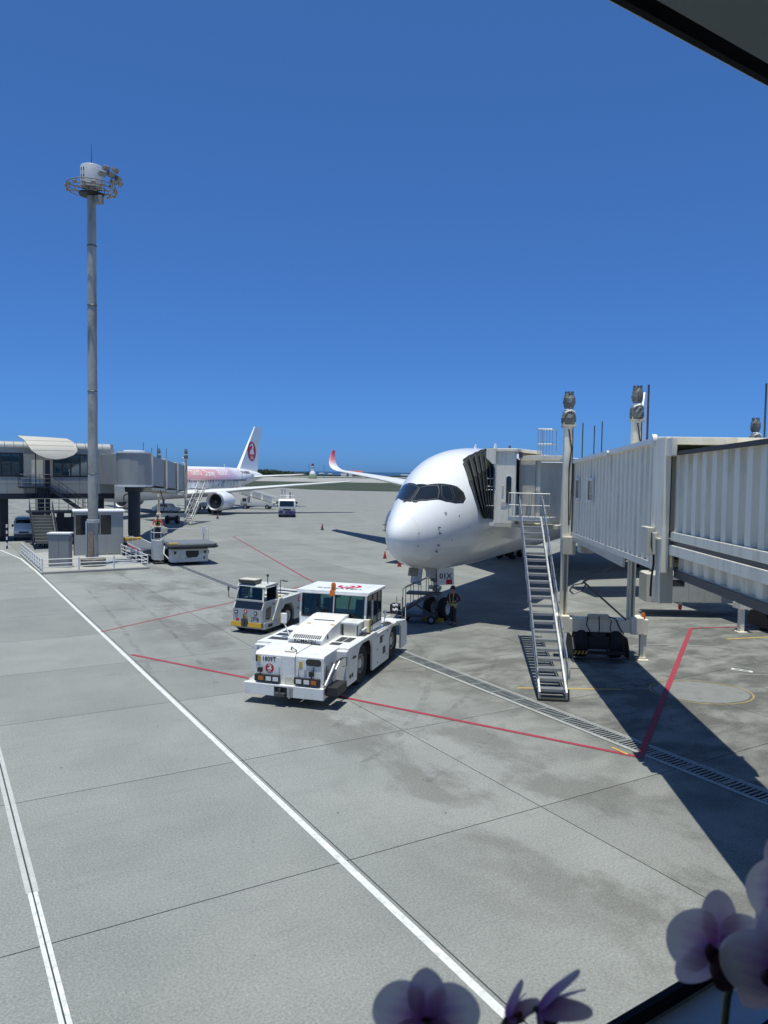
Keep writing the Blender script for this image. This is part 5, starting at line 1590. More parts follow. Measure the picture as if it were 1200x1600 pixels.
# ------------------------------------------------------------------ far aircraft with a painted fuselage
def mural_mat():
    m = bpy.data.materials.new('painted_fuselage')
    m.use_nodes = True
    N, L = m.node_tree.nodes, m.node_tree.links
    p_ = N['Principled BSDF']
    p_.inputs['Roughness'].default_value = 0.3
    tc = N.new('ShaderNodeTexCoord')
    sp_ = N.new('ShaderNodeSeparateXYZ')
    L.new(tc.outputs['Object'], sp_.inputs[0])
    def rng(src, a, b_, c=0, d=1):
        r_ = N.new('ShaderNodeMapRange')
        for k_, v in zip(('From Min', 'From Max', 'To Min', 'To Max'), (a, b_, c, d)):
            r_.inputs[k_].default_value = v
        L.new(src, r_.inputs[0])
        return r_.outputs[0]
    def mul(a, b_):
        q = N.new('ShaderNodeMath'); q.operation = 'MULTIPLY'
        for i, s_ in enumerate((a, b_)):
            if isinstance(s_, (int, float)): q.inputs[i].default_value = s_
            else: L.new(s_, q.inputs[i])
        return q.outputs[0]
    def mix(f, a, b_):
        q = N.new('ShaderNodeMix'); q.data_type = 'RGBA'
        L.new(f, q.inputs['Factor'])
        for k_, s_ in (('A', a), ('B', b_)):
            if isinstance(s_, tuple): q.inputs[k_].default_value = (*s_, 1)
            else: L.new(s_, q.inputs[k_])
        return q.outputs['Result']
    y, z = sp_.outputs['Y'], sp_.outputs['Z']
    nz = N.new('ShaderNodeTexNoise'); nz.inputs['Scale'].default_value = 0.9; nz.inputs['Detail'].default_value = 6
    L.new(tc.outputs['Object'], nz.inputs['Vector'])
    vo = N.new('ShaderNodeTexVoronoi'); vo.inputs['Scale'].default_value = 1.1
    L.new(tc.outputs['Object'], vo.inputs['Vector'])
    hs_ = N.new('ShaderNodeHueSaturation'); hs_.inputs['Saturation'].default_value = 0.45; hs_.inputs['Value'].default_value = 0.55
    L.new(vo.outputs['Color'], hs_.inputs['Color'])
    white = (0.78, 0.79, 0.80)
    ramp = N.new('ShaderNodeValToRGB')
    e = ramp.color_ramp.elements
    e[0].position, e[0].color = 0.0, (0.72, 0.40, 0.36, 1)
    e[1].position, e[1].color = 1.0, (0.50, 0.46, 0.66, 1)
    k_ = e.new(0.55); k_.color = (0.70, 0.33, 0.33, 1)
    L.new(rng(y, 12, 40), ramp.inputs[0])
    band = mul(mul(rng(y, 10, 12), rng(y, 36, 41, 1, 0)), mul(rng(z, 4.6, 5.3), rng(z, 6.75, 6.95, 1, 0)))
    low = mul(mul(rng(y, 11, 14), rng(y, 40, 45, 1, 0)), mul(rng(z, 3.0, 4.2), rng(z, 5.0, 5.4, 1, 0)))
    dap = mul(low, rng(nz.outputs['Fac'], 0.42, 0.62, 0, 0.8))
    c = mix(band, white, ramp.outputs[0])
    c = mix(dap, c, hs_.outputs['Color'])
    fin_ = mul(mul(rng(y, 33, 36), rng(y, 44, 47, 1, 0)), rng(nz.outputs['Fac'], 0.50, 0.62, 0, 0.6))
    c = mix(fin_, c, (0.42, 0.36, 0.48))
    L.new(c, p_.inputs['Base Color'])
    return m
J2 = Body([(0, 3.9), (.4, 4.6), (1, 5.05), (2, 5.7), (3.5, 6.5), (5, 6.95), (7, 7.18), (10, 7.25), (36, 7.25), (42, 7.15), (50, 6.6), (54, 6.0), (54.9, 5.7)],
          [(0, 3.9), (.4, 3.3), (1, 2.95), (2, 2.62), (3.5, 2.38), (5, 2.25), (8, 2.2), (33, 2.2), (38, 2.7), (45, 4.0), (54, 5.3), (54.9, 5.5)],
          [(0, 0), (.4, .65), (1, 1.05), (2, 1.55), (3.5, 2.05), (5, 2.32), (7, 2.48), (10, 2.52), (36, 2.52), (42, 2.2), (48, 1.35), (54, .4), (54.9, .15)])
FJ = thing('airliner', 'distant airliner with a pink mural fuselage and round red tail emblem', 'airplane', (-37.7, 97.3, 0), R(-14.8))
J2.mesh([.0005, .03, .1, .25, .5, 1, 1.6, 2.4, 3.2, 4, 5, 6, 7, 8.5, 10, 14, 18, 22, 26, 30, 33, 36, 39, 42, 45, 48, 50, 52, 53.5, 54.9], 48).build('fuselage', mural_mat(), FJ, smooth=R(60))
b = MB()
for sg in (-1, 1):
    for i in range(62):
        st_ = 8 + i * .56
        th = J2.th(st_, sg * 2.5, 5.0)
        p_ = J2.pn(st_, th, .008)
        b.add([p_ + Vector((0, dy, dz)) for dy, dz in ((-.12, -.17), (.12, -.17), (.12, .17), (-.12, .17))], [(0, 1, 2, 3)])
b.build('cabin_windows', GLASS_D, FJ, kind='stuff')
def on_skin(st0, z0, sg=1):
    def f(x, y, k_=0):
        st_ = st0 + x
        th = J2.th(st_, sg * 1.0, z0)
        # walk round the skin: y metres up from z0
        a = atan2(1, 0)
        half = (herm(J2.top, st_) - herm(J2.bot, st_)) / 2
        zm = (herm(J2.top, st_) + herm(J2.bot, st_)) / 2
        ang = math.acos(max(-1, min(1, (z0 + y - zm) / half)))
        return J2.pn(st_, ang, .012 + .006 * k_)
    return f
text('TOKYO', 1.15, on_skin(24.2, 6.25), LOGO_WHITE, FJ, bold=True)
text('Disney', 1.35, on_skin(28.8, 6.20), LOGO_WHITE, FJ, bold=True, shear=.1)
text('RESORT', 1.15, on_skin(33.9, 6.25), LOGO_WHITE, FJ, bold=True)
text('JAPAN AIRLINES', .62, on_skin(43.2, 6.35), INK, FJ, bold=True)
text('JA612J', .5, on_skin(46.4, 5.85), INK, FJ, bold=True)
b = MB(); b.box(-.4, .4, 20.5, 22.2, 7.2, 7.42); b.build('antenna_fairing', PLANE_W, FJ, bevel=.1)
b = MB(); b.box(-.02, .02, 38, 38.3, 7.1, 7.75); b.build('antenna', PLANE_W, FJ)
for sg in (-1, 1):
    wing_loft([(sg * 1.8, 17.5, 2.95, 9.0, .13, 0), (sg * 8, 22.7, 3.55, 6.0, .12, 0), (sg * 16, 29.8, 4.45, 3.8, .11, 0), (sg * 23.3, 36.2, 5.15, 2.0, .10, 0), (sg * 23.9, 37.2, 5.22, .7, .08, 0)]).build('wing', mat('far_wing_paint', (0.60, 0.62, 0.63), 0.4, var=0.05), FJ, smooth=R(50))
    nacelle(FJ, (sg * 7.9, 19.2, 2.05), 1.45, 4.6, PLANE_W)
    MB().prism([(20.6, 3.2), (22.5, 3.5), (27, 3.9), (24, 3.1)], 'x', sg * 7.9 - .18, sg * 7.9 + .18).build('pylon', PLANE_W, FJ)
    wing_loft([(sg * .5, 46.8, 5.5, 4.6, .1, 0), (sg * 9.3, 52.3, 6.15, 1.8, .09, 0)]).build('tailplane', mat('far_wing_paint', (0.60, 0.62, 0.63), 0.4), FJ, smooth=R(50))
    MB().tube((sg * 4.6, 25.8, .6), (sg * 4.4, 25.8, 3.0), .2, 10).build('main_gear_leg', GALV, FJ)
    for dx in (-.5, .5):
        for dy in (-.65, .65):
            wheel(FJ, (sg * 4.6 + dx, 25.8 + dy, .55), .55, .42)
b = MB()
b.hexa([(-.32, 43.2, 6.5), (.32, 43.2, 6.5), (.32, 51.2, 6.0), (-.32, 51.2, 6.0)], [(-.08, 50.6, 15.05), (.08, 50.6, 15.05), (.08, 53.6, 15.05), (-.08, 53.6, 15.05)])
b.build('tail_fin', PLANE_W, FJ)
def fin_fn(x, y, k_=0):
    z = 10.3 + y
    t = (z - 6.25) / 8.8
    return (.32 - .24 * t + .03 + .012 * k_, 48.9 + x * 1.0 + y * .0, z)
crane(fin_fn, 1.85, FJ)
MB().tube((0, 6.0, .5), (0, 5.9, 2.6), .12, 10).build('nose_gear_leg', GALV, FJ)
for x in (-.28, .28):
    wheel(FJ, (x, 6.0, .46), .46, .3)

# ------------------------------------------------------------------ light mast and its fenced island
isl = sheet('mast_island', [gw(6.2, 52.3), gw(12.95, 52.3), gw(12.95, 64.6), gw(6.2, 64.6)], CONC, .02)
b = MB(); b.hexa([gw(6.2, 52.3, .0), gw(12.95, 52.3, .0), gw(12.95, 64.6, .0), gw(6.2, 64.6, .0)], [gw(6.2, 52.3, .14), gw(12.95, 52.3, .14), gw(12.95, 64.6, .14), gw(6.2, 64.6, .14)])
bpy.data.objects.remove(isl)
isl = b.build('mast_island', CONC, None, bevel=.02)
struct(isl, 'raised concrete island under the light mast', 'island')
MO = gw(9.75, 54.6)
mast = thing('light_mast', 'very tall weathered floodlight mast with ring of lamps on top', 'light mast', (MO.x, MO.y, .14))
MASTM = mat('mast_wrap', (0.40, 0.40, 0.375), 0.75, var=0.3, scale=1.2, dirt=(0.12, 0.12, 0.11), dirt_amt=0.75, bump=0.8, bump_scale=4, stretch=(1, 1, 0.35))
rings = []
rnd = random.Random(3)
nr_ = 60
for j in range(nr_ + 1):
    z = .5 + 24.2 * j / nr_
    r0 = .335 - .06 * j / nr_
    rings.append([((r0 + rnd.uniform(-.010, .012)) * cos(2 * pi * i / 20), (r0 + rnd.uniform(-.010, .012)) * sin(2 * pi * i / 20), z) for i in range(20)])
MB().loft(rings).build('pole', MASTM, mast, smooth=R(50))
MB().lathe([(.80, 0), (.82, .08), (.82, .46), (.74, .52), (.4, .53)], n=28).build('base_drum', mat('old_concrete', (0.20, 0.19, 0.17), 0.9, var=0.3, scale=2, dirt=(0.06, 0.06, 0.055), dirt_amt=0.7), mast, smooth=SM)
b = MB(); b.lathe([(.40, 2.9), (.42, 2.95), (.42, 3.1), (.40, 3.15)], n=20); b.build('pole_band', GALV, mast)
b = MB(); b.box(-.12, .16, -.47, -.36, .7, 2.3); b.build('pole_door', mat('rusty_grey', (0.30, 0.22, 0.16), 0.8, var=0.3), mast)
b = MB(); b.box(-.48, -.36, -.12, .12, .55, 3.0); b.build('cable_duct', GALV, mast)
for z in (6.2, 11.7, 17.4, 21.3):
    b = MB(); b.lathe([(.30, z), (.335, z + .04), (.30, z + .08)], n=18); b.build('pole_strap', STEEL, mast)
MB().lathe([(.30, 24.55), (.78, 24.62), (.80, 24.72), (.30, 24.80)], n=28).build('lower_disc', BLACK, mast, smooth=SM)
MB().lathe([(.66, 25.15), (.70, 25.2), (.70, 26.42), (.66, 26.50), (0, 26.52)], n=28).build('head_drum', mat('drum_grey', (0.50, 0.53, 0.56), 0.5, var=0.08), mast, smooth=SM)
for t in (R(-130), R(-112)):
    for z in (25.7, 26.15):
        b = MB(); b.box(-.03, .03, -.012, .012, -.09, .09); o = b.build('drum_slot', BLACK, mast); o.location = (.71 * cos(t), .71 * sin(t), z); o.rotation_euler = (0, 0, t + pi / 2)
b = MB(); b.tube((0, 0, 26.5), (0, 0, 28.0), .03, 8, .012); b.build('lightning_rod', STEEL, mast)
LAMPG = mat('lamp_housing', (0.30, 0.29, 0.265), 0.6, var=0.3, scale=6, dirt=(0.12, 0.09, 0.06), dirt_amt=0.7, dirt_scale=5)
ringr = 1.55
b = MB()
for rr_, zz in ((ringr, 24.95), (ringr, 25.22), (1.05, 24.95)):
    pts_ = [(rr_ * cos(2 * pi * i / 24), rr_ * sin(2 * pi * i / 24), zz) for i in range(25)]
    b.path(pts_, .035, 6)
for i in range(8):
    t = 2 * pi * i / 8
    b.bar((.35 * cos(t), .35 * sin(t), 24.95), (ringr * cos(t), ringr * sin(t), 24.95), .06, .07)
    b.tube((ringr * cos(t), ringr * sin(t), 24.95), (ringr * cos(t), ringr * sin(t), 25.22), .025, 6)
b.build('lamp_ring', LAMPG, mast)
def flood(t, r_, z, tilt, s=1.0):
    f = MB()
    f.hexa([(-.2 * s, -.16 * s, -.16 * s), (.2 * s, -.16 * s, -.16 * s), (.14 * s, .16 * s, -.11 * s), (-.14 * s, .16 * s, -.11 * s)], [(-.2 * s, -.16 * s, .16 * s), (.2 * s, -.16 * s, .16 * s), (.14 * s, .16 * s, .11 * s), (-.14 * s, .16 * s, .11 * s)])
    f.box(-.23 * s, .23 * s, -.03, .03, -.02, .02)
    f.tube((-.22 * s, 0, 0), (-.22 * s, 0, -.25), .015, 6)
    f.tube((.22 * s, 0, 0), (.22 * s, 0, -.25), .015, 6)
    o = f.build('floodlight', LAMPG, mast)
    o.location = (r_ * cos(t), r_ * sin(t), z)
    o.rotation_euler = (R(tilt), 0, t + pi / 2)
    g = MB(); g.box(-.18 * s, .18 * s, -.168 * s, -.162 * s, -.14 * s, .14 * s); g.build('floodlight_glass', LAMPG, o)
for i in range(14):
    t = R(-175 + i * 22)
    flood(t, ringr + .02, 24.98 + .06 * (i % 2), 40, .55)
for i, (t, z, s) in enumerate(((R(-50), 25.55, 1.1), (R(-30), 25.7, 1.1), (R(-12), 25.6, 1.1), (R(-40), 26.0, 1.0), (R(-20), 26.05, 1.0), (R(5), 25.5, 1.0), (R(-25), 25.25, 1.0))):
    flood(t, ringr + .35 - .1 * (i % 2), z, 35, s)
b = MB(); b.box(.36, .85, -.5, -.1, 24.0, 24.5); b.build('junction_box', LAMPG, mast, bevel=.02)
b = MB(); b.path([(.8, -.3, 24.45), (1.0, -.4, 24.6), (1.05, -.5, 24.95)], .02); b.build('junction_cable', WIRE, mast)
# fence around it
def fence(name, label, pts, posts_per, h, z0=.14):
    f = thing(name, label, 'railing', (pts[0].x, pts[0].y, 0))
    o0 = Vector((pts[0].x, pts[0].y, 0))
    for a, c, k_ in zip(pts[:-1], pts[1:], posts_per):
        for i in range(k_ + 1):
            if i == k_ and c is not pts[-1]:
                continue
            q = a.lerp(c, i / k_) - o0
            b = MB(); b.tube((q.x, q.y, z0), (q.x, q.y, z0 + h), .05, 8); b.build('post', PIPE, f, smooth=SM)
        for hh in (h - .08, h - .36, h * .33):
            b = MB(); b.tube(a - o0 + Vector((0, 0, z0 + hh)), c - o0 + Vector((0, 0, z0 + hh)), .03, 8); b.build('rail', PIPE, f, smooth=SM)
    return f
fence('guard_railing', 'pale pipe guard railing round the light mast and cabinet', [gw(6.3, 64.4), gw(6.3, 52.45), gw(12.85, 52.45), gw(12.85, 60.5)], [9, 3, 5], .86)
# cabinet
cb = thing('electrical_cabinet', 'tall grey electrical cabinet with white cap inside the railing', 'cabinet', gw(7.55, 54.4, .14), GA - R(24))
CABG = mat('cabinet_grey', (0.24, 0.255, 0.26), 0.5, var=0.06, scale=2)
b = MB(); b.box(-.66, .66, 0, .75, .06, 2.20); b.build('cabinet_body', CABG, cb, bevel=.015)
b = MB(); b.box(-.74, .74, -.08, .83, 2.20, 2.30); b.build('cabinet_cap', LOGO_WHITE, cb, bevel=.02)
for x0, x1 in ((-.64, -.01), (.01, .64)):
    b = MB(); b.box(x0, x1, -.022, -.002, .10, 2.12); b.build('cabinet_door', CABG, cb, bevel=.006)
b = MB(); b.box(-.72, .72, -.06, .80, 0, .06); b.build('plinth', CONC, cb)
for x in (-.72, .70):
    b = MB(); b.box(x - .02, x + .04, .2, .6, 1.75, 2.0); b.build('side_vent', CABG, cb)
# booth
bo = thing('control_booth', 'small grey control booth with two dark windows behind the mast', 'booth', gw(9.6, 61.3, .14), GA - R(8))
BOOTH = mat('booth_panel', (0.33, 0.345, 0.34), 0.5, var=0.06, dirt=(0.3, 0.29, 0.27), dirt_amt=0.3)
b = MB(); b.box(0, 3.5, 0, .06, 0, 1.55); b.box(0, 3.5, .0, .06, 3.05, 3.28); b.box(2.62, 3.5, 0, .06, 1.55, 3.05); b.box(0, .1, 0, .06, 1.55, 3.05); b.box(.95, 1.02, 0, .06, 1.55, 3.05); b.box(1.78, 1.86, 0, .06, 1.55, 3.05)
b.build('front_wall', BOOTH, bo)
for x0, x1 in ((.1, .95), (1.02, 1.78), (1.86, 2.62)):
    b = MB(); b.box(x0, x1, .025, .035, 1.55, 3.05); b.build('window_pane', GLASS_D, bo)
b = MB(); b.box(3.44, 3.5, .06, 2.4, 0, 3.28); b.box(0, 3.44, 2.34, 2.4, 0, 3.28); b.box(0, .06, .06, 2.34, 0, .9); b.build('back_wall', BOOTH, bo)
b = MB(); b.box(-.12, 3.62, -.12, 2.5, 3.28, 3.40); b.build('roof', LOGO_WHITE, bo, bevel=.02)
b = MB(); b.box(2.40, 3.30, -.02, -.002, .1, 1.45); b.build('service_door', BOOTH, bo, bevel=.006)
b = MB(); b.box(1.0, 2.2, -.02, -.002, .1, 1.45); b.build('service_door', BOOTH, bo, bevel=.006)
b = MB(); b.box(-.06, -.01, .02, 2.2, .1, 3.2); b.build('dark_door', GLASS_D, bo)
# ------------------------------------------------------------------ distant terminal wing on the left
tb = thing('terminal_wing', 'grey panelled terminal corridor raised on columns at far left', 'terminal', gw(0, 76.4), GA)
FARG = mat('far_bridge_grey', (0.34, 0.345, 0.335), 0.55, var=0.1, scale=1, dirt=(0.2, 0.2, 0.18), dirt_amt=0.5, stretch=(1, 1, .3))
PANEL = mat('facade_panel', (0.36, 0.37, 0.355), 0.5, var=0.05, scale=1, dirt=(0.28, 0.28, 0.26), dirt_amt=0.25)
U0, U1 = -6.0, 15.6
b = MB(); b.box(U0, U1, .12, 6, 4.15, 8.45); b.build('corridor_core', mat('interior_dark', (0.05, 0.06, 0.065), 0.7), tb)
def panel_row(z0, z1, xs, y0=0):
    for x0, x1 in zip(xs[:-1], xs[1:]):
        b = MB(); b.box(x0 + .012, x1 - .012, y0, .115, z0, z1); b.build('facade_panel', PANEL, tb)
xs = [U0 + i * 1.54 for i in range(15)]
xs[-1] = U1
panel_row(4.35, 5.22, xs); panel_row(5.24, 5.86, xs); panel_row(8.02, 8.55, xs)
panel_row(5.88, 8.0, [7.65, 8.85, 9.35, 10.15])
panel_row(5.88, 8.0, [13.25, 14.4, U1])
FRM = mat('window_frame_dark', (0.02, 0.024, 0.028), 0.4)
for grp in ([U0, -3.0, .2, 3.2, 5.9, 6.7, 7.62], [10.2, 11.0, 11.7, 12.5, 13.22]):
    b = MB(); b.box(grp[0], grp[-1], -.03, .1, 5.88, 6.02); b.box(grp[0], grp[-1], -.03, .1, 7.86, 8.0); b.build('window_sill', FRM, tb)
    for x in grp:
        b = MB(); b.box(x - .06, x + .06, -.03, .1, 6.02, 7.86); b.build('mullion', FRM, tb)
    for x0, x1 in zip(grp[:-1], grp[1:]):
        b = MB(); b.box(x0 + .06, x1 - .06, .03, .045, 6.02, 7.86); b.build('window_pane', GLASS_B, tb)
b = MB(); b.box(U0, U1, .085, .115, 5.9, 7.98); b.build('blind_wall', mat('interior_teal', (0.14, 0.26, 0.29), 0.7, var=0.6, scale=.8), tb)
b = MB(); b.box(U0, U1, -.06, 6.0, 3.85, 4.34); b.build('soffit_beam', NAVY, tb)
for i in range(28):
    x0 = U0 + i * .76
    b = MB(); b.lathe([(.55, 0), (.55, .72)], (x0 + .02, .5, 8.5), 'x', 20); b.build('roof_vault', PANEL, tb, smooth=SM)
b = MB(); b.box(U0, U1, .5, 6, 8.5, 9.02); b.build('roof', PANEL, tb)
for x in (6.2, 14.6, -1):
    b = MB(); b.box(x - .35, x + .35, 1.6, 2.3, 0, 3.85); b.build('column', NAVY, tb)
b = MB(); b.box(8.35, 9.3, -.02, -.004, 5.2, 7.4); b.build('door', JETW, tb)
b = MB(); b.box(8.55, 8.63, -1.0, -.85, 0, 8.6); b.box(9.35, 9.75, -1.2, -.9, .0, 7.4); b.build('canopy_post', NAVY, tb)
# white scooped canopy
cn = MB()
outline = [(7.15, 9.55), (9.2, 9.50), (11.3, 9.42), (11.75, 9.15), (12.0, 8.65), (12.05, 8.30), (11.7, 7.92), (11.0, 7.62), (10.2, 7.48), (9.4, 7.56), (8.7, 7.85), (8.2, 8.25), (7.9, 8.75), (7.65, 9.2)]
def slope(u, z):
    t = (9.55 - z) / 2.1
    return -.4 - 2.4 * t + .9 * t * t
NS = 10
def inset(pt, k_):
    return (9.7 + (pt[0] - 9.7) * k_, 8.7 + (pt[1] - 8.7) * k_)
for off, flip in ((0, 0), (.10, 1)):
    rr = []
    for j in range(NS + 1):
        k_ = 1 - j / NS * .98
        rr.append([(lambda q: (q[0], slope(q[0], q[1]) + off, q[1] - off * .6))(inset(p_, k_)) for p_ in outline])
    cn.loft(rr, cap=(False, True))
edge0 = [(u, slope(u, z), z) for u, z in outline]
edge1 = [(u, slope(u, z) + .10, z - .06) for u, z in outline]
cn.loft([edge0, edge1], cap=(False, False))
CANOPY = mat('canopy_white', (0.40, 0.39, 0.35), 0.5, var=0.06, scale=2, dirt=(0.35, 0.34, 0.31), dirt_amt=0.3)
cn.build('canopy', CANOPY, tb, smooth=SM)
for zc in (9.15, 8.72, 8.28):
    b = MB(); xl = 7.7 if zc > 9 else (7.95 if zc > 8.5 else 8.25); b.path([(xl, slope(xl, zc) - .012, zc), (11.8, slope(11.8, zc) - .012, zc)], .01, 4); b.build('canopy_seam', GALV, tb)
# outside stair under the canopy
fs_ = thing('fire_stair', 'black steel outside staircase under the white canopy', 'stairs', gw(0, 74.6), GA)
b = MB(); b.box(7.2, 9.7, -.2, 1.5, 4.88, 5.02); b.build('landing', NAVY, fs_)
b = MB(); b.box(7.6, 12.3, -3.2, -.5, 2.78, 2.95); b.build('landing', NAVY, fs_)
for y0 in (-.1, 1.1):
    b = MB(); b.bar((9.6, y0, 4.9), (12.2, y0 - 1.0, 2.9), .08, .28); b.build('stringer', NAVY, fs_)
    b = MB(); xx = 7.65 if y0 < 0 else 9.35; b.bar((xx, -3.2, 2.85), (xx, -6.3, .35), .08, .30); b.build('stringer', NAVY, fs_)
for i in range(10):
    t = i / 10
    b = MB(); b.box(9.65 + 2.5 * t, 9.92 + 2.5 * t, -.1 - t, 1.1 - t, 4.85 - 2.0 * t, 4.89 - 2.0 * t); b.build('tread', NAVY, fs_)
RIS = mat('stair_riser_grey', (0.16, 0.165, 0.15), 0.7, var=0.2)
for i in range(9):
    t = i / 9
    b = MB(); b.box(7.7, 9.3, -3.55 - 2.7 * t, -3.22 - 2.7 * t, 2.60 - 2.2 * t, 2.66 - 2.2 * t); b.box(7.7, 9.3, -3.57 - 2.7 * t, -3.55 - 2.7 * t, 2.40 - 2.2 * t, 2.62 - 2.2 * t); b.build('tread', RIS, fs_)
def rail_run(p0, p1, h, n, m_=NAVY):
    p0, p1 = Vector(p0), Vector(p1)
    b = MB()
    for hh in (h, h * .66, h * .33):
        b.path([p0 + Vector((0, 0, hh)), p1 + Vector((0, 0, hh))], .03 if hh == h else .02)
    for i in range(n + 1):
        q = p0.lerp(p1, i / n)
        b.tube(q, q + Vector((0, 0, h)), .025, 6)
    b.build('handrail', m_, fs_)
rail_run((7.2, -.2, 5.0), (9.6, -.2, 5.0), 1.1, 3); rail_run((7.2, 1.4, 5.0), (7.2, -.2, 5.0), 1.1, 1); rail_run((9.7, -.15, 4.95), (12.3, -1.15, 2.95), 1.05, 4); rail_run((7.6, -3.2, 2.95), (12.3, -3.2, 2.95), 1.1, 6); rail_run((12.3, -3.2, 2.95), (12.3, -.6, 2.95), 1.1, 2); rail_run((7.6, -3.2, 2.9), (7.6, -6.3, .4), 1.0, 4); rail_run((9.4, -3.2, 2.9), (9.4, -6.3, .4), 1.0, 4)
for x, y in ((8.3, -1.2), (10.2, -2.2), (11.6, -.8), (9.0, .9)):
    b = MB(); b.box(x - .28, x + .28, y - .28, y + .28, 0, 2.78 if y < .5 else 4.88); b.build('stair_column', NAVY, fs_)
b = MB(); b.box(9.9, 12.1, -1.6, -.4, 0, 2.3); b.build('store_box', NAVY, fs_)
bp = thing('bollard', 'black and white striped post beside the outside stair', 'bollard', gw(5.75, 70.0))
for i in range(8):
    b = MB(); b.lathe([(.07, i * .25), (.07, i * .25 + .25)], n=10); b.build('stripe_band', INK if i % 2 == 0 else LOGO_WHITE, bp)

# ------------------------------------------------------------------ far boarding bridge at the painted jet
fb = thing('boarding_bridge', 'distant boarding bridge on a round dark column serving the painted airliner', 'boarding bridge', (-23.0, 70.6, 0))
b = MB(); b.lathe([(.55, 0), (.55, 4.6)], n=24); b.lathe([(.8, 4.6), (.85, 5.05), (1.2, 5.25)], n=24); b.build('rotunda_column', NAVY, fb, smooth=SM)
rp = [(1.52 * cos(R(-160 + i * 25)), 1.52 * sin(R(-160 + i * 25))) for i in range(15)]
b = MB(); b.prism(rp, 'z', 5.25, 8.15); b.build('rotunda', FARG, fb)
b = MB(); b.prism([(x * 1.05, y * 1.05) for x, y in rp], 'z', 8.15, 8.3); b.prism([(x * 1.03, y * 1.03) for x, y in rp], 'z', 5.1, 5.25); b.build('rotunda_cap', LOGO_WHITE, fb)
b = MB(); b.prism([(x * .6, y * .6) for x, y in rp], 'z', 8.3, 8.42); b.build('rotunda_vent', LOGO_WHITE, fb)
w0 = Matrix.Rotation(0, 4, 'Z')
lk = gw(15.4, 77.2) - Vector((-23.0, 70.6, 0))
def seg(p0, p1, hw_, z00, z01, z10, z11):
    p0, p1 = Vector((p0[0], p0[1], 0)), Vector((p1[0], p1[1], 0))
    d = (p1 - p0).normalized()
    s_ = Vector((-d.y, d.x, 0)) * hw_
    up = lambda p, z: (p.x, p.y, z)
    return [up(p0 + s_, z00), up(p0 - s_, z00), up(p1 - s_, z10), up(p1 + s_, z10)], [up(p0 + s_, z01), up(p0 - s_, z01), up(p1 - s_, z11), up(p1 + s_, z11)]
b = MB(); b.hexa(*seg((lk.x, lk.y), (-.4, .4), 1.35, 5.2, 8.05, 5.25, 8.1)); b.build('link_corridor', FARG, fb, bevel=.03)
T0, T1 = Vector((.1, 1.0, 0)), Vector((-3.5, 26.3, 0))
tdir = (T1 - T0).normalized()
for i, (a, c, hw_, dz) in enumerate(((0.0, .34, 1.15, .0), (.34, .66, 1.28, .10), (.66, 1.0, 1.42, .2))):
    q0, q1 = T0.lerp(T1, a), T0.lerp(T1, c)
    z0a, z1a = 5.2 - a * .9 - dz, 8.0 - a * .9 + dz * .3
    z0b, z1b = 5.2 - c * .9 - dz, 8.0 - c * .9 + dz * .3
    b = MB(); b.hexa(*seg(q0, q1, hw_, z0a, z1a, z0b, z1b)); b.build('tunnel', FARG, fb, bevel=.02)
    b = MB(); b.hexa(*seg(q0, q0 + tdir * .45, hw_ + .1, z0a - .12, z1a + .1, z0a - .12, z1a + .1)); b.build('tunnel_collar', JETW, fb)
    b = MB(); b.hexa(*seg(q0, q1, hw_ + .05, z0a - .45, z0a - .2, z0b - .45, z0b - .2)); b.build('girder', JETG, fb)
    for k_ in range(2 if i == 2 else 0):
        pass
sdir = Vector((tdir.y, -tdir.x, 0))
dc = T0.lerp(T1, .93)
for sg in (-1, 1):
    q = dc + sdir * sg * 1.62
    lift_column(fb, q.x, q.y, 1.2, 5.2, 8.0)
b = MB(); b.bar(dc - sdir * 1.9 + Vector((0, 0, 1.05)), dc + sdir * 1.9 + Vector((0, 0, 1.05)), .5, .5); b.build('cross_beam', JETW, fb, bevel=.02)
for sg in (-1, 1):
    q = dc + sdir * sg * .6
    wheel(fb, (q.x, q.y, .55), .55, .4)
b = MB(); b.box(dc.x - .6, dc.x + .6, dc.y - .5, dc.y + .5, .4, .85); b.build('drive_bogie', BLACK, fb)
b = MB(); q = dc + sdir * -1.75; b.tube((q.x, q.y, 0), (q.x, q.y, 1.0), .09, 8); b.box(q.x - .2, q.x + .2, q.y - .2, q.y + .2, 0, .05); b.build('jack_leg', JETW, fb)
b = MB(); b.hexa(*seg(T1 - tdir * .2, T1 + Vector((-4.5, 5.5, 0)), 1.6, 3.95, 7.2, 3.95, 7.2)); b.build('cab', JETG, fb, bevel=.05)
b = MB()
cq = T1 + sdir * .9
for dx in (0, .35, .7):
    b.tube((cq.x + dx, cq.y, 7.0), (cq.x + dx, cq.y, 8.2), .025, 6)
b.path([(cq.x, cq.y, 8.2), (cq.x + .7, cq.y, 8.2)], .025); b.path([(cq.x, cq.y, 7.6), (cq.x + .7, cq.y, 7.6)], .02)
b.build('roof_cage', GALV, fb)
for k_, (a, h) in enumerate(((.1, 9.3), (.45, 9.4), (.72, 9.2), (.3, 8.9))):
    q = T0.lerp(T1, a); b = MB(); b.tube((q.x, q.y, 7.2), (q.x, q.y, h), .03, 6); b.build('lightning_rod', STEEL, fb)
b = MB()
lq = T0.lerp(T1, .2) + sdir * 1.25
b.path([(-.6, -1.0, 3.5), (-.5, -1.3, 4.3), (.1, -1.4, 4.6), (.6, -1.2, 4.3), (.7, -1.0, 3.6)], .05); b.build('hanging_hose', WIRE, fb); b = MB(); b.path([(lq.x, lq.y, 4.6), (lq.x + .4, lq.y, 3.0), (lq.x, lq.y + .4, 2.2)], .04)
b.build('hanging_hose', WIRE, fb)
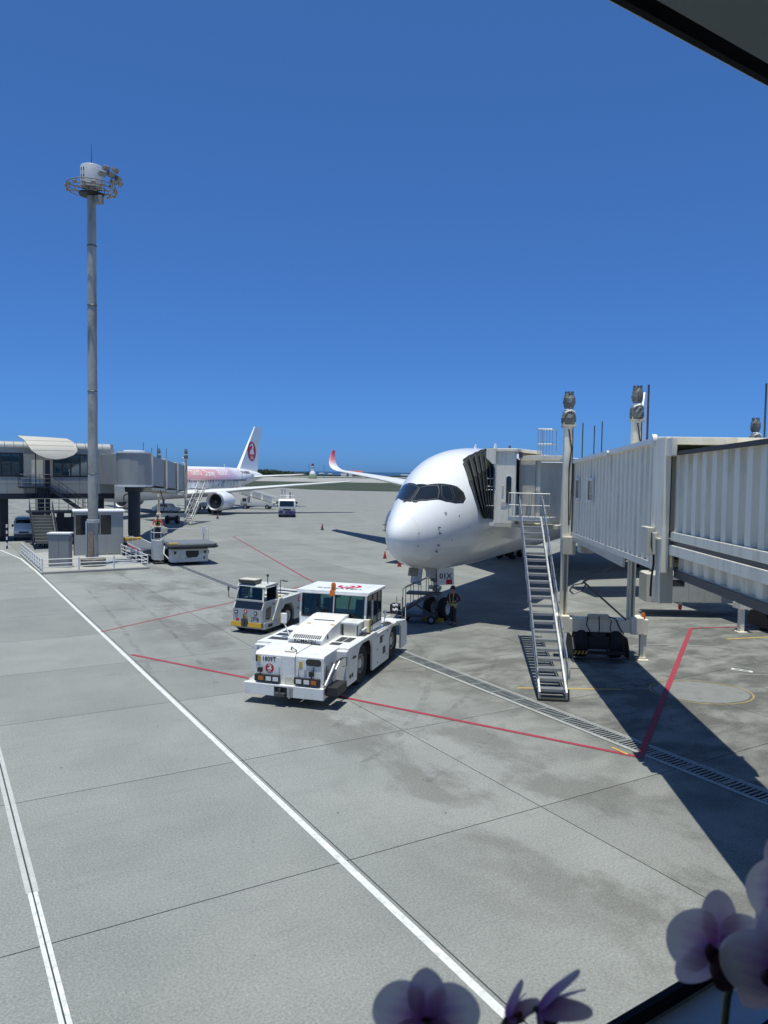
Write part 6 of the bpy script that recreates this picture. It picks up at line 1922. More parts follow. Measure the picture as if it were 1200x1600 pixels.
fstr = thing('gate_stair', 'small distant grey stair at the bridge of the painted airliner', 'stairs', (-23.85, 93.0, 0), R(-4))
for sg in (-1, 1):
    b = MB(); b.bar((sg * .42, 0, .1), (sg * .42, 5.6, 4.3), .06, .22); b.build('stringer', JETG, fstr)
    b = MB(); b.path([(sg * .46, 0, 1.0), (sg * .46, 5.6, 5.2)], .025); b.path([(sg * .46, 0, .6), (sg * .46, 5.6, 4.8)], .02)
    for i in range(6):
        y = .2 + i * 1.05; z = .1 + y * .75; b.tube((sg * .46, y, z), (sg * .46, y, z + .92), .02, 6)
    b.build('handrail', GALV, fstr)
for i in range(16):
    t = (i + .5) / 16; inst('tread', tme, ALU, fstr, (0, t * 5.6, .14 + t * 4.2))
b = MB(); b.box(-1.5, .6, 5.6, 7.0, 4.2, 4.34); b.build('landing', GALV, fstr)
b = MB()
for x in (-1.5, -.8, -.1, .6):
    b.tube((x, 5.65, 4.34), (x, 5.65, 5.4), .02, 6)
b.path([(-1.5, 5.65, 5.4), (.6, 5.65, 5.4)], .022); b.path([(-1.5, 5.65, 4.9), (.6, 5.65, 4.9)], .018)
b.build('landing_rail', GALV, fstr)
# ------------------------------------------------------------------ people
def skin_mesh(name, pts, edges, m, parent, sub=1, root=0):
    """continuous body surface grown over a skeleton: pts = [(x, y, z, radius_x, radius_y)]"""
    me = bpy.data.meshes.new(name)
    me.from_pydata([p[:3] for p in pts], edges, [])
    o = bpy.data.objects.new(name, me)
    COL.objects.link(o)
    md = o.modifiers.new('skin', 'SKIN')
    md.use_smooth_shade = True
    sl_ = me.skin_vertices[0].data
    for i, p in enumerate(pts):
        sl_[i].radius = (p[3], p[4] if len(p) > 4 else p[3])
        sl_[i].use_root = (i == root)
    sb = o.modifiers.new('sub', 'SUBSURF')
    sb.levels = sub
    sb.render_levels = sub
    dg = bpy.context.evaluated_depsgraph_get()
    nm = bpy.data.meshes.new_from_object(o.evaluated_get(dg))
    bpy.data.objects.remove(o)
    nm.name = name
    nm.materials.clear()
    nm.materials.append(m)
    for f in nm.polygons:
        f.use_smooth = True
    n = bpy.data.objects.new(name, nm)
    COL.objects.link(n)
    n.parent = parent
    return n
SKINM = mat('skin', (0.42, 0.25, 0.17), 0.6)
HAIR = mat('dark_hair', (0.02, 0.016, 0.014), 0.6)
def person(name_label, loc, rz, top_m, leg_m, vest_m, stripe_m, hat_m, arms, step=0.08, lean=0.0):
    """1.72 m tall figure, facing -y; arms = ((elbow, wrist) right, (elbow, wrist) left) in body coordinates"""
    t = thing('person', name_label, 'person', loc, rz)
    hz = .90
    P = [(0, 0, hz, .13, .10), (0, -.01 - lean * .3, 1.10, .12, .09), (0, -.01 - lean * .7, 1.28, .15, .10), (0, -lean, 1.42, .09, .08), (0, -lean - .01, 1.50, .05, .05), (0, -lean - .03, 1.58, .075, .085), (0, -lean - .03, 1.66, .078, .09), (0, -lean - .02, 1.70, .05, .06)]
    E_ = [(0, 1), (1, 2), (2, 3), (3, 4), (4, 5), (5, 6), (6, 7)]
    jac = [(0, 0, .86, .165, .125), (0, -.01 - lean * .3, 1.08, .155, .12), (0, -.01 - lean * .7, 1.28, .18, .125), (0, -lean, 1.41, .13, .10), (0, -lean, 1.47, .07, .065)]
    jE = [(0, 1), (1, 2), (2, 3), (3, 4)]
    hands = []
    for sg, (el, wr) in zip((-1, 1), arms):
        sh = (sg * .20, -lean, 1.39)
        i0 = len(P)
        P += [(*sh, .055, .055), (*el, .045, .045), (*wr, .032, .030)]
        E_ += [(3, i0), (i0, i0 + 1), (i0 + 1, i0 + 2)]
        w_, e_ = Vector(wr), Vector(el)
        d = (w_ - e_).normalized()
        pm = w_ + d * .07
        P.append((pm.x, pm.y, pm.z, .038, .02))
        ip_ = len(P) - 1
        E_.append((i0 + 2, ip_))
        side = d.cross(Vector((0, 1, 0.2))).normalized()
        for k_ in range(4):
            off = side * (.024 * (k_ - 1.5))
            ln = (.062, .075, .070, .052)[k_]
            f0 = pm + off + d * .03
            f1 = f0 + d * ln * .6 + Vector((0, -.01, -.004))
            f2 = f1 + d * ln * .4 + Vector((0, -.02, -.01))
            j0 = len(P)
            P += [(*f0, .0095, .0095), (*f1, .0085, .0085), (*f2, .007, .007)]
            E_ += [(ip_, j0), (j0, j0 + 1), (j0 + 1, j0 + 2)]
        th0 = w_ + d * .03 - side * .03
        j0 = len(P)
        P += [(*th0, .011, .011), (*(th0 - side * .025 + d * .035), .0095, .0095), (*(th0 - side * .03 + d * .06), .008, .008)]
        E_ += [(i0 + 2, j0), (j0, j0 + 1), (j0 + 1, j0 + 2)]
        q0 = len(jac)
        cuff = e_.lerp(w_, .92)
        jac += [(*sh, .078, .078), (*el, .062, .062), (*cuff, .048, .048)]
        jE += [(3, q0), (q0, q0 + 1), (q0 + 1, q0 + 2)]
    tro = [(0, 0, .93, .15, .115), (0, 0, .86, .155, .12)]
    tE = [(0, 1)]
    for sg, st_ in ((-1, step), (1, -step)):
        i0 = len(P)
        hip, kn, an = (sg * .09, 0, .84), (sg * .10, -.03 + st_ * .5, .48), (sg * .105, st_ + .01, .09)
        toe = (sg * .115, st_ - .15, .045)
        P += [(*hip, .085, .085), (*kn, .058, .058), (*an, .04, .04), (*toe, .04, .03)]
        E_ += [(0, i0), (i0, i0 + 1), (i0 + 1, i0 + 2), (i0 + 2, i0 + 3)]
        q0 = len(tro)
        tro += [(*hip, .105, .105), (*kn, .078, .078), (an[0], an[1], .12, .066, .066)]
        tE += [(1, q0), (q0, q0 + 1), (q0 + 1, q0 + 2)]
        sh_ = MB()
        sh_.loft([[(sg * .105 + x * w, st_ + .06 - .25 * k_, z) for x, z in ((-.5, .0), (.5, .0), (.5, .05 * h), (.3, .09 * h), (-.3, .09 * h), (-.5, .05 * h))] for k_, w, h in ((0, .07, 1.1), (.3, .09, 1.2), (.7, .10, .8), (1, .07, .5))]).build('shoe', BLACK, t, smooth=R(60))
    skin_mesh('body', P, E_, SKINM, t)
    skin_mesh('jacket', jac, jE, top_m, t)
    skin_mesh('trousers', tro, tE, leg_m, t)
    hy = -lean - .03
    f = MB()
    f.ball((0, hy - .088, 1.60), (.014, .018, .02), 8, 5)
    f.build('nose', SKINM, t)
    for sg in (-1, 1):
        MB().ball((sg * .032, hy - .082, 1.632), (.012, .008, .008), 8, 5).build('eye', INK, t)
        MB().ball((sg * .082, hy, 1.615), (.012, .02, .03), 8, 5).build('ear', SKINM, t)
    MB().ball((0, hy - .082, 1.565), (.024, .008, .006), 8, 4).build('mouth', mat('lips', (0.30, 0.12, 0.10), 0.6), t)
    MB().ball((0, hy + .02, 1.645), (.088, .098, .085), 14, 8).build('hair', HAIR, t, smooth=R(60))
    h = MB()
    h.lathe([(.125, 1.655), (.118, 1.67), (.108, 1.70), (.098, 1.74), (.07, 1.775), (.0, 1.79)], (0, hy, 0), 'z', 18)
    h.hexa([(-.09, hy - .17, 1.652), (.09, hy - .17, 1.652), (.11, hy - .05, 1.655), (-.11, hy - .05, 1.655)], [(-.08, hy - .165, 1.664), (.08, hy - .165, 1.664), (.10, hy - .05, 1.68), (-.10, hy - .05, 1.68)])
    h.build('helmet', hat_m, t, smooth=R(50))
    if vest_m:
        v = [(0, 0, .95, .17, .135), (0, -.01 - lean * .3, 1.10, .168, .132), (0, -.01 - lean * .7, 1.27, .19, .137), (0, -lean, 1.38, .15, .115)]
        skin_mesh('vest', v, [(0, 1), (1, 2), (2, 3)], vest_m, t)
    b = MB()
    b.lathe([(1.0, -.022), (1.03, 0), (1.0, .022)], n=24)
    b.v = [(x * .188, y * .150, z + .955) for x, y, z in b.v]
    b.build('belt_stripe', stripe_m, t)
    for sg in (-1, 1):
        b = MB()
        b.path([(sg * .07, -.14 - lean * .3, 1.02), (sg * .09, -.165 - lean * .7, 1.25), (sg * .10, -.12 - lean, 1.43), (sg * .09, 0 - lean, 1.47)], .016)
        b.build('shoulder_stripe', stripe_m, t)
    return t
HIVIS = mat('reflective_yellow', (0.50, 0.48, 0.12), 0.5)
DARKU = mat('dark_uniform', (0.022, 0.024, 0.032), 0.8, var=0.2)
MAROON = mat('maroon_jacket', (0.09, 0.022, 0.03), 0.8, var=0.2)
person('ground worker in dark uniform and helmet standing by the nose wheel', (3.15, 33.9, 0), R(-38), MAROON, DARKU, DARKU, HIVIS, mat('black_helmet', (0.02, 0.022, 0.025), 0.35), (((-.30, -.03, 1.14), (-.17, -.22, 1.06)), ((.32, .04, 1.14), (.20, -.17, 1.10))), .05, .03)

# ------------------------------------------------------------------ cargo loader with its operator
ld = thing('cargo_loader', 'white cargo loader with dark lifting deck near the light mast', 'cargo loader', (-13.65, 54.0, 0), R(28))
DECK = mat('loader_deck', (0.13, 0.135, 0.135), 0.7, var=0.25, scale=3)
LW = mat('loader_white', (0.60, 0.62, 0.60), 0.5, var=0.1, dirt=(0.25, 0.24, 0.21), dirt_amt=0.6, dirt_scale=3)
b = MB(); b.box(-1.30, 1.30, 0, .9, .22, 1.15); b.build('front_housing', LW, ld, bevel=.03)
b = MB(); b.prism([(-.30, 1.02), (.62, 1.02), (.62, .72), (.48, .55), (-.16, .55), (-.30, .72)], 'y', -.012, -.001); b.build('front_opening', BLACK, ld)
MB().lathe([(.0, -.01), (.13, -.01), (.13, .0)], (-.72, 0, .6), 'y', 20).build('emblem_plate', JETG, ld)
for x in (-1.12, .98):
    b = MB(); b.box(x, x + .16, -.02, -.001, .82, 1.0); b.build('headlamp', BLACK, ld)
b = MB(); b.box(.95, 1.05, -.02, -.001, .42, .58); b.box(-.35, .1, -.02, -.001, .5, .53); b.build('front_marking', BLACK, ld)
b = MB(); b.box(1.30, 1.42, .2, .5, .75, 1.0); b.build('side_lamp', GALV, ld)
b = MB(); b.box(-1.25, 1.25, .9, 9.5, .45, .80); b.build('chassis', STEEL, ld)
for sg in (-1, 1):
    for y in (1.5, 2.4, 7.2):
        wheel(ld, (sg * 1.05, y, .38), .38, .28)
dk = MB(); dk.prism([(-1.5, -.35), (1.6, -.35), (2.0, .3), (2.0, 3.4), (-1.5, 3.4)], 'z', 1.32, 1.50)
dk.build('lifting_deck', DECK, ld, bevel=.03)
for i in range(9):
    b = MB(); b.box(-1.3, 1.6, .1 + i * .36, .24 + i * .36, 1.505, 1.53); b.build('deck_roller', GALV, ld)
b = MB(); b.prism([(-1.55, -.42), (1.65, -.42), (2.1, .28), (2.1, .42), (1.55, -.28), (-1.55, -.28)], 'z', 1.22, 1.33); b.build('deck_bumper', RUBBER, ld)
for sg in (-1, 1):
    for a, c in (((.9, .8), (3.2, 1.25)), ((3.2, .8), (.9, 1.25))):
        b = MB(); b.bar((sg * 1.0, a[0], a[1]), (sg * 1.0, c[0], c[1]), .08, .12); b.build('scissor_arm', STEEL, ld)
b = MB(); b.path([(2.0, 2.6, 1.5), (2.0, 2.6, 2.3), (2.0, 3.3, 2.3), (2.0, 3.3, 1.5)], .02); b.path([(-1.0, 3.3, 2.35), (2.0, 3.3, 2.35)], .014); b.build('deck_rail', PIPE, ld)
b = MB(); b.tube((1.75, 3.0, 1.5), (1.75, 3.0, 1.95), .06, 10); b.box(1.65, 1.85, 2.92, 3.08, 1.95, 2.5); b.build('deck_lamp', LOGO_WHITE, ld)
# operator stand and bridge section
b = MB(); b.box(-2.25, -1.55, 1.2, 2.2, .3, 1.70); b.build('operator_stand', LW, ld, bevel=.02)
b = MB()
for x, y in ((-2.25, 1.2), (-1.55, 1.2), (-2.25, 2.2), (-1.55, 2.2)):
    b.tube((x, y, 1.7), (x, y, 2.7), .02, 6)
for z in (2.25, 2.7):
    b.path([(-1.55, 1.2, z), (-2.25, 1.2, z), (-2.25, 2.2, z)], .022)
b.build('operator_rail', PIPE, ld)
b = MB(); b.box(-1.75, -1.35, 1.0, 1.35, 2.2, 2.6); b.build('control_console', JETG, ld, bevel=.02)
b = MB(); b.path([(-1.6, .9, 1.3), (-1.7, .6, .8), (-1.4, .4, .45), (-1.2, .35, .9)], .035); b.build('hydraulic_hose', LOGO_WHITE, ld)
b = MB(); b.box(-1.5, -.9, -.3, .1, 1.51, 1.6); b.build('deck_guide', YEL, ld)
b = MB(); b.hexa([(-2.9, 2.4, .55), (-1.6, 2.4, .75), (-1.6, 9.8, .75), (-2.9, 9.8, .55)], [(-2.9, 2.4, .8), (-1.6, 2.4, 1.0), (-1.6, 9.8, 1.0), (-2.9, 9.8, .8)]); b.build('bridge_deck', DECK, ld)
for i in range(18):
    b = MB(); b.bar((-2.85, 2.7 + i * .39, .86), (-1.65, 2.7 + i * .39, 1.06), .12, .06); b.build('bridge_roller', GALV, ld)
for x in (-2.95, -1.55):
    b = MB(); b.box(x - .05, x + .05, 2.4, 9.9, .55, 1.12 if x > -2 else .98); b.build('bridge_side', LW, ld)
b = MB(); b.box(-3.02, -2.98, 2.6, 9.8, .82, .90); b.build('red_stripe', REDP, ld)
b = MB()
for y in (3.2, 5.2, 7.2):
    b.tube((-3.0, y, .9), (-3.0, y, 1.75), .02, 6)
b.path([(-3.0, 3.2, 1.75), (-3.0, 7.2, 1.55)], .022); b.build('bridge_rail', PIPE, ld)
b = MB(); b.box(-3.1, -1.5, 9.6, 10.2, .5, 1.2); b.build('bridge_nose', YEL, ld, bevel=.03)
for x in (-2.9, -1.7):
    for y in (4.0, 9.0):
        wheel(ld, (x, y, .28), .28, .18)
opw = Matrix.Translation((-13.65, 54.0, 0)) @ Matrix.Rotation(R(28), 4, 'Z') @ Vector((-1.88, 1.75, 1.70))
person('loader operator in orange-red jacket and black vest at the controls', tuple(opw), R(15), mat('orange_red_jacket', (0.55, 0.07, 0.04), 0.8, var=0.2), DARKU, mat('black_vest', (0.015, 0.015, 0.016), 0.8), HIVIS, mat('dark_cap', (0.03, 0.03, 0.035), 0.6), (((-.32, -.04, 1.14), (-.20, -.26, 1.02)), ((.32, -.04, 1.14), (.20, -.26, 1.02))), .03, .04)

# ------------------------------------------------------------------ vehicles
van = thing('parked_van', 'small white van parked under the terminal beside the black stair', 'van', (-33.0, 70.2, 0), R(22))
b = MB(); rg = []
for y, z0, z1, w in ((0, .35, .95, .80), (.06, .3, 1.05, .84), (.35, .28, 1.45, .86), (.8, .28, 1.95, .86), (1.2, .28, 2.02, .86), (3.6, .28, 2.02, .86), (4.1, .3, 1.95, .84), (4.2, .4, 1.8, .8)):
    rg.append([(-w, y, z0), (w, y, z0), (w, y, (z0 + z1) * .5), (w * .92, y, z1 - .05), (w * .8, y, z1), (-w * .8, y, z1), (-w * .92, y, z1 - .05), (-w, y, (z0 + z1) * .5)])
b.loft(rg).build('body', WHITE, van, smooth=R(40))
b = MB(); b.hexa([(-.72, .40, 1.28), (.72, .40, 1.28), (.72, .43, 1.27), (-.72, .43, 1.27)], [(-.64, .735, 1.86), (.64, .735, 1.86), (.64, .77, 1.85), (-.64, .77, 1.85)]); b.v = [(x, y - .10, z + .02) for x, y, z in b.v]; b.build('windscreen', GLASS_D, van)
b = MB(); b.box(-.82, .82, -.06, .10, .32, .62); b.build('bumper', STEEL, van, bevel=.03)
for sg in (-1, 1):
    b = MB(); b.box(sg * .66 - .13, sg * .66 + .13, -.03, .08, .76, .92); b.build('headlamp', LENS, van, bevel=.02)
    b = MB(); b.box(sg * .95 - .09, sg * .95 + .09, .5, .58, 1.25, 1.48); b.build('mirror', BLACK, van, bevel=.02)
    for y in (.75, 3.3):
        wheel(van, (sg * .74, y, .3), .3, .2)
    b = MB(); b.box(min(sg * .862, sg * .872), max(sg * .862, sg * .872), .95, 3.8, 1.25, 1.75); b.build('side_windows', GLASS_D, van)
b = MB(); b.box(-.4, .4, -.07, -.055, .7, .82); b.build('grille', BLACK, van)

tk = thing('service_truck', 'white service truck with dark patterned lower front facing the camera', 'truck', (-14.15, 111.6, 0), R(6))
b = MB(); b.prism([(0, .95), (-.02, 1.5), (.14, 2.45), (.3, 2.6), (1.9, 2.6), (1.9, .6), (.1, .6)], 'x', -1.2, 1.2); b.build('cab', WHITE, tk, bevel=.06)
b = MB(); b.hexa([(-1.05, -.03, 1.58), (1.05, -.03, 1.58), (1.05, .0, 1.58), (-1.05, .0, 1.58)], [(-1.0, .10, 2.35), (1.0, .10, 2.35), (1.0, .13, 2.35), (-1.0, .13, 2.35)]); b.build('windscreen', GLASS_D, tk)
NB = mat('navy_splash_paint', (0.02, 0.02, 0.10), 0.5, dirt=(0.6, 0.6, 0.62), dirt_amt=1.0, dirt_scale=4)
b = MB(); b.box(-1.22, 1.22, -.14, .10, .32, .98); b.build('bumper', NB, tk, bevel=.04)
b = MB(); b.box(-.6, .6, -.05, -.021, 1.02, 1.22); b.build('grille', BLACK, tk)
for sg in (-1, 1):
    b = MB(); b.box(sg * .95 - .2, sg * .95 + .2, -.06, -.01, 1.05, 1.28); b.build('headlamp', mat('green_grey_panel', (0.25, 0.32, 0.24), 0.5), tk)
    b = MB(); b.box(sg * 1.42 - .12, sg * 1.42 + .12, .1, .2, 1.95, 2.3); b.path([(sg * 1.2, .2, 2.2), (sg * 1.42, .15, 2.2)], .03); b.build('mirror', BLACK, tk)
    b = MB(); b.box(sg * 1.36 - .09, sg * 1.36 + .09, .1, .2, 1.6, 1.8); b.build('mirror', BLACK, tk)
    for y in (.9, 4.4, 5.5):
        wheel(tk, (sg * 1.05, y, .48), .48, .3)
b = MB(); b.box(-1.2, 1.2, 2.0, 6.5, .7, 1.3); b.box(-1.15, 1.15, 2.2, 6.4, 1.3, 2.4); b.build('truck_body', LW, tk, bevel=.05)
b = MB(); b.box(-1.1, 1.1, .5, 3.0, 2.62, 2.72); b.build('roof_platform', JETG, tk)
b = MB()
for x in (-1.0, -.35, .3, .95):
    b.tube((x, 1.0, 2.7), (x, 1.0, 3.15), .025, 6)
b.path([(-1.0, 1.0, 3.15), (.95, 1.0, 3.15)], .025); b.build('roof_rail', PIPE, tk)
b = MB(); b.box(-.85, -.70, 2.4, 2.6, 2.7, 4.0); b.box(-.42, -.27, 2.4, 2.6, 2.7, 4.0); b.box(-.9, -.2, 2.35, 2.65, 3.92, 4.02); b.build('lift_mast', GALV, tk)
b = MB(); b.box(-.2, .35, 1.8, 2.4, 2.7, 3.2); b.build('roof_box', LOGO_WHITE, tk)
b = MB(); b.tube((.42, 1.9, 2.7), (.42, 1.9, 3.45), .07, 8); b.ball((.42, 1.9, 3.5), .12); b.build('roof_lamp', STEEL, tk)

bl_ = thing('passenger_stair_truck', 'white mobile stair truck standing behind the painted jet wing', 'stair truck', (-22.0, 134.0, 0), R(-4))
b = MB(); b.box(-3.2, 2.6, 0, 2.0, .55, 1.05); b.build('chassis', LW, bl_, bevel=.03)
b = MB(); b.prism([(-3.2, .6), (-3.2, 1.3), (-2.9, 2.0), (-1.9, 2.05), (-1.9, .6)], 'y', 0, 2.0); b.build('cab', LW, bl_, bevel=.04)
b = MB(); b.box(-2.8, -2.1, -.02, 0, 1.35, 1.85); b.build('cab_window', GLASS_D, bl_)
b = MB(); b.hexa([(-3.4, .2, 2.6), (2.9, .2, .9), (2.9, 1.8, .9), (-3.4, 1.8, 2.6)], [(-3.4, .2, 2.8), (2.9, .2, 1.1), (2.9, 1.8, 1.1), (-3.4, 1.8, 2.8)]); b.build('stair_flight', JETG, bl_)
for y in (.15, 1.85):
    b = MB(); b.bar((-3.4, y, 3.9), (2.9, y, 2.1), .1, .16); b.build('stair_rail', LOGO_WHITE, bl_)
    b = MB()
    for i in range(8):
        x = -3.3 + i * .87
        b.tube((x, y, 2.7 - i * .235), (x, y, 3.85 - i * .245), .03, 6)
    b.build('stair_baluster', PIPE, bl_)
    for i in range(3):
        b = MB(); x = -3.0 + i * 1.9; b.hexa([(x, y - .01, 2.75 - (x + 3.4) * .27), (x + 1.6, y - .01, 2.75 - (x + 5.0) * .27), (x + 1.6, y + .01, 2.75 - (x + 5.0) * .27), (x, y + .01, 2.75 - (x + 3.4) * .27)], [(x, y - .01, 3.6 - (x + 3.4) * .28), (x + 1.6, y - .01, 3.6 - (x + 5.0) * .28), (x + 1.6, y + .01, 3.6 - (x + 5.0) * .28), (x, y + .01, 3.6 - (x + 3.4) * .28)]); b.build('side_panel', LW, bl_)
for x in (-2.3, 1.6):
    for y in (.1, 1.9):
        wheel(bl_, (x, y, .42), .42, .26, axis='y')
tg = thing('baggage_tug', 'small pale baggage tug under the painted jet wing', 'tug', (-32.0, 131.5, 0), R(70))
b = MB(); b.prism([(-1.4, .45), (-1.4, 1.15), (-.3, 1.2), (-.1, 1.9), (1.1, 1.9), (1.3, 1.1), (1.3, .45)], 'x', -.75, .75); b.build('body', LW, tg, bevel=.04)
b = MB(); b.box(-.77, .77, .05, .95, 1.3, 1.8); b.build('cab_window', GLASS_D, tg)
for sg in (-1, 1):
    for y in (-.9, .9):
        wheel(tg, (sg * .7, y, .4), .4, .25)
b = MB(); b.box(-.7, .7, 1.6, 3.6, .5, .62); b.box(-.7, .7, 1.6, 1.68, .62, 1.5); b.build('dolly', GALV, tg)
cr = thing('parked_car', 'small white car beyond the far boarding bridge column', 'car', (-33.5, 118.0, 0), R(80))
b = MB(); b.prism([(-2.0, .35), (-2.0, .85), (-1.2, .95), (-.7, 1.45), (1.0, 1.5), (1.7, .95), (2.0, .9), (2.0, .35)], 'x', -.8, .8); b.build('body', WHITE, cr, bevel=.06)
b = MB(); b.box(-.82, .82, -.55, .95, 1.02, 1.38); b.build('window_band', GLASS_D, cr)
for sg in (-1, 1):
    for y in (-1.25, 1.25):
        wheel(cr, (sg * .72, y, .3), .3, .2)

# ------------------------------------------------------------------ cones
CONE = mat('cone_orange_red', (0.20, 0.015, 0.02), 0.7)
def cone(loc, label, s=1.0, m_=None):
    c = thing('traffic_cone', label, 'traffic cone', loc)
    MB().lathe([(.17 * s, .04), (.03 * s, .72 * s), (.0, .73 * s)], n=16).build('cone_body', m_ or CONE, c, smooth=SM)
    b = MB(); b.box(-.2 * s, .2 * s, -.2 * s, .2 * s, 0, .04); b.build('cone_base', m_ or CONE, c)
    MB().lathe([(.112 * s, .34 * s), (.075 * s, .52 * s)], n=16).build('cone_band', REDP, c)
cone((.12, 60.0, 0), 'red cone just left of the airliner nose, farther of the pair', .8)
cone((1.16, 55.0, 0), 'red cone under the airliner chin, nearer of the pair', .8)
cone((-7.1, 88.5, 0), 'lone dark cone out on the open apron left of the wing shadow', 1.0, STEEL)
cone((-23.0, 106.0, 0), 'small dark cone below the painted jet engine', 1.0, STEEL)

# ------------------------------------------------------------------ far shore
bt = thing('beacon_tower', 'white beacon tower with red and dark bands near the shore', 'tower', (-66, 705, 0))
MB().lathe([(4.2, 0), (4.0, 1.5), (3.2, 4.0)], n=8).build('tower_base', mat('weathered_green', (0.22, 0.28, 0.20), 0.8), bt)
MB().lathe([(2.6, 4.0), (2.4, 5.6), (.9, 7.6), (.8, 8.2)], n=12).build('tower_dome', LOGO_WHITE, bt, smooth=SM)
for i in range(5):
    MB().lathe([(1.25, 8.2 + i * 1.1), (1.25, 9.3 + i * 1.1)], n=12).build('tower_band', (REDP if i > 2 else LOGO_WHITE) if i % 2 == 0 else STEEL, bt)
for x in (-3.4, 10.5):
    b = MB(); b.tube((x, 0, 0), (x, 0, 13), .15, 6); b.build('aerial', STEEL, bt)
rbh = thing('shore_building', 'long low building with red roof on the shore behind the wing', 'building', (-50, 1120, 0))
b = MB(); b.box(-9, 18, 0, 10, 0, 6.0); b.build('wall', mat('shed_wall', (0.30, 0.27, 0.24), 0.8), rbh)
b = MB(); b.prism([(-1, 6.0), (5, 8.6), (11, 6.0)], 'x', -6, 18.5); b.build('roof', mat('red_roof', (0.30, 0.08, 0.05), 0.8), rbh)
for i, (x, y, w, h, col) in enumerate(((-108, 1130, 4, 3.2, LOGO_WHITE), (-92, 1125, 7, 3.6, LOGO_WHITE), (-80, 1128, 5, 2.8, PANEL), (-58, 1090, 8, 3.0, LOGO_WHITE), (-48, 1085, 5, 3.2, LOGO_WHITE), (30, 1120, 12, 3.0, LOGO_WHITE), (52, 1120, 9, 2.6, PANEL))):
    s_ = thing('shore_shed', ['leftmost tiny white shed by the beacon tower shore', 'wide white shed just left of the beacon tower', 'grey shed next to the beacon tower', 'white shed right of the beacon tower', 'second white shed right of the beacon tower', 'long white shed behind the wing near the cockpit', 'grey shed nearest the cockpit on the shore'][i], 'shed', (x, y, -.06), 0, 'low sheds along the shore')
    b = MB(); b.box(-w / 2, w / 2, 0, 5, 0, h); b.build('wall', col, s_)
    b = MB(); b.prism([(-.4, h), (2.5, h + 1.0), (5.4, h)], 'x', -w / 2 - .4, w / 2 + .4); b.build('roof', PANEL, s_)
def leaf_mat(name, c):
    return mat(name, c, 0.9, var=0.5, scale=0.25)
LEAF = leaf_mat('distant_foliage', (0.030, 0.055, 0.022))
def wood(name, x0, x1, y0, y1, h, n, label, seed):
    rr_ = random.Random(seed)
    b = MB()
    for i in range(n):
        x = rr_.uniform(x0, x1)
        y = rr_.uniform(y0, y1)
        hh = h * rr_.uniform(.45, 1.0) * (.75 + .25 * sin(x * .06))
        r_ = rr_.uniform(1.6, 3.6)
        for k_ in range(10):
            c = Vector((x + rr_.gauss(0, r_ * .6), y + rr_.gauss(0, r_ * .5), hh * rr_.uniform(.1, 1.0)))
            s_ = rr_.uniform(.5, 1.3)
            a = Vector((rr_.gauss(0, 1), rr_.gauss(0, 1), rr_.gauss(0, 1))).normalized() * s_
            d = a.orthogonal().normalized() * s_
            d2 = a.cross(d).normalized() * s_
            b.add([c - a, c + d, c + a, c - d, c + d2, c - d2], [(0, 1, 4), (1, 2, 4), (2, 3, 4), (3, 0, 4), (1, 0, 5), (2, 1, 5), (3, 2, 5), (0, 3, 5)])
    o = b.build(name, LEAF, None)
    o['kind'] = 'stuff'
    o['label'] = label
    o['category'] = 'trees'
wood('coastal_wood', -430, -118, 1110, 1220, 9.5, 1500, 'dark green belt of trees along the shore at left', 5)
wood('shore_scrub', -120, 330, 1110, 1145, 1.5, 700, 'low dark scrub along the shore behind the wing', 6)

# dark clutter under the terminal wing
ec = thing('equipment_cart', 'dark equipment cart with upright panel between stair and booth', 'cart', gw(11.6, 68.2), GA)
b = MB(); b.box(-.9, .9, 0, 1.3, .35, .55); b.build('cart_bed', STEEL, ec)
b = MB(); b.box(-.85, .2, .1, 1.2, .55, 1.5); b.build('generator_box', NAVY, ec, bevel=.03)
b = MB(); b.box(.35, .8, .2, 1.1, .55, 2.1); b.build('upright_panel', BLACK, ec, bevel=.02)
b = MB(); b.path([(.3, .1, 1.2), (.5, -.2, 1.6), (.9, -.1, 1.1), (1.0, .2, .6)], .03); b.build('cart_hose', WIRE, ec)
for x in (-.6, .6):
    for y in (.15, 1.15):
        wheel(ec, (x, y, .25), .25, .14)
dl = thing('baggage_dolly', 'low dark baggage dolly parked below the terminal stair landing', 'dolly', gw(9.4, 70.2), GA + .2)
b = MB(); b.box(-1.2, 1.2, 0, 1.4, .4, .5); b.build('dolly_bed', STEEL, dl)
for x in (-1.15, 1.15):
    b = MB(); b.path([(x, .1, .5), (x, .1, 1.4), (x, 1.3, 1.4), (x, 1.3, .5)], .03); b.build('dolly_end_frame', NAVY, dl)
for x in (-.8, .8):
    for y in (.2, 1.2):
        wheel(dl, (x, y, .2), .2, .12)
b = MB(); b.box(-.9, .1, .2, 1.2, .5, 1.15); b.build('covered_load', CANVAS, dl, bevel=.05)
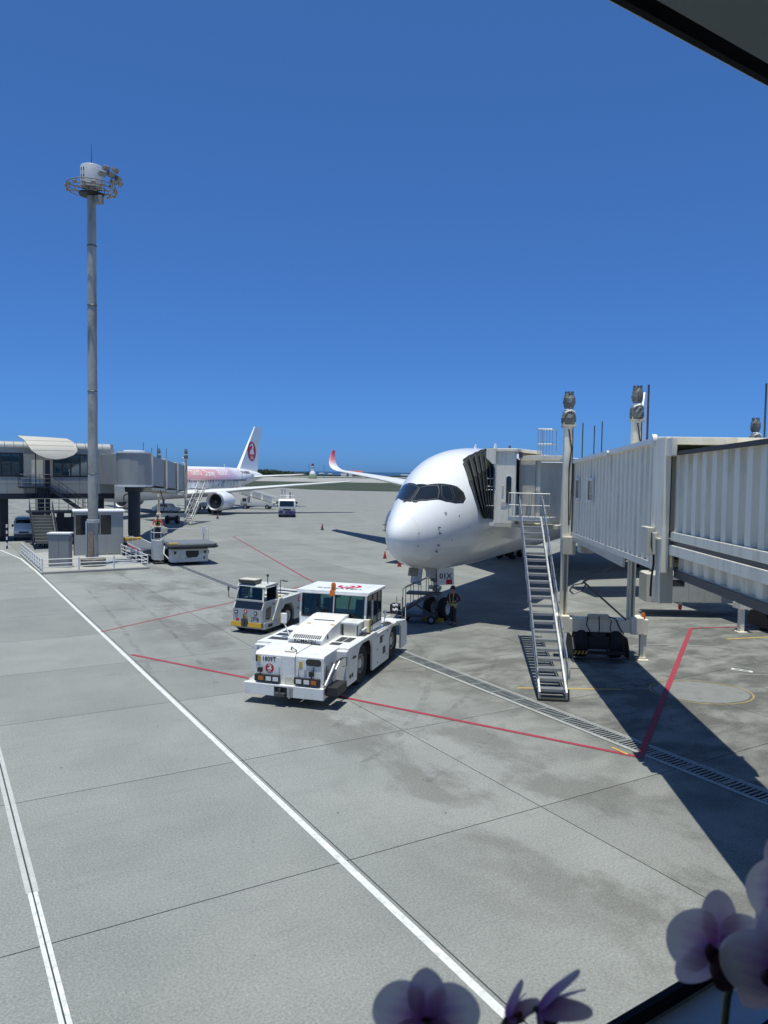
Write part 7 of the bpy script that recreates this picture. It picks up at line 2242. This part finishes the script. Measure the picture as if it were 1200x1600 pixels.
# ------------------------------------------------------------------ the lounge the picture is taken from
# grid frame: x along the facade, y out through the window; glass stands 1.2 m in front of the camera
FL, CE = 5.15, 8.35
GAW = R(34.3)                                 # the lounge facade
WALLM = mat('lounge_wall', (0.78, 0.78, 0.75), 0.8, var=0.05)
CEIL = mat('lounge_ceiling', (0.84, 0.85, 0.79), 0.8, var=0.05)
CARPET = mat('lounge_carpet', (0.45, 0.45, 0.44), 0.95, var=0.2, scale=20)
FRAMEB = mat('window_frame_black', (0.010, 0.011, 0.013), 0.85, spec=0.2)
def grid_box(name, m, x0, x1, y0, y1, z0, z1, parent=None, kind='structure'):
    b = MB(); b.box(x0, x1, y0, y1, z0, z1)
    o = b.build(name, m, parent)
    if parent is None:
        o.rotation_euler = (0, 0, GAW)
        if kind:
            o['kind'] = kind
    return o
GY = 1.2
struct(grid_box('lounge_floor', CARPET, -6, 9, -7, GY - .05, FL - .3, FL), 'lounge floor behind the window', 'floor')
struct(grid_box('lounge_ceiling', CEIL, -6, 9, -7, GY + .06, CE, CE + .3), 'lounge ceiling', 'ceiling')
struct(grid_box('lounge_back_wall', WALLM, -6, 9, -7.2, -7, FL, CE), 'back wall of the lounge', 'wall')
struct(grid_box('lounge_side_wall', WALLM, -6.2, -6, -7.2, GY, FL, CE), 'side wall of the lounge', 'wall')
struct(grid_box('lounge_side_wall', WALLM, 9, 9.2, -7.2, GY, FL, CE), 'other side wall of the lounge', 'wall')
struct(grid_box('terminal_facade', PANEL, -6.2, 26, GY - .25, GY + .04, 0, FL - .301), 'facade of the terminal below the lounge window', 'wall')
struct(grid_box('terminal_facade', PANEL, 9.2, 26, GY - .25, GY + .04, FL - .30, CE + .3), 'facade of the terminal beside the lounge', 'wall')
ww = thing('lounge_window', 'black-framed lounge window the apron is seen through', 'window', (0, 0, 0), GAW)
ZT, ZB = 7.83, 5.375
def wbox(name, m, x0, x1, y0, y1, z0, z1):
    return grid_box(name, m, x0, x1, y0, y1, z0, z1, ww)
wbox('top_rail', FRAMEB, -6, 9, GY - .008, GY + .012, ZT, ZT + .040)
wbox('bottom_rail', FRAMEB, -6, 9, GY - .008, GY + .012, ZB - .040, ZB)
wbox('header_panel', CEIL, -6, 9, GY - .006, GY + .06, ZT + .041, CE)
SPAN = mat('sill_panel_blue_grey', (0.34, 0.40, 0.46), 0.6, var=0.1)
wbox('sill_panel', SPAN, -6, 9, GY - .005, GY + .03, FL + .001, ZB - .041)
wbox('sill_ledge', SPAN, -6, 9, GY - .17, GY - .0085, ZB - .075, ZB - .05)
wbox('sill_trim', FRAMEB, -6, 9, GY - .20, GY - .171, ZB - .085, ZB - .045)
for x in (-3.4, -.75, 2.75, 5.9, 8.9):
    wbox('mullion', FRAMEB, x - .03, x + .03, GY - .008, GY + .012, ZB, ZT)
PANE = bpy.data.materials.new('window_glass')
PANE.use_nodes = True
N, L = PANE.node_tree.nodes, PANE.node_tree.links
N.clear()
o_ = N.new('ShaderNodeOutputMaterial')
t_ = N.new('ShaderNodeBsdfTransparent')
t_.inputs[0].default_value = (0.970, 0.985, 0.930, 1)
L.new(t_.outputs[0], o_.inputs[0])
for x0, x1 in ((-6, -3.43), (-3.37, -.78), (-.72, 2.72), (2.78, 5.87), (5.93, 8.87)):
    b = MB(); b.add([(x0, GY, ZB), (x1, GY, ZB), (x1, GY, ZT), (x0, GY, ZT)], [(0, 1, 2, 3)]); b.build('window_pane', PANE, ww)

# ------------------------------------------------------------------ orchids on the sill
def petal_mat(name, edge, core):
    m = bpy.data.materials.new(name)
    m.use_nodes = True
    N, L = m.node_tree.nodes, m.node_tree.links
    N.clear()
    out = N.new('ShaderNodeOutputMaterial')
    tc = N.new('ShaderNodeTexCoord')
    ln = N.new('ShaderNodeVectorMath'); ln.operation = 'LENGTH'
    L.new(tc.outputs['Object'], ln.inputs[0])
    mr = N.new('ShaderNodeMapRange')
    mr.inputs['From Min'].default_value = 0.006
    mr.inputs['From Max'].default_value = 0.042
    L.new(ln.outputs['Value'], mr.inputs[0])
    nz = N.new('ShaderNodeTexNoise'); nz.inputs['Scale'].default_value = 90
    mp = N.new('ShaderNodeMapping'); mp.inputs['Scale'].default_value = (1.6, .10, 1)
    L.new(tc.outputs['Object'], mp.inputs[0]); L.new(mp.outputs[0], nz.inputs['Vector'])
    ad = N.new('ShaderNodeMath'); ad.operation = 'MULTIPLY_ADD'
    ad.inputs[1].default_value = 0.8; ad.inputs[2].default_value = -0.36
    L.new(nz.outputs['Fac'], ad.inputs[0])
    sm = N.new('ShaderNodeMath'); sm.operation = 'ADD'; sm.use_clamp = True
    L.new(mr.outputs[0], sm.inputs[0]); L.new(ad.outputs[0], sm.inputs[1])
    mx = N.new('ShaderNodeMix'); mx.data_type = 'RGBA'
    L.new(sm.outputs[0], mx.inputs['Factor'])
    mx.inputs['A'].default_value = (*core, 1)
    mx.inputs['B'].default_value = (*edge, 1)
    df = N.new('ShaderNodeBsdfDiffuse'); tl = N.new('ShaderNodeBsdfTranslucent')
    L.new(mx.outputs['Result'], df.inputs[0]); L.new(mx.outputs['Result'], tl.inputs[0])
    ms = N.new('ShaderNodeMixShader'); ms.inputs[0].default_value = 0.42
    L.new(df.outputs[0], ms.inputs[1]); L.new(tl.outputs[0], ms.inputs[2])
    L.new(ms.outputs[0], out.inputs[0])
    return m
PETAL = petal_mat('orchid_petal', (0.92, 0.85, 0.84), (0.46, 0.17, 0.50))
PETAL2 = petal_mat('orchid_sepal', (0.80, 0.68, 0.76), (0.44, 0.18, 0.50))
LIP = mat('orchid_lip', (0.055, 0.010, 0.025), 0.6, var=0.3, scale=60)
STEM = mat('orchid_stem', (0.05, 0.075, 0.03), 0.6, var=0.2)
COLM = mat('orchid_column', (0.45, 0.30, 0.42), 0.5)
def petal_mesh(w, l, cup, round_, wav, seed):
    rr_ = random.Random(seed)
    b = MB()
    nu, nv = 12, 14
    vs_ = []
    for j in range(nv + 1):
        t = .5 - .5 * cos(pi * j / nv)
        tt_ = t ** round_
        half = w / 2 * sqrt(max(0, 1 - (2 * tt_ - 1) ** 2)) + .003 * (1 - t)
        for i in range(nu + 1):
            u = -1 + 2 * i / nu
            x = u * half
            y = t * l
            z = cup * (t * t) * l + .22 * l * u * u * cup * (half / w * 2) + wav * l * .045 * sin(4 * u + 5 * t + seed) * abs(u) * t
            vs_.append((x, y, z))
    fs = [(j * (nu + 1) + i, j * (nu + 1) + i + 1, (j + 1) * (nu + 1) + i + 1, (j + 1) * (nu + 1) + i) for j in range(nv) for i in range(nu)]
    b.add(vs_, fs)
    me = b.mesh('petal', smooth=R(80))
    return me
pet_me = [petal_mesh(.064, .052, -.10, .80, 1.0, k_) for k_ in range(3)]
sep_me = [petal_mesh(.036, .054, -.12, .90, .6, 10 + k_) for k_ in range(3)]
sid_me = [petal_mesh(.020, .050, .18, .8, .5, 20 + k_) for k_ in range(2)]
for me in pet_me: me.materials.append(PETAL)
for me in sep_me + sid_me: me.materials.append(PETAL2)
def orchid_flower(plant, pos, face, roll, s=1.0, closed=0.0, k_=0, slim=False):
    """flower at pos (plant frame = world offset), its front looking along face; petals are sub-parts of the flower's lip"""
    f = Vector(face).normalized()
    up = Vector((0, 0, 1))
    x_ = up.cross(f).normalized()
    y_ = f.cross(x_).normalized()
    M = Matrix((x_, y_, f)).transposed().to_4x4() @ Matrix.Rotation(roll, 4, 'Z')
    lip = MB()
    lip.loft([[(r_ * cos(2 * pi * i / 10) * 1.0, y + r_ * sin(2 * pi * i / 10) * .6, z) for i in range(10)] for r_, y, z in ((.003, -.002, .0), (.009, -.005, .008), (.011, -.012, .016), (.008, -.020, .020), (.002, -.026, .016))])
    for sg in (-1, 1):
        lip.loft([[(sg * (x + r_ * cos(2 * pi * i / 8) * .5), y + r_ * sin(2 * pi * i / 8), z) for i in range(8)] for r_, x, y, z in ((.003, .004, -.002, .004), (.008, .010, .0, .012), (.006, .013, .004, .018), (.001, .012, .008, .020))])
    lo = lip.build('flower', LIP, plant, smooth=R(70))
    lip_k = 1.0 if slim else 1.3
    for v in lo.data.vertices:
        v.co *= lip_k
    lo.matrix_local = Matrix.Translation(pos) @ M @ Matrix.Scale(s, 4)
    c = MB(); c.ball((0, .004, .010), (.004, .004, .009), 8, 6); c.build('column', COLM, lo, smooth=R(80))
    def add(me, ang, tilt, dz, nm):
        o = bpy.data.objects.new(nm, me)
        COL.objects.link(o)
        o.parent = lo
        o.matrix_local = Matrix.Rotation(ang, 4, 'Z') @ Matrix.Translation((0, .003, dz)) @ Matrix.Rotation(tilt + closed, 4, 'X')
    if slim:
        for ang, tl in ((0, -.1), (38, .35), (-38, .35), (150, .0), (-150, .0)):
            add(sid_me[k_ % 2], R(ang), tl, .001, 'sepal')
        return lo
    add(pet_me[k_ % 3], R(78), .05, .002, 'petal')
    add(pet_me[(k_ + 1) % 3], R(-78), .05, .0025, 'petal')
    add(sep_me[k_ % 3], R(0), .02, -.001, 'sepal')
    add(sep_me[(k_ + 1) % 3], R(140), .0, -.002, 'sepal')
    add(sep_me[(k_ + 2) % 3], R(-140), .0, -.003, 'sepal')
    return lo
def stem(plant, pts, r_):
    b = MB()
    for a, c in zip(pts[:-1], pts[1:]):
        b.tube(a, c, r_, 7)
        b.ball(c, r_ * 1.02, 7, 4)
    b.build('stem', STEM, plant, smooth=R(70))
def pot(plant, x, y):
    MB().lathe([(.055, FL + .60), (.075, FL + .72), (.08, FL + .73), (.072, FL + .735), (.06, FL + .70), (.0, FL + .70)], (x, y, 0), 'z', 20).build('pot', LOGO_WHITE, plant, smooth=SM)
    for i in range(4):
        a = R(40 + i * 95)
        b = MB()
        rows = []
        for j in range(7):
            t = j / 6
            w_ = .028 * sin(pi * (0.12 + .86 * t))
            c = Vector((x + cos(a) * .17 * t, y + sin(a) * .17 * t, FL + .70 + .10 * sin(pi * t * .8)))
            sd = Vector((-sin(a), cos(a), 0)) * w_
            rows.append((c - sd, c + Vector((0, 0, -.006)), c + sd))
        b.add([v for r3 in rows for v in r3], [(j * 3 + i2, j * 3 + i2 + 1, j * 3 + i2 + 4, j * 3 + i2 + 3) for j in range(6) for i2 in range(2)])
        b.build('leaf', STEM, plant, smooth=R(80))
# right-hand plant, facing into the room
op = thing('orchid_plant', 'pale purple orchid with dark lip facing us at lower right', 'orchid', (0, 0, 0))
back = Vector((0, -1, .02))
q1, q2, q3 = Vector((0.3281, 0.7176, 6.2979)), Vector((0.3690, 0.6778, 6.3028)), Vector((0.4118, 0.7597, 6.3361))
for q, fc, rl, s, k_ in ((q1, (-.12, -1, .12), R(-3), .90, 0), (q2, (-.35, -1, .0), R(8), .96, 1), (q3, (.35, -1, .15), R(6), .86, 2)):
    orchid_flower(op, q + Vector((0, .0, 0)), fc, rl, s, .0, k_)
base = Vector((q1.x + .03, q1.y + .05, FL + .70))
stem(op, [base, Vector((0.3603, 0.7703, 6.1547)), Vector((0.3648, 0.7731, 6.2081)), Vector((0.3689, 0.7654, 6.2544)), Vector((0.3997, 0.7769, 6.2818)), Vector((0.4159, 0.7786, 6.3154)), Vector((0.4241, 0.7803, 6.3488))], .0042)
stem(op, [Vector((0.3672, 0.7739, 6.2248)), Vector((0.3480, 0.7461, 6.2668)), q1 + Vector((0, .01, 0))], .0022)
stem(op, [Vector((0.3997, 0.7769, 6.2818)), Vector((0.3958, 0.7371, 6.2865)), q2 + Vector((0, .01, 0))], .0022)
stem(op, [Vector((0.4159, 0.7786, 6.3154)), q3 + Vector((0, .012, 0))], .0022)
pot(op, base.x, base.y)
# left-hand plant, seen from behind and the side
oq = thing('orchid_plant', 'shadowed purple orchid seen from behind at bottom centre', 'orchid', (0, 0, 0))
r1, r2, r3 = Vector((0.0402, 0.5981, 6.3099)), Vector((0.1110, 0.6367, 6.2825)), Vector((0.1372, 0.6372, 6.2922))
orchid_flower(oq, r1, (.05, 1, .05), R(0), .80, .06, 1)
orchid_flower(oq, r2, (.92, .38, -.1), R(-20), .62, .55, 0, True)
orchid_flower(oq, r3, (.95, -.15, -.35), R(-10), .92, .40, 2, True)
base2 = Vector((r1.x + .05, r1.y + .04, FL + .70))
stem(oq, [base2, Vector((0.0845, 0.6331, 6.2118)), Vector((0.0867, 0.6351, 6.2503)), Vector((0.1072, 0.6458, 6.2642)), Vector((0.1266, 0.6464, 6.2768))], .0038)
stem(oq, [Vector((0.0867, 0.6351, 6.2503)), Vector((0.0598, 0.6166, 6.2811)), r1 - Vector((0, .006, 0))], .0022)
stem(oq, [Vector((0.1072, 0.6458, 6.2642)), r2], .002)
stem(oq, [Vector((0.1266, 0.6464, 6.2768)), r3], .002)
pot(oq, base2.x, base2.y)
# the low table both pots stand on
tab = thing('side_table', 'low dark table under the orchids by the lounge window', 'table', (0, 0, 0))
cx_, cy_ = (base.x + base2.x) / 2, (base.y + base2.y) / 2
b = MB(); b.box(cx_ - .42, cx_ + .42, cy_ - .2, cy_ + .2, FL + .56, FL + .60); b.build('table_top', FRAMEB, tab, bevel=.005)
for sx in (-.36, .36):
    for sy in (-.15, .15):
        b = MB(); b.box(cx_ + sx - .02, cx_ + sx + .02, cy_ + sy - .02, cy_ + sy + .02, FL, FL + .56); b.build('leg', FRAMEB, tab)
